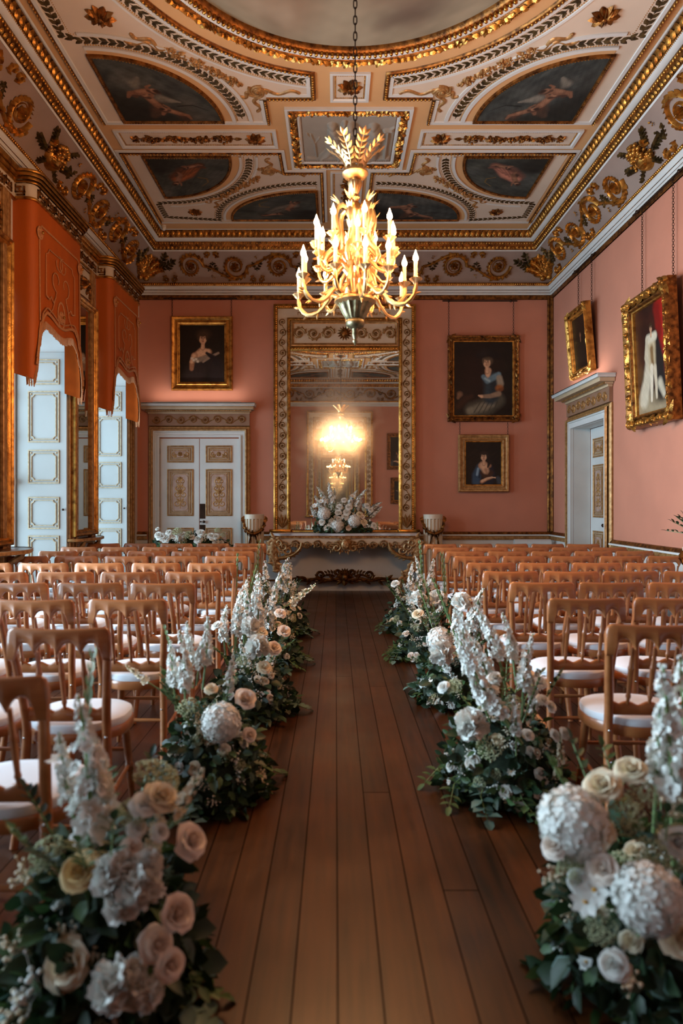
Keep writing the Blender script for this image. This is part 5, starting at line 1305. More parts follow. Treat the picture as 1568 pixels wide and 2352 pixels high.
def rod(x0, x1, y, z, chains, label, rot=False):
    t = empty('picture_rod', (0, 0, 0), 0, label, 'picture rod')
    P = (lambda s: (s, y, z)) if not rot else (lambda s: (y, s, z))
    m = MB().tube([P(x0), P(x1)], .011, 8)
    for s in (x0 + .1, x1 - .1):
        q = Vector(P(s)); m.blob(q, .022, 8, 6); e = q + (Vector((0, .05, 0)) if not rot else Vector((.05, 0, 0))); m.tube([q, e], .008, 6)
    m.build('rod', IRON, t)
    for s, zb in chains:
        m = MB(); a = Vector(P(s)); chain(m, a - Vector((0, 0, .005)), (a.x, a.y, zb)); m.build('chain', IRON, t)
rod(-2.76, -1.58, YB - .055, 4.70 - .0, [(-2.62, 4.40), (-1.67, 4.40)], 'iron picture rod and chains holding the portrait above the double doors')
rod(1.72, 2.92, YB - .055, 4.66, [(1.82, 4.09), (2.86, 4.09)], 'iron picture rod and chains holding the large seated lady portrait')
ch = MB(); chain(ch, (2.0, YB - .05, 2.71), (2.0, YB - .05, 2.50)); chain(ch, (2.77, YB - .05, 2.71), (2.77, YB - .05, 2.50))
tag(ch.build('picture_chain', IRON, None), 'short pair of chains between the two portraits right of the mirror', 'chain')
rod(9.0, 9.85, XR - .05, 4.73, [(9.12, 4.09), (9.62, 4.09)], 'iron rod and chains holding the small dark portrait on the right wall', True)
rod(6.7, 7.85, XR - .05, 4.73, [(6.92, 3.66), (7.62, 3.66)], 'iron rod and long chains holding the large robed portrait', True)
# ================================================================ chandelier
CX, CY = .136, 4.67
BULB = emit('lit_candle_bulb', (1.0, .60, .32), BULB_STRENGTH)
CANDLE = mat('ivory_candle_sleeve', (236, 214, 178), .5, trans=.3)
GCH = mat('chandelier_gilding', (232, 200, 150), .36, 1.0, col2=(200, 156, 100), vs=12, bump=.12, bs=60)
chd = empty('chandelier', (CX, CY, 0), 0, 'tiered gilt chandelier with lit candle bulbs hanging from a chain', 'chandelier')
def chain_big(z0, z1):
    m = MB(); L = .07; n = int((z1 - z0) / .054); st = (z1 - z0) / n
    for i in range(n):
        c = Vector((0, 0, z0 + st * (i + .5))); s_ = Vector((.011, 0, 0)) if i % 2 else Vector((0, .011, 0)); h = Vector((0, 0, L / 2))
        p = [c - h, c - h * .7 + s_ * .8, c - h * .4 + s_, c + h * .4 + s_, c + h * .7 + s_ * .8, c + h, c + h * .7 - s_ * .8, c + h * .4 - s_, c - h * .4 - s_, c - h * .7 - s_ * .8, c - h]
        m.tube(p, .0042, 6, False)
    return m
chain_big(3.76, 5.69).build('chain', IRON, chd)
MB().lathe([(.0, 5.69), (.07, 5.69), (.06, 5.66), (.03, 5.64), (.0, 5.63)], 20, cap=False).build('ceiling_rose', GOLD_DARK, chd)
# crown of leaf sprays
cr = MB()
for k in range(8):
    a = 2 * PI * k / 8 + .3; q = MB(); o = Vector((math.cos(a), math.sin(a), 0))
    path = [Vector((0, 0, 0)) + o * (.06 + .11 * t * t) + Vector((0, 0, 3.68 + .17 * t)) for t in [i / 6 for i in range(7)]]
    cr.tube(path, [.006, .006, .005, .005, .004, .004, .003], 5)
    for i in range(1, 7):
        for sg in (-1, 1, 0):
            if sg == 0 and i < 6: continue
            lf = MB(); leaf(lf, (0, 0), PI / 2 - sg * .75, .062, .014, .008)
            up = (path[i] - path[i - 1]).normalized(); tn = Vector((-o.y, o.x, 0)); nn = tn.cross(up)
            p0 = path[i]; cr.merge(lf, lambda v: p0 + tn * v.x + up * v.y + nn * v.z); cr.merge(lf, lambda v: p0 + tn * v.x + up * v.y - nn * v.z * .3)
cr.build('leaf_crown', GCH, chd)
flt = lambda n, d: (lambda k, z: 1 + d * math.cos(2 * PI * k * n / 64))
ds = MB().lathe([(.0, 3.685), (.06, 3.69), (.088, 3.68), (.09, 3.665), (.075, 3.645), (.045, 3.632), (.02, 3.627), (.0, 3.627)], 48, cap=False); ds.build('crown_dish', GCH, chd)
st = MB().lathe([(.014, 3.64), (.02, 3.62), (.03, 3.615), (.048, 3.612), (.05, 3.60), (.042, 3.575), (.026, 3.54), (.018, 3.525), (.03, 3.515), (.034, 3.50), (.024, 3.49), (.02, 3.475), (.04, 3.455), (.062, 3.43), (.066, 3.40), (.05, 3.37), (.03, 3.34), (.022, 3.30), (.03, 3.24), (.04, 3.20), (.03, 3.15), (.045, 3.10), (.06, 3.07), (.06, 3.04), (.045, 3.0), (.05, 2.96), (.07, 2.93), (.05, 2.89), (.05, 2.82)], 64, mod=flt(12, .05))
st.build('stem', GCH, chd)
bw = MB().lathe([(.0, 2.83), (.10, 2.825), (.135, 2.81), (.143, 2.795), (.143, 2.785), (.13, 2.775), (.115, 2.765)], 64, cap=False); bw.build('bowl_rim', GCH, chd)
bw = MB().lathe([(.118, 2.768), (.105, 2.75), (.086, 2.71), (.064, 2.672), (.056, 2.665)], 64, mod=flt(16, .045), cap=False)
bw.lathe([(.056, 2.665), (.062, 2.655), (.066, 2.64), (.06, 2.622), (.045, 2.61), (.024, 2.60), (.02, 2.585), (.022, 2.56), (.016, 2.54), (.012, 2.53), (.018, 2.52), (.016, 2.51), (.006, 2.50), (.008, 2.492), (0, 2.485)], 48, cap=False); bw.build('fluted_bowl', OLD_GREY_GOLD, chd)
# cage of scrolls round the stem
for k in range(6):
    a = 2 * PI * k / 6 + .25; o = Vector((math.cos(a), math.sin(a), 0)); tn = Vector((-o.y, o.x, 0)); m = MB()
    pr = [(.05, 3.43), (.09, 3.445), (.125, 3.425), (.14, 3.38), (.135, 3.32), (.12, 3.26), (.12, 3.20), (.15, 3.14), (.2, 3.09), (.215, 3.05), (.195, 3.02), (.17, 3.03)]
    path = [o * r + Vector((0, 0, z)) for r, z in pr]; m.tube(path, [.014, .017, .018, .018, .017, .016, .018, .02, .02, .017, .013, .009], 7)
    for (r, z), da in (((.135, 3.36), .5), ((.125, 3.24), .45), ((.14, 3.15), .6), ((.10, 3.44), 1.0)):
        for s_ in (-1, 0, 1):
            lf = MB(); leaf(lf, (0, 0), PI / 2, .062, .011, .008, bend=0); p0 = o * r + Vector((0, 0, z)); ou = (o + tn * s_ * .5).normalized()
            m.merge(lf, lambda v: p0 + ou * (v.y * da + v.y * v.y * 3) + Vector((0, 0, v.y * .9)) + tn * v.x + ou * v.z)
    q = [o * .06 + Vector((0, 0, 3.05)), o * .13 + Vector((0, 0, 2.97)), o * .15 + Vector((0, 0, 2.9)), o * .11 + Vector((0, 0, 2.83))]; m.tube(q, [.012, .014, .012, .01], 6)
    m.build('scroll_bracket', GCH, chd)
sleeve = MB().lathe([(.0, 0), (.0125, 0), (.0125, .105), (.0, .105)], 12, cap=False).mesh('candle', CANDLE)
bulb = MB().lathe([(.0, 0), (.012, .004), (.019, .02), (.0175, .034), (.009, .055), (.003, .074), (0, .082)], 12, cap=False).mesh('candle_bulb', BULB)
panm = MB().lathe([(.0, -.03), (.012, -.03), (.018, -.016), (.035, -.004), (.043, .006), (.038, .008), (.016, .002), (.015, .02), (.013, .022), (.0, .022)], 16, mod=lambda k, z: 1 + .09 * math.cos(k * PI), cap=False).mesh('drip_pan', GCH)
def arm(a, pr, rad, name):
    o = Vector((math.cos(a), math.sin(a), 0)); tn = Vector((-o.y, o.x, 0)); n = len(pr); m = MB()
    sm = []
    for i in range(n - 1):                                   # smooth the path a little
        for t in (0, .5):
            p0, p1, p2, p3 = (pr[max(0, i - 1)], pr[i], pr[i + 1], pr[min(n - 1, i + 2)])
            sm.append(tuple(.5 * ((2 * p1[k]) + (-p0[k] + p2[k]) * t + (2 * p0[k] - 5 * p1[k] + 4 * p2[k] - p3[k]) * t * t + (-p0[k] + 3 * p1[k] - 3 * p2[k] + p3[k]) * t ** 3) for k in range(2)))
    sm.append(pr[-1])
    path = [o * r + Vector((0, 0, z)) for r, z in sm]; N_ = len(path)
    m.tube(path, [rad * (1.15 - .5 * i / N_ + .15 * (i % 2)) for i in range(N_)], 7)
    for i in range(2, N_ - 1, 2):
        d = (path[i] - path[i - 1]).normalized(); nn = tn.cross(d)
        for s_, an in ((1, .7), (-1, .7)):
            lf = MB(); leaf(lf, (0, 0), s_ * an, .05, .009, .008); p0 = path[i]
            m.merge(lf, lambda v: p0 + d * v.x + nn * v.y + tn * v.z); m.merge(lf, lambda v: p0 + d * v.x + nn * v.y - tn * v.z)
    A = m.build(name, GCH, chd)
    e = path[-1]
    place('drip_pan', panm, A, e); c = place('candle', sleeve, A, e + Vector((0, 0, .015))); b = place('candle_bulb', bulb, A, e + Vector((0, 0, .118)))
    return A
for k in range(12):
    a = 2 * PI * k / 12 + .12
    pl = bpy.data.lights.new('candle_fill_light', 'POINT'); pl.energy = CANDLE_FILL_WATTS; pl.color = (1.0, .47, .18); pl.shadow_soft_size = .03
    po = bpy.data.objects.new('candle_fill_light', pl); COL.objects.link(po); po.location = (CX + .50 * math.cos(a), CY + .50 * math.sin(a), 3.02)
    if k % 2: arm(a, [(.10, 2.81), (.17, 2.85), (.22, 2.80), (.28, 2.745), (.36, 2.735), (.42, 2.79), (.435, 2.86), (.43, 2.885)], .015, 'lower_arm')
    else: arm(a, [(.08, 2.82), (.14, 2.87), (.19, 2.84), (.24, 2.79), (.30, 2.79), (.345, 2.84), (.35, 2.90), (.345, 2.925)], .014, 'lower_arm')
for k in range(6):
    arm(2 * PI * k / 6 + .55, [(.05, 2.98), (.11, 3.05), (.16, 3.0), (.22, 2.96), (.27, 2.98), (.29, 3.04), (.285, 3.07)], .013, 'middle_arm')
for k in range(8):
    arm(2 * PI * k / 8 + .2, [(.06, 3.06), (.11, 3.13), (.15, 3.09), (.2, 3.055), (.25, 3.07), (.272, 3.13), (.27, 3.17)], .012, 'upper_arm')
# ================================================================ banquet chairs
def bar_profile(mb, xs, top, bot, th, yoff):
    """rail running along x: rounded cross-section between bot(x) and top(x), thickness th, bowed by yoff(x)"""
    L = []
    for x in xs:
        t, b, y = top(x), bot(x), yoff(x); h = th / 2; r = min(h * .9, (t - b) * .4)
        L.append([(x, y - h, b + r), (x, y - h * .55, b + r * .25), (x, y, b), (x, y + h * .55, b + r * .25), (x, y + h, b + r), (x, y + h, t - r), (x, y + h * .55, t - r * .25), (x, y, t), (x, y - h * .55, t - r * .25), (x, y - h, t - r)])
    return mb.loops(L, True, True, True)
WT2 = .208
def recl(z): return -.10 * ((z - .45) / .45) ** 1.25 if z > .45 else -.10 * ((.45 - z) / .45) ** 1.6 * .8   # back leans, rear feet splay (toward -y)
SP = [-.092, 0, .092]
STX = .165
def chair_meshes():
    M_ = {}
    xs = [-WT2 + 2 * WT2 * k / 72 for k in range(73)]
    bow = lambda x: -.012 + .022 * (x / WT2) ** 2
    def top(x):
        a = abs(x); z = .895 + .006 * (a / WT2) ** 2
        e = WT2 - a
        return z - (.032 - math.sqrt(max(0, .032 ** 2 - (.032 - e) ** 2)) if e < .032 else 0)
    def bot(x):
        a = abs(x)
        c = min(abs(x - s_) for s_ in SP)
        pts = SP + [-.178, .178]
        d = min(abs(x - s_) for s_ in pts)
        if a > .178: return .765 + .0 * a
        # arches between the points
        ps = sorted(pts); 
        for i in range(4):
            if ps[i] <= x <= ps[i + 1]:
                u = (x - ps[i]) / (ps[i + 1] - ps[i]); edge = .775 if True else 0
                if i in (0,): lo = .765 + (.79 - .765) * u
                elif i == 3: lo = .79 + (.765 - .79) * u
                else: lo = .79
                return lo + (.838 - lo) * (1 - abs(2 * u - 1) ** 2.4)
        return .79
    m = bar_profile(MB(), xs, top, bot, .026, lambda x: recl(.86) + bow(x)); M_['back_rail'] = m.mesh('back_rail', CHAIR, True, 60)
    zl0, zl1 = .495, .545
    def ltop(x):
        c = min(abs(x - s_) for s_ in SP + [-.16, .16]); return zl1 + (.016 * math.cos(min(c / .046, 1) * PI / 2) ** 1.4 + -.004)
    xs2 = [-.155 + .31 * k / 60 for k in range(61)]
    m = bar_profile(MB(), xs2, ltop, lambda x: zl0, .022, lambda x: recl(.52) - .006 + .01 * (x / .16) ** 2); M_['cross_rail'] = m.mesh('cross_rail', CHAIR, True, 60)
    def stile(sg):
        P, R = [], []
        for k in range(15):
            z = .81 * k / 14
            x = STX + .026 * max(0, (z - .5) / .31) ** 1.1 + .02 * max(0, (.42 - z) / .42)
            P.append((sg * x, recl(z) + (.002 if z < .8 else -.004), z)); R.append(.0165 + .003 * math.sin(PI * min(1, z / .8)))
        m = MB().tube(P, R, 10)
        return m.mesh('rear_leg', CHAIR)
    M_['rear_l'], M_['rear_r'] = stile(-1), stile(1)
    m = MB()
    for sg in (-1, 1): m.blob((sg * (STX + .003), recl(.43) - .019, .43), (.006, .005, .006), 8, 5).blob((sg * STX, recl(.30) - .022, .30), (.005, .004, .005), 8, 5)
    M_['studs'] = m.mesh('steel_stud', STEEL)
    m = MB()
    def spindle(x):
        z0, z1 = zl1 - .004, .80; q = MB(); P, R = [], []
        for k, r in ((0, .006), (.06, .007), (.12, .0085), (.14, .0115), (.17, .0115), (.19, .009), (.45, .0115), (.6, .012), (.62, .0135), (.65, .0135), (.67, .011), (.85, .0085), (1, .008)):
            z = z0 + (z1 - z0) * (1 - k) if False else z0 + (z1 - z0) * k; P.append((x, recl(z) - .006, z)); R.append(r)
        return q.tube(P, R, 8)
    M_['spindles'] = [spindle(x).mesh('spindle', CHAIR) for x in SP]
    # bell-shaped seat
    def bell(k, n=44):
        a = 2 * PI * k / n; x, y = math.cos(a), math.sin(a)
        X = .215 * abs(x) ** .75 * (1 if x > 0 else -1); Y = .205 * abs(y) ** .8 * (1 if y > 0 else -1)
        w_ = 1.0 if y > -.2 else 1 - .22 * min(1, (-y - .2) / .7)
        return X * w_ * (1.0 + .03 * y), Y
    B = [bell(k) for k in range(44)]; oy = .17
    ringz = lambda s_, z: [(x * s_, y * s_ + oy, z) for x, y in B]
    m = MB(); m.loops([ringz(.9, .402), ringz(.985, .402), ringz(1.0, .408), ringz(1.0, .44), ringz(.985, .447), ringz(.93, .447), ringz(.5, .44)], True, True, True); M_['seat_frame'] = m.mesh('seat_frame', CHAIR)
    m = MB(); m.loops([ringz(.90, .44), ringz(.965, .448), ringz(.98, .462), ringz(.96, .478), ringz(.88, .488), ringz(.6, .495), ringz(.3, .497), ringz(.02, .498)], True, True, True); M_['cushion'] = m.mesh('seat_cushion', CUSHION)
    def front(sg):
        P, R = [], []
        for z, r in ((.405, .017), (.33, .019), (.25, .018), (.20, .0155), (.195, .019), (.18, .0195), (.165, .019), (.16, .0145), (.13, .0165), (.09, .0155), (.05, .014), (0, .0115)):
            P.append((sg * (.152 + .03 * (1 - z / .4)), oy + .135 + .025 * (1 - z / .4), z)); R.append(r)
        return MB().tube(P, R, 10).mesh('front_leg', CHAIR)
    M_['front_l'], M_['front_r'] = front(-1), front(1)
    sb = []
    for sg in (-1, 1):
        for z0, z1 in ((.17, .19),): sb.append(MB().tube([(sg * .178, recl(z0) + .01, z0), (sg * .176, .1, (z0 + z1) / 2), (sg * .168, oy + .145, z1)], [.008, .0115, .008], 8))
    sb.append(MB().tube([(-.17, oy + .152, .26), (0, oy + .152, .26), (.17, oy + .152, .26)], [.008, .0115, .008], 8))
    sb.append(MB().tube([(-.178, recl(.24), .24), (0, recl(.24), .24), (.178, recl(.24), .24)], [.008, .0105, .008], 8))
    M_['stretch'] = [q.mesh('stretcher', CHAIR) for q in sb]
    return M_
CM = chair_meshes()
def make_chair():
    t = empty('banquet_chair', (0, 0, 0), 0, 'x', 'chair')
    for nm, key in (('back_rail', 'back_rail'), ('cross_rail', 'cross_rail'), ('leg', 'rear_l'), ('leg', 'rear_r'), ('leg', 'front_l'), ('leg', 'front_r'), ('seat_frame', 'seat_frame'), ('seat_cushion', 'cushion'), ('steel_studs', 'studs')): place(nm, CM[key], t)
    for q in CM['spindles']: place('spindle', q, t)
    for q in CM['stretch']: place('stretcher', q, t)
    return t
proto = None; nchair = 0
ORD = ['first', 'second', 'third', 'fourth', 'fifth', 'sixth', 'seventh', 'eighth', 'ninth', 'tenth']
SEAT = ['aisle seat', 'second seat from aisle', 'third seat from aisle', 'fourth seat from aisle', 'fifth seat from aisle']
L_ROWS = [(8.62, -.878, .463, 5), (7.92, -.876, .478, 5), (7.22, -.858, .470, 5), (6.55, -.846, .480, 5), (5.78, -.842, .477, 5), (5.02, -.846, .473, 4), (4.33, -.883, .474, 4), (3.58, -.888, .476, 3), (2.76, -.906, .486, 3), (1.985, -.842, .49, 2)]
R_ROWS = [(8.5, 1.106, .444, 5), (7.85, 1.122, .457, 5), (7.22, 1.157, .455, 5), (6.55, 1.138, .466, 5), (5.8, 1.115, .452, 4), (5.07, 1.10, .448, 4), (4.36, 1.112, .445, 4), (3.63, 1.126, .466, 3), (2.84, 1.125, .475, 2)]
RC = random.Random(17)
for side, rows, sg in (('left', L_ROWS, -1), ('right', R_ROWS, 1)):
    for ri, (Y, e, pitch, n) in enumerate(rows):
        for k in range(n):
            x = e + sg * (.21 + pitch * k)
            lab = 'white-cushioned wooden chair, %s block, %s row from console table, %s' % (side, ORD[ri], SEAT[k])
            if proto is None: proto = make_chair(); c = proto
            else: c = copy_tree(proto)
            c['label'] = lab; c['group'] = '%s block of banquet chairs' % side
            for s_ in c.children:
                pass
            c.location = (x + RC.uniform(-.006, .006), Y + .08 + RC.uniform(-.015, .015), 0); c.rotation_euler = (0, 0, RC.uniform(-.035, .035)); nchair += 1
# ================================================================ flowers
def basis(n, spin=0.0):
    n = Vector(n).normalized(); u = n.orthogonal().normalized(); w = n.cross(u)
    u2 = u * math.cos(spin) + w * math.sin(spin); return u2, n.cross(u2), n
def petal_cup(mb, phi, R, H, hw, flare, lo, n=5, m=4, wob=0.0, z0=0.0):
    V = []
    for j in range(n + 1):
        t = j / n; rad = R * (lo + (1 - lo) * math.sin(t * 1.35)) + flare * t ** 3; z = z0 + H * t - flare * .35 * t ** 4
        wd = hw * math.sin(PI * (.18 + .46 * t)) ** .8
        for i in range(m + 1):
            a = phi + wd * (2 * i / m - 1); rr_ = rad * (1 - .05 * (2 * i / m - 1) ** 2) + wob * math.sin(5 * a + 3 * t)
            V.append((rr_ * math.cos(a), rr_ * math.sin(a), z - H * .10 * abs(2 * i / m - 1) ** 2 * t))
    mb.add(V, [(j * (m + 1) + i, j * (m + 1) + i + 1, (j + 1) * (m + 1) + i + 1, (j + 1) * (m + 1) + i) for j in range(n) for i in range(m)])
def rose_mesh(name, m, seed, open_=1.0):
    """petals on a golden-angle spiral: upright and wrapped in the heart, leaning out at the rim"""
    r_ = random.Random(seed); mb = MB(); K = 24; n, q = 5, 4
    for i in range(K):
        o = i / (K - 1); ph = i * 2.39996 + r_.uniform(-.2, .2); tau = .05 + (.80 + .25 * open_) * o ** 1.15; L_ = (.62 + .34 * o) * r_.uniform(.92, 1.08); W = (.26 + .44 * o) * r_.uniform(.9, 1.1)
        V = []
        for j in range(n + 1):
            t = j / n
            for k in range(q + 1):
                x = 2 * k / q - 1
                th = tau * (.75 + .35 * t) + .35 * o * max(0, t - .75)
                rho = .05 + .10 * o + t * L_ * math.sin(th) - .38 * W * x * x * (1 - .45 * o) * (.4 + .6 * t) + .03 * math.sin(6 * x + i)
                z = t * L_ * math.cos(th) * 1.0 + .12 * (1 - o) - .12 * L_ * x * x * t * t + .10 * (1 - t) * 0
                tn = x * W * math.sin(PI * (.20 + .50 * t)) ** .7
                V.append((rho * math.cos(ph) - tn * math.sin(ph), rho * math.sin(ph) + tn * math.cos(ph), z))
        mb.add(V, [(j * (q + 1) + k, j * (q + 1) + k + 1, (j + 1) * (q + 1) + k + 1, (j + 1) * (q + 1) + k) for j in range(n) for k in range(q)])
    mb.blob((0, 0, .2), (.27, .27, .47), 8, 6)
    return mb.mesh(name, m, True, 80)
def ball_mesh(name, m, seed, n=230, fs=.23):
    """a mophead of four-petalled florets"""
    r_ = random.Random(seed); mb = MB(); mb.blob((0, 0, 0), (.80, .80, .74), 14, 9)
    for i in range(n):
        z = 1 - 1.72 * (i + .5) / n; ph = i * 2.39996; s_ = math.sqrt(max(0, 1 - z * z)); d = Vector((s_ * math.cos(ph), s_ * math.sin(ph), z))
        d = (d + Vector((r_.gauss(0, .07), r_.gauss(0, .07), r_.gauss(0, .07)))).normalized(); u, w_, nn = basis(d, r_.uniform(0, 6)); c = d * r_.uniform(.84, .98); f = fs * r_.uniform(.75, 1.15)
        for k in range(4):
            a = PI / 2 * k; e = u * math.cos(a) + w_ * math.sin(a); q = -u * math.sin(a) + w_ * math.cos(a); up = nn * r_.uniform(-.05, .35) * f
            mb.add([c, c + e * f * .35 + q * f * .3 + up * .3, c + e * f * .78 + q * f * .24 + up, c + e * f * .86 + up * .8, c + e * f * .78 - q * f * .24 + up, c + e * f * .35 - q * f * .3 + up * .3], [(0, 1, 2, 3), (0, 3, 4, 5)])
    return mb.mesh(name, m, True, 60)
def peony_mesh(name, m, seed):
    r_ = random.Random(seed); mb = MB(); mb.blob((0, 0, .1), (.55, .55, .45), 10, 6)
    for i in range(60):
        z = 1 - 1.35 * (i + .5) / 60; ph = i * 2.39996; s_ = math.sqrt(max(0, 1 - z * z)); d = Vector((s_ * math.cos(ph), s_ * math.sin(ph), z)); u, w_, nn = basis(d + Vector((0, 0, .4)), r_.uniform(0, 6)); q = MB()
        f = r_.uniform(.38, .6); n, m_ = 3, 4; V = []
        for j in range(n + 1):
            t = j / n
            for k in range(m_ + 1):
                x = (2 * k / m_ - 1); V.append(d * .45 + nn * f * t * .95 + u * x * f * .62 * math.sin(PI * (.2 + .6 * t)) + w_ * (f * .25 * t * t + .05 * math.sin(4 * x + i)))
        mb.add(V, [(j * (m_ + 1) + k, j * (m_ + 1) + k + 1, (j + 1) * (m_ + 1) + k + 1, (j + 1) * (m_ + 1) + k) for j in range(n) for k in range(m_)])
    return mb.mesh(name, m, True, 80)
def spike_mesh(name, m, seed, n=84, fw=.15):
    """tall flower spike, unit length along z: open florets below, buds at the tip"""
    r_ = random.Random(seed); mb = MB(); bx, by = r_.uniform(-.16, .16), r_.uniform(-.16, .16); ax = lambda t: Vector((bx * t * t, by * t * t, t))
    for i in range(n):
        t = min(.99, max(.05, .1 + .89 * (i / (n - 1)) + r_.gauss(0, .02))); ph = r_.uniform(0, 2 * PI); k = (1 - .74 * t ** 2.0); d = Vector((math.cos(ph), math.sin(ph), r_.uniform(-.1, .6))); c = ax(t) + d * fw * r_.uniform(.3, .85) * k; f = fw * .46 * k * r_.uniform(.7, 1.3)
        if t > .9 or r_.random() < .15: mb.blob(c, (f * .6, f * .6, f * .8), 5, 3); continue
        u, w_, nn = basis(d, r_.uniform(0, 6))
        for p in range(5):
            a = 2 * PI * p / 5; e = u * math.cos(a) + w_ * math.sin(a); q = -u * math.sin(a) + w_ * math.cos(a); up = nn * f * r_.uniform(.05, .4)
            mb.add([c - nn * f * .3, c + e * f * .5 + q * f * .42 + up * .4, c + e * f + q * f * .22 + up, c + e * f - q * f * .22 + up, c + e * f * .5 - q * f * .42 + up * .4], [(0, 1, 2), (0, 2, 3), (0, 3, 4)])
        mb.blob(c, f * .25, 4, 3)
    return mb.mesh(name, m, True, 60), MB().tube([ax(k / 8) * 1.0 if k else Vector((0, 0, -.35)) for k in range(9)], [.022 - .0016 * k for k in range(9)], 6).mesh('stem', STEM)
def umbel_mesh(name, m, seed):
    r_ = random.Random(seed); mb = MB()
    for i in range(190):
        rr_ = math.sqrt(r_.random()); a = r_.uniform(0, 2 * PI); z = .55 * math.sqrt(max(0, 1 - rr_ * rr_ * .9)); mb.blob((rr_ * math.cos(a), rr_ * math.sin(a), z + r_.uniform(-.06, .06)), r_.uniform(.05, .085), 4, 3)
    for k in range(9): a = 2 * PI * k / 9; mb.tube([(0, 0, -.5), (.3 * math.cos(a), .3 * math.sin(a), .0), (.75 * math.cos(a), .75 * math.sin(a), .3)], .02, 4)
    return mb.mesh(name, m, True, 80)
def daisy_mesh():
    mb = MB()
    for k in range(8):
        a = 2 * PI * k / 8; q = MB(); leaf(q, (.1, 0), 0, .9, .34, .05); c, s_ = math.cos(a), math.sin(a); mb.merge(q, lambda v: (c * v.x - s_ * v.y, s_ * v.x + c * v.y, v.z + .28 * v.x * v.x))
    return mb.mesh('cosmos_petals', PETAL_WHITE, True, 80), MB().blob((0, 0, .08), (.17, .17, .12), 8, 5).mesh('cosmos_eye', YELLOW)
def leaf3(mb, p, d, nrm, l, w, fold=.25, droop=.0):
    d = Vector(d).normalized(); n = Vector(nrm); n = (n - d * n.dot(d)); n = n.normalized() if n.length > 1e-4 else d.orthogonal().normalized(); s_ = d.cross(n)
    def T(a, b, k): return Vector(p) + d * l * a + s_ * w * b + n * (w * fold * abs(b) + l * k) - Vector((0, 0, droop * l * a * a))
    mb.add([T(0, 0, 0), T(.3, .8, .03), T(.65, .75, .04), T(1, 0, -.02), T(.65, -.75, .04), T(.3, -.8, .03), T(.5, 0, .03)], [(0, 6, 1), (1, 6, 2), (2, 6, 3), (3, 6, 4), (4, 6, 5), (5, 6, 0)])
def foliage_mesh(name, m, seed, a, b, c, n, ls, round_=.34, skirt=.3, lo=.0):
    """leafy dome, half-axes a b c"""
    r_ = random.Random(seed); mb = MB()
    for i in range(n):
        ph = r_.uniform(0, 2 * PI); z = r_.random() ** 1.15; s_ = math.sqrt(max(0, 1 - z * z)); k = r_.uniform(.72, 1.08)
        p = Vector((a * s_ * math.cos(ph) * k, b * s_ * math.sin(ph) * k, max(lo, c * z * k))); o = Vector((math.cos(ph) * s_ / a, math.sin(ph) * s_ / b, z / c)).normalized()
        d = (o + Vector((r_.gauss(0, .7), r_.gauss(0, .7), r_.gauss(0, .55) - .1))).normalized(); l = ls * r_.uniform(.6, 1.3)
        if p.z + d.z * l < .015: d.z = abs(d.z) * .3; d.normalize(); p.z = max(p.z, .02)
        leaf3(mb, p, d, o, l, l * round_ * r_.uniform(.7, 1.2), droop=.12)
    return mb.mesh(name, m, True, 80)
def core_mesh():
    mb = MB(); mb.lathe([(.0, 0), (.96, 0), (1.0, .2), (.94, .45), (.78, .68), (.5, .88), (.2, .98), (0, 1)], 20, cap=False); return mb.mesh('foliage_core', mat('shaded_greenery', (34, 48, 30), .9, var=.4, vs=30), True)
def branch(mb_s, mb_l, pts, ll, lw, n, r=.004, seed=1):
    r_ = random.Random(seed); P = [Vector(p) for p in pts]; mb_s.tube(P, [r * (1 - .6 * i / len(P)) for i in range(len(P))], 5)
    for i in range(n):
        f = (i + .6) / n * (len(P) - 1); j = min(int(f), len(P) - 2); p = P[j].lerp(P[j + 1], f - j); t = (P[j + 1] - P[j]).normalized(); sd = t.cross(Vector((0, 0, 1))); sd = sd.normalized() if sd.length > .05 else Vector((1, 0, 0))
        for sg in (-1, 1): leaf3(mb_l, p, (t * .5 + sd * sg + Vector((0, 0, r_.uniform(-.2, .6)))), Vector((0, 0, 1)), ll * r_.uniform(.7, 1.2), lw * r_.uniform(.8, 1.2))
    leaf3(mb_l, P[-1], P[-1] - P[-2], Vector((0, 0, 1)), ll, lw)
def blade_mesh(seed):
    """green gladiolus stalk in bud, unit height"""
    r_ = random.Random(seed); mb = MB(); P = [Vector((.10 * t * t, .04 * t, t)) for t in [k / 9 for k in range(10)]]; mb.tube(P, [.016 - .0011 * k for k in range(10)], 6)
    for k in range(3, 10):
        for sg in (-1, 1): leaf3(mb, P[k] - Vector((0, 0, .06)), Vector((.25 * sg, .1 * sg, 1)), Vector((sg, 0, .2)), .16 - .006 * k, .022, .6)
    return mb.mesh('flower_stalk', STEM, True, 80)
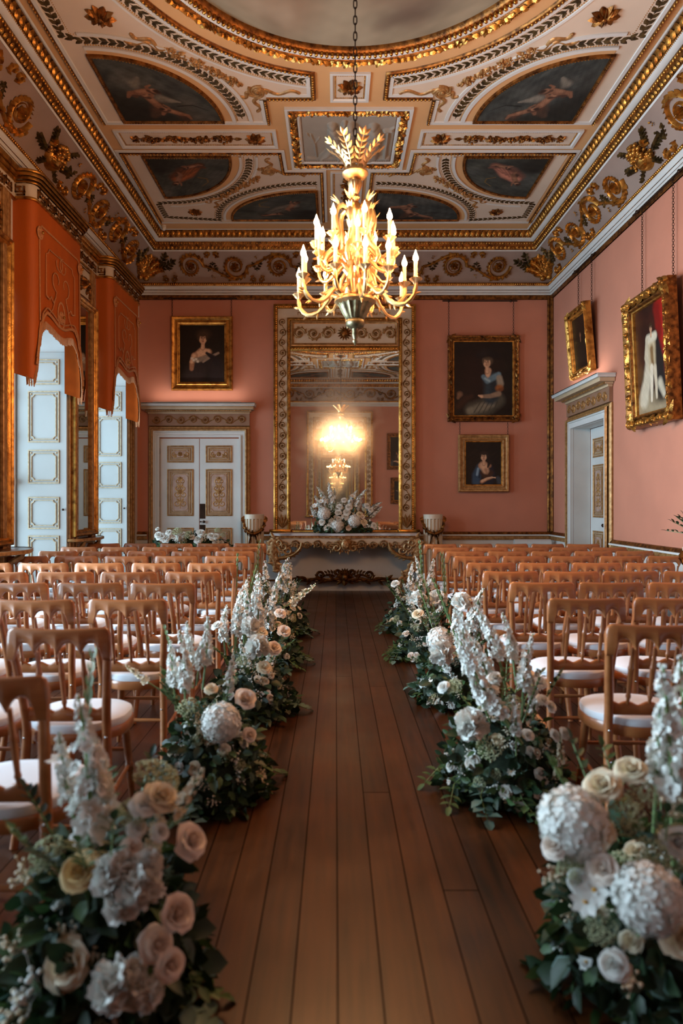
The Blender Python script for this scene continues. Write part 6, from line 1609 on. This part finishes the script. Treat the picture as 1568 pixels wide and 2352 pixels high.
FM = dict(
    rose=[rose_mesh('rose', PETAL_WHITE, 1), rose_mesh('rose', PETAL_WHITE, 2, 1.6)], cream=[rose_mesh('cream_rose', PETAL_CREAM, 3), rose_mesh('cream_rose', PETAL_CREAM, 4, 1.5)],
    blush=[rose_mesh('blush_rose', PETAL_BLUSH, 5, .8), rose_mesh('blush_rose', PETAL_BLUSH, 6, 1.7)], peach=[rose_mesh('peach_rose', PETAL_PEACH, 7, 1.4)],
    hydrangea=[ball_mesh('hydrangea', PETAL_WHITE, 8), ball_mesh('hydrangea', PETAL_WHITE, 9, 200, .25)], peony=[peony_mesh('peony', PETAL_WHITE, 10), peony_mesh('peony', PETAL_WHITE, 11)],
    umbel=[umbel_mesh('lace_flower', PETAL_GREEN, 12), umbel_mesh('lace_flower', PETAL_GREEN, 13)], spike=[spike_mesh('delphinium', PETAL_WHITE, s_) for s_ in (14, 15, 16)], spikec=[spike_mesh('snapdragon', PETAL_CREAM, 17, 50, .16)],
    blade=[blade_mesh(18), blade_mesh(19)])
DAISY, EYE_ = daisy_mesh(); CORE = core_mesh()
SMALL = []
for s_ in (1, 2):
    r_ = random.Random(s_); mb = MB()
    for i in range(16):
        p = Vector((r_.gauss(0, .5), r_.gauss(0, .5), r_.uniform(.0, 1.1))); mb.blob(p, r_.uniform(.1, .2), 6, 4); mb.tube([(0, 0, -.6), p * .5, p], .02, 4)
    SMALL.append(mb.mesh('waxflower', PETAL_CREAM if s_ == 1 else PETAL_WHITE, True, 80))
def facing(d, spin=0.0):
    u, w_, n = basis(d, spin); return Matrix((u, w_, n)).transposed().to_euler()
class Arr:
    def __init__(s, label, x, y, a, b, c, seed, z=0.0, leaves=900, ls=.068, group='flower arrangements along the aisle', trail=True, name='flower_arrangement'):
        s.r = random.Random(seed); s.c = Vector((x, y, z)); s.ax = (a, b, c); s.t = empty(name, (x, y, z), 0, label, 'flowers', group)
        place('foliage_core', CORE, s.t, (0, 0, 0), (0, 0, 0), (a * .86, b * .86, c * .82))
        for nm, m, k, f, rd in (('dark_foliage', LEAF_DARK, .62, 1.0, .36), ('green_foliage', LEAF_MID, .26, .9, .30), ('blue_foliage', LEAF_BLUE, .12, .85, .5)):
            o = place(nm, foliage_mesh(nm, m, seed + len(nm), a, b, c, int(leaves * k), ls * f, rd), s.t)
        if trail:
            def sprig_part(q, ll, lw, n, i, m):
                ms, ml = MB(), MB(); branch(ms, ml, q, ll, lw, n, seed=i); ml.build('sprig_leaves', m, ms.build('leafy_sprig', STEM, s.t), angle=80)
            for i in range(9):
                ph = s.r.uniform(0, 2 * PI); q = [(a * .7 * math.cos(ph), b * .7 * math.sin(ph), c * .32), (a * 1.08 * math.cos(ph), b * 1.08 * math.sin(ph), c * .2), (a * 1.36 * math.cos(ph + .15), b * 1.34 * math.sin(ph + .15), .025)]
                sprig_part(q, .06, .018 if i % 3 else .027, 6, i, LEAF_MID if i % 3 else LEAF_BLUE)
            for i in range(9):
                ph = s.r.uniform(0, 2 * PI); q = [(a * .4 * math.cos(ph), b * .4 * math.sin(ph), c * .8), (a * .75 * math.cos(ph), b * .75 * math.sin(ph), c * 1.12), (a * .98 * math.cos(ph), b * .98 * math.sin(ph), c * s.r.uniform(1.2, 1.5))]
                sprig_part(q, .045, .013, 8, i + 20, LEAF_MID if i % 2 else LEAF_DARK)
    def put(s, kind, p, size, d=None, spin=None):
        p = Vector(p) - s.c
        if d is None:
            d = Vector((p.x / s.ax[0] ** 2, p.y / s.ax[1] ** 2, max(.05, p.z) / s.ax[2] ** 2)).normalized() + Vector((0, -.25, .25))
        sp = s.r.uniform(0, 6) if spin is None else spin; rot = facing(d, sp)
        if kind == 'daisy':
            o = place('cosmos', DAISY, s.t, p, rot, (size,) * 3); place('cosmos_eye', EYE_, o); return o
        if kind in ('spike', 'spikec'):
            me, st = s.r.choice(FM[kind]); o = place('delphinium' if kind == 'spike' else 'snapdragon', me, s.t, p, rot, (size,) * 3); place('stem', st, o); return o
        if kind == 'small': return place('waxflower', s.r.choice(SMALL), s.t, p, rot, (size,) * 3)
        nm = dict(rose='rose', cream='cream_rose', blush='blush_rose', peach='peach_rose', hydrangea='hydrangea', peony='peony', umbel='lace_flower', blade='flower_stalk')[kind]
        return place(nm, s.r.choice(FM[kind]), s.t, p, rot, (size,) * 3)
    def surf(s, ph, el, k=1.0):
        return s.c + Vector((s.ax[0] * math.cos(el) * math.cos(ph) * k, s.ax[1] * math.cos(el) * math.sin(ph) * k, s.ax[2] * math.sin(el) * k))
    def fill(s, kinds, n, lo=.15, hi=1.4, sz=1.0, front=True):
        base = dict(rose=.036, cream=.038, blush=.036, peach=.036, hydrangea=.075, peony=.05, umbel=.042, daisy=.03, small=.036, spike=.30, spikec=.24, blade=.4)
        for i in range(n):
            k = kinds[i % len(kinds)]; ph = s.r.uniform(PI * 1.0, PI * 2.0) if front else s.r.uniform(0, 2 * PI); el = s.r.uniform(lo, hi)
            if k in ('spike', 'spikec', 'blade'):
                p = s.surf(s.r.uniform(0, 2 * PI), s.r.uniform(.75, 1.4), .78); s.put(k, p, base[k] * s.r.uniform(.8, 1.2) * sz, Vector((s.r.gauss(0, .22), s.r.gauss(0, .2), 1)))
            else: s.put(k, s.surf(ph, el, .96), base[k] * s.r.uniform(.8, 1.2) * sz)
# ---- left of the aisle
A = Arr('lush white flower arrangement at the lower left, nearest the camera', -.655, 1.92, .25, .28, .44, 101, leaves=1100, ls=.078)
for kind, px, py, Y, sz in (('peach', 186, 2005, 1.74, .05), ('cream', 365, 1835, 1.83, .046), ('cream', 160, 2215, 1.70, .06), ('blush', 302, 1948, 1.76, .03), ('blush', 432, 1935, 1.82, .05), ('umbel', 110, 1965, 1.78, .05), ('umbel', 355, 1795, 1.92, .07), ('umbel', 300, 1870, 1.8, .04),
                            ('blush', 400, 2100, 1.75, .05), ('blush', 355, 2170, 1.72, .045), ('blush', 385, 2215, 1.70, .04), ('rose', 330, 1850, 1.8, .036), ('rose', 315, 1905, 1.79, .026), ('rose', 366, 1912, 1.79, .024), ('small', 80, 2270, 1.68, .045), ('small', 60, 2320, 1.68, .05), ('small', 40, 2180, 1.72, .04), ('small', 60, 2020, 1.76, .04), ('daisy', 140, 1740, 1.95, .045)):
    A.put(kind, at(px, py, Y), sz)
for px, py, Y, sz in ((262, 2010, 1.72, .062), (318, 2035, 1.71, .066), (280, 2075, 1.70, .05), (270, 2260, 1.66, .075), (330, 2280, 1.66, .05), (335, 1985, 1.74, .045)): A.put('peony', at(px, py, Y), sz)
A.put('spike', at(205, 1975, 1.80), .42, Vector((.02, .12, 1))); A.put('spike', at(232, 1950, 1.86), .36, Vector((-.02, .1, 1))); A.put('spike', at(165, 1860, 1.9), .22, Vector((-.25, .1, 1)))
A.put('spikec', at(390, 1885, 1.82), .17, Vector((.55, .05, .8))); A.put('spikec', at(345, 1990, 1.84), .2, Vector((.1, .1, 1))); A.put('blade', at(200, 1800, 1.9), .36, Vector((-.05, .05, 1)), 0.0)
A.fill(['small', 'daisy', 'rose', 'small', 'umbel', 'small'], 26, .1, 1.3, .75)
A = Arr('white arrangement with a big blush peony, second along the left side', -.585, 3.30, .25, .30, .40, 102, leaves=1100, ls=.062)
A.put('hydrangea', at(508, 1660, 2.98), .088); A.put('umbel', at(432, 1628, 3.05), .05); A.put('blush', at(560, 1610, 3.08), .055); A.put('cream', at(485, 1585, 3.12), .032); A.put('blush', at(570, 1690, 3.02), .035)
A.put('spike', at(425, 1600, 3.15), .30, Vector((.0, .1, 1))); A.put('spike', at(455, 1540, 3.25), .20, Vector((.1, .1, 1))); A.put('spike', at(400, 1590, 3.2), .24, Vector((-.12, .1, 1))); A.put('spikec', at(345, 1570, 3.2), .15, Vector((-.8, 0, .5))); A.put('blade', at(405, 1560, 3.3), .26, Vector((-.2, .1, 1)))
A.fill(['small', 'rose', 'small', 'daisy', 'umbel', 'small', 'spikec', 'cream', 'small', 'rose'], 56, .12, 1.35, .75)
for px, py, l, dx in ((470, 1500, .26, .1), (440, 1500, .24, -.1), (520, 1560, .2, .2)): A.put('spike', at(px, py + 40, 3.3), l, Vector((dx, .05, 1)))
A = Arr('white and blush arrangement, third along the left side of the aisle', -.56, 4.55, .27, .32, .36, 103, leaves=640)
A.put('peony', at(592, 1486, 4.22), .085); A.put('peony', at(575, 1440, 4.3), .07); A.put('cream', at(600, 1455, 4.28), .04); A.put('blush', at(628, 1490, 4.28), .05); A.put('umbel', at(556, 1520, 4.22), .04); A.put('cream', at(605, 1535, 4.2), .045); A.put('rose', at(500, 1440, 4.4), .04)
A.fill(['spike', 'small', 'blush', 'small', 'daisy', 'small', 'rose', 'umbel', 'small', 'cream', 'rose', 'small'], 66, .1, 1.4, .75)
for px, py, l, dx in ((540, 1470, .3, 0), (565, 1465, .32, .1), (515, 1480, .26, -.15), (590, 1450, .3, .15)): A.put('spike', at(px, py, 4.6), l, Vector((dx, .05, 1)))
A = Arr('tall white delphinium arrangement, fourth along the left side', -.57, 5.95, .26, .34, .38, 104, leaves=560)
for px, py, l, dx in ((545, 1440, .42, .1), (585, 1430, .42, .05), (560, 1470, .34, .12), (610, 1460, .36, .1), (620, 1400, .3, .25)): A.put('spike', at(px, py, 5.75), l, Vector((dx, .05, 1)))
A.put('blush', at(650, 1452, 5.6), .06); A.put('blush', at(643, 1410, 5.65), .05); A.put('blade', at(560, 1430, 5.8), .5, Vector((.12, 0, 1))); A.put('blade', at(540, 1380, 5.9), .4, Vector((.1, 0, 1)), 1.0); A.put('spikec', at(660, 1390, 5.75), .3, Vector((.9, 0, .55)))
A.fill(['spike', 'daisy', 'small', 'rose', 'blush', 'small', 'spikec', 'small', 'spike', 'rose'], 54, .12, 1.4, .85)
A = Arr('white arrangement furthest along the left side, near the console table', -.57, 7.35, .27, .36, .40, 105, leaves=520)
for px, py, l, dx in ((610, 1375, .4, .02), (640, 1370, .42, .08), (655, 1370, .36, .2), (600, 1385, .34, -.1)): A.put('spike', at(px, py, 7.2), l, Vector((dx, .05, 1)))
A.put('blade', at(595, 1360, 7.3), .55, Vector((-.1, 0, 1)))
A.fill(['spike', 'daisy', 'small', 'cream', 'rose', 'small', 'spikec', 'umbel'], 46, .12, 1.4, .9)
# ---- right of the aisle
A = Arr('white arrangement with two big hydrangeas at the lower right corner', .955, 2.0, .31, .30, .43, 106, leaves=1100, ls=.078)
A.put('hydrangea', at(1318, 1892, 1.80), .094); A.put('hydrangea', at(1487, 2062, 1.66), .084)
for kind, px, py, Y, sz in (('cream', 1385, 1812, 1.86, .052), ('cream', 1450, 1775, 1.9, .045), ('cream', 1372, 1922, 1.76, .045), ('blush', 1385, 1998, 1.72, .042), ('cream', 1560, 2155, 1.68, .05), ('umbel', 1495, 1965, 1.74, .045), ('umbel', 1440, 1880, 1.8, .05), ('umbel', 1475, 1830, 1.85, .045), ('umbel', 1310, 2000, 1.74, .035),
                            ('blush', 1275, 1945, 1.76, .035), ('rose', 1410, 2215, 1.66, .035), ('rose', 1555, 1940, 1.78, .045), ('umbel', 1380, 2130, 1.68, .04), ('daisy', 1365, 2045, 1.7, .04), ('daisy', 1345, 2070, 1.7, .04), ('rose', 1330, 2025, 1.74, .03), ('small', 1455, 2250, 1.66, .03), ('small', 1270, 2010, 1.74, .03), ('small', 1540, 1850, 1.85, .05)):
    A.put(kind, at(px, py, Y), sz)
A.put('spike', at(1545, 1870, 1.86), .40, Vector((.02, .1, 1))); A.put('spike', at(1505, 1835, 1.9), .26, Vector((.1, .1, 1))); A.put('spike', at(1580, 1800, 1.95), .36, Vector((-.05, .05, 1)))
A.fill(['small', 'umbel', 'rose', 'daisy', 'small', 'cream', 'small'], 34, .1, 1.3, .8)
A = Arr('large white arrangement with leaning delphiniums, second along the right side', .82, 3.36, .28, .33, .42, 107, leaves=1200, ls=.062)
A.put('spike', at(1155, 1650, 3.05), .40, Vector((-.55, .05, .75))); A.put('spike', at(1090, 1560, 3.1), .30, Vector((-.35, .05, .9))); A.put('spike', at(1150, 1530, 3.3), .30, Vector((-.22, .1, 1))); A.put('spike', at(1180, 1530, 3.35), .26, Vector((-.1, .1, 1))); A.put('spike', at(1185, 1700, 3.02), .2, Vector((.0, 0, 1)))
A.put('peony', at(1082, 1665, 3.0), .08); A.put('rose', at(1238, 1572, 3.2), .036); A.put('rose', at(1138, 1560, 3.15), .036); A.put('umbel', at(1178, 1615, 3.1), .04); A.put('umbel', at(1045, 1580, 3.2), .045); A.put('rose', at(1020, 1580, 3.2), .032); A.put('umbel', at(1125, 1720, 2.98), .06)
for px, py in ((1262, 1625), (1245, 1610), (1270, 1690), (1293, 1686), (1210, 1690)): A.put('rose', at(px, py, 3.1), .03)
A.put('spikec', at(1290, 1760, 3.12), .16, Vector((0, 0, 1))); A.put('spikec', at(1275, 1800, 3.1), .12, Vector((.1, -.1, 1))); A.put('blade', at(1200, 1660, 3.1), .22, Vector((.3, 0, 1)))
A.fill(['small', 'daisy', 'small', 'umbel', 'rose', 'small', 'cream', 'small', 'rose', 'daisy'], 74, .1, 1.35, .75)
for px, py, l, dx in ((1130, 1590, .3, -.2), (1200, 1600, .3, .05), (1110, 1620, .26, -.4), (1225, 1640, .22, .1)): A.put('spike', at(px, py, 3.25), l, Vector((dx, .05, 1)))
A = Arr('white arrangement with pale peonies, third along the right side', .85, 4.85, .26, .34, .38, 108, leaves=680)
A.put('peony', at(1015, 1500, 4.5), .10); A.put('peony', at(1060, 1385, 4.75), .08); A.put('hydrangea', at(1010, 1470, 4.6), .09); A.put('spike', at(1080, 1470, 4.7), .36, Vector((.05, .05, 1))); A.put('spike', at(1100, 1480, 4.7), .34, Vector((.05, .05, 1))); A.put('spike', at(1050, 1460, 4.75), .3, Vector((-.05, .05, 1)))
A.put('blade', at(1045, 1460, 4.8), .42, Vector((-.3, 0, 1))); A.put('blade', at(990, 1430, 4.9), .3, Vector((-.25, 0, 1)))
A.fill(['spike', 'small', 'rose', 'umbel', 'small', 'rose', 'small', 'daisy', 'small'], 56, .1, 1.4, .8)
A = Arr('white arrangement with blush peony, fourth along the right side', .83, 6.2, .27, .36, .40, 109, leaves=600)
A.put('peony', at(1005, 1375, 5.85), .085); A.put('peony', at(960, 1375, 5.8), .08); A.put('cream', at(960, 1413, 5.75), .05); A.put('blade', at(1020, 1400, 6.1), .5, Vector((.05, 0, 1))); A.put('blade', at(1000, 1410, 6.0), .4, Vector((-.25, 0, 1)), 2.0)
A.fill(['spike', 'small', 'rose', 'small', 'umbel', 'blush', 'small', 'rose', 'small'], 60, .1, 1.4, .85)
A = Arr('white arrangement furthest along the right side, near the console table', .82, 7.5, .26, .36, .38, 110, leaves=520)
for px, py, l, dx in ((965, 1360, .38, .02), (985, 1360, .36, .1), (945, 1365, .34, -.1)): A.put('spike', at(px, py, 7.3), l, Vector((dx, .05, 1)))
A.put('rose', at(908, 1343, 7.2), .05); A.put('blade', at(968, 1350, 7.3), .5, Vector((0, 0, 1)))
A.fill(['spike', 'small', 'cream', 'rose', 'umbel', 'small'], 46, .1, 1.4, .9)
# ---- on the console table
A = Arr('wide white flower arrangement on the console table before the tall mirror', .10, 10.60, .42, .14, .34, 111, z=.946, leaves=620, ls=.07, group=None, trail=False)
Yc = 10.5
for kind, px, py, sz in (('hydrangea', 744, 1180, .105), ('hydrangea', 813, 1197, .108), ('hydrangea', 775, 1208, .105), ('rose', 780, 1165, .05), ('rose', 800, 1166, .055), ('rose', 777, 1178, .055), ('rose', 796, 1178, .06), ('rose', 792, 1188, .06), ('cream', 835, 1200, .055), ('rose', 778, 1192, .045), ('rose', 842, 1163, .05), ('rose', 858, 1208, .05),
                         ('cream', 825, 1182, .05), ('blush', 832, 1188, .04), ('blush', 800, 1212, .05), ('rose', 752, 1212, .055), ('rose', 740, 1200, .055), ('daisy', 762, 1197, .05), ('daisy', 737, 1152, .05), ('daisy', 722, 1162, .05), ('small', 720, 1180, .05), ('daisy', 810, 1140, .05), ('rose', 850, 1172, .04), ('small', 790, 1205, .04), ('rose', 790, 1150, .05)):
    A.put(kind, at(px, py, Yc), sz)
for px, py, l, dx in ((752, 1165, .36, -.35), (765, 1160, .36, -.22), (742, 1178, .3, -.45), (800, 1165, .3, .35), (815, 1165, .34, .5), (845, 1180, .28, .9), (850, 1190, .26, 1.1), (770, 1150, .2, -.1), (820, 1175, .2, .4), (725, 1190, .2, -.6)): A.put('spike', at(px, py, 10.62), l, Vector((dx, .0, 1)))
A.fill(['small', 'rose', 'small', 'daisy'], 14, .2, 1.2, 1.2)
# ---- low arrangement before the double doors, on a small table
tb = empty('side_table', (-2.2, 10.42, 0), 0, 'small white side table below the flowers, in front of the double doors', 'table')
MB().box(-.55, .55, -.2, .2, .70, .73, .006).build('table_top', WHITE, tb)
for x in (-.5, .5):
    for y in (-.16, .16): MB().tube([(x, y, 0), (x, y, .70)], .02, 8).build('leg', WHITE, tb)
A = Arr('long low white flower arrangement in front of the double doors', -2.2, 10.42, .56, .16, .20, 112, z=.73, leaves=520, ls=.07, group=None, trail=False)
for kind, px, py, sz in (('rose', 370, 1232, .075), ('rose', 382, 1236, .075), ('rose', 364, 1228, .06), ('umbel', 408, 1221, .085), ('umbel', 432, 1228, .08), ('umbel', 500, 1218, .06), ('peony', 413, 1236, .09), ('rose', 461, 1224, .07), ('rose', 463, 1222, .05), ('rose', 484, 1230, .06), ('rose', 495, 1232, .06), ('cream', 488, 1236, .05), ('blush', 440, 1233, .05), ('blush', 398, 1232, .05),
                         ('rose', 362, 1214, .035), ('rose', 456, 1238, .07), ('rose', 388, 1222, .055), ('umbel', 512, 1228, .05), ('rose', 420, 1228, .06)):
    A.put(kind, at(px, py + 2, 10.3), sz)
A.fill(['small', 'rose', 'umbel'], 14, .3, 1.3, 1.3)
# ---- twigs of a tall arrangement at the right edge, on its own pedestal
pedestal(3.18, 5.9, 'cream fluted pedestal under the dark leafy sprays at the right edge', 1.02)
tw = empty('leafy_arrangement', (3.18, 5.9, 1.02), 0, 'dark leafy sprays at the right edge, only tips in view', 'plant')
ms, ml = MB(), MB(); rr_ = random.Random(8)
for k in range(16):
    a = rr_.uniform(0, 2 * PI); e = rr_.uniform(.35, 1.2); d = Vector((math.cos(a) * math.cos(e), math.sin(a) * math.cos(e), math.sin(e))); branch(ms, ml, [Vector((0, 0, .02)), d * .16 + Vector((0, 0, .05)), d * .32], .05, .014, 7, seed=k)
ms.build('stems', STEM, tw); ml.build('leaves', LEAF_DARK, tw, angle=80)
# ---- white settee in the far right corner
se = empty('settee', (3.12, 10.50, 0), 0, 'white upholstered settee end in the far right corner, behind the chairs', 'sofa')
UPH = mat('white_upholstery', (206, 212, 212), .7, var=.03, bump=.1, bs=180)
MB().box(-.52, .30, -.28, .28, .16, .42, .04).build('seat', UPH, se)
MB().tube([(-.30, .22, .775), (.27, .22, .775)], .065, 16).box(-.30, .27, .18, .28, .40, .78, .02).build('back_roll', UPH, se)
for x in (-.46, .24):
    for y in (-.22, .22): MB().tube([(x, y, 0), (x, y, .17)], [.016, .024], 8).build('leg', DARKWOOD, se)
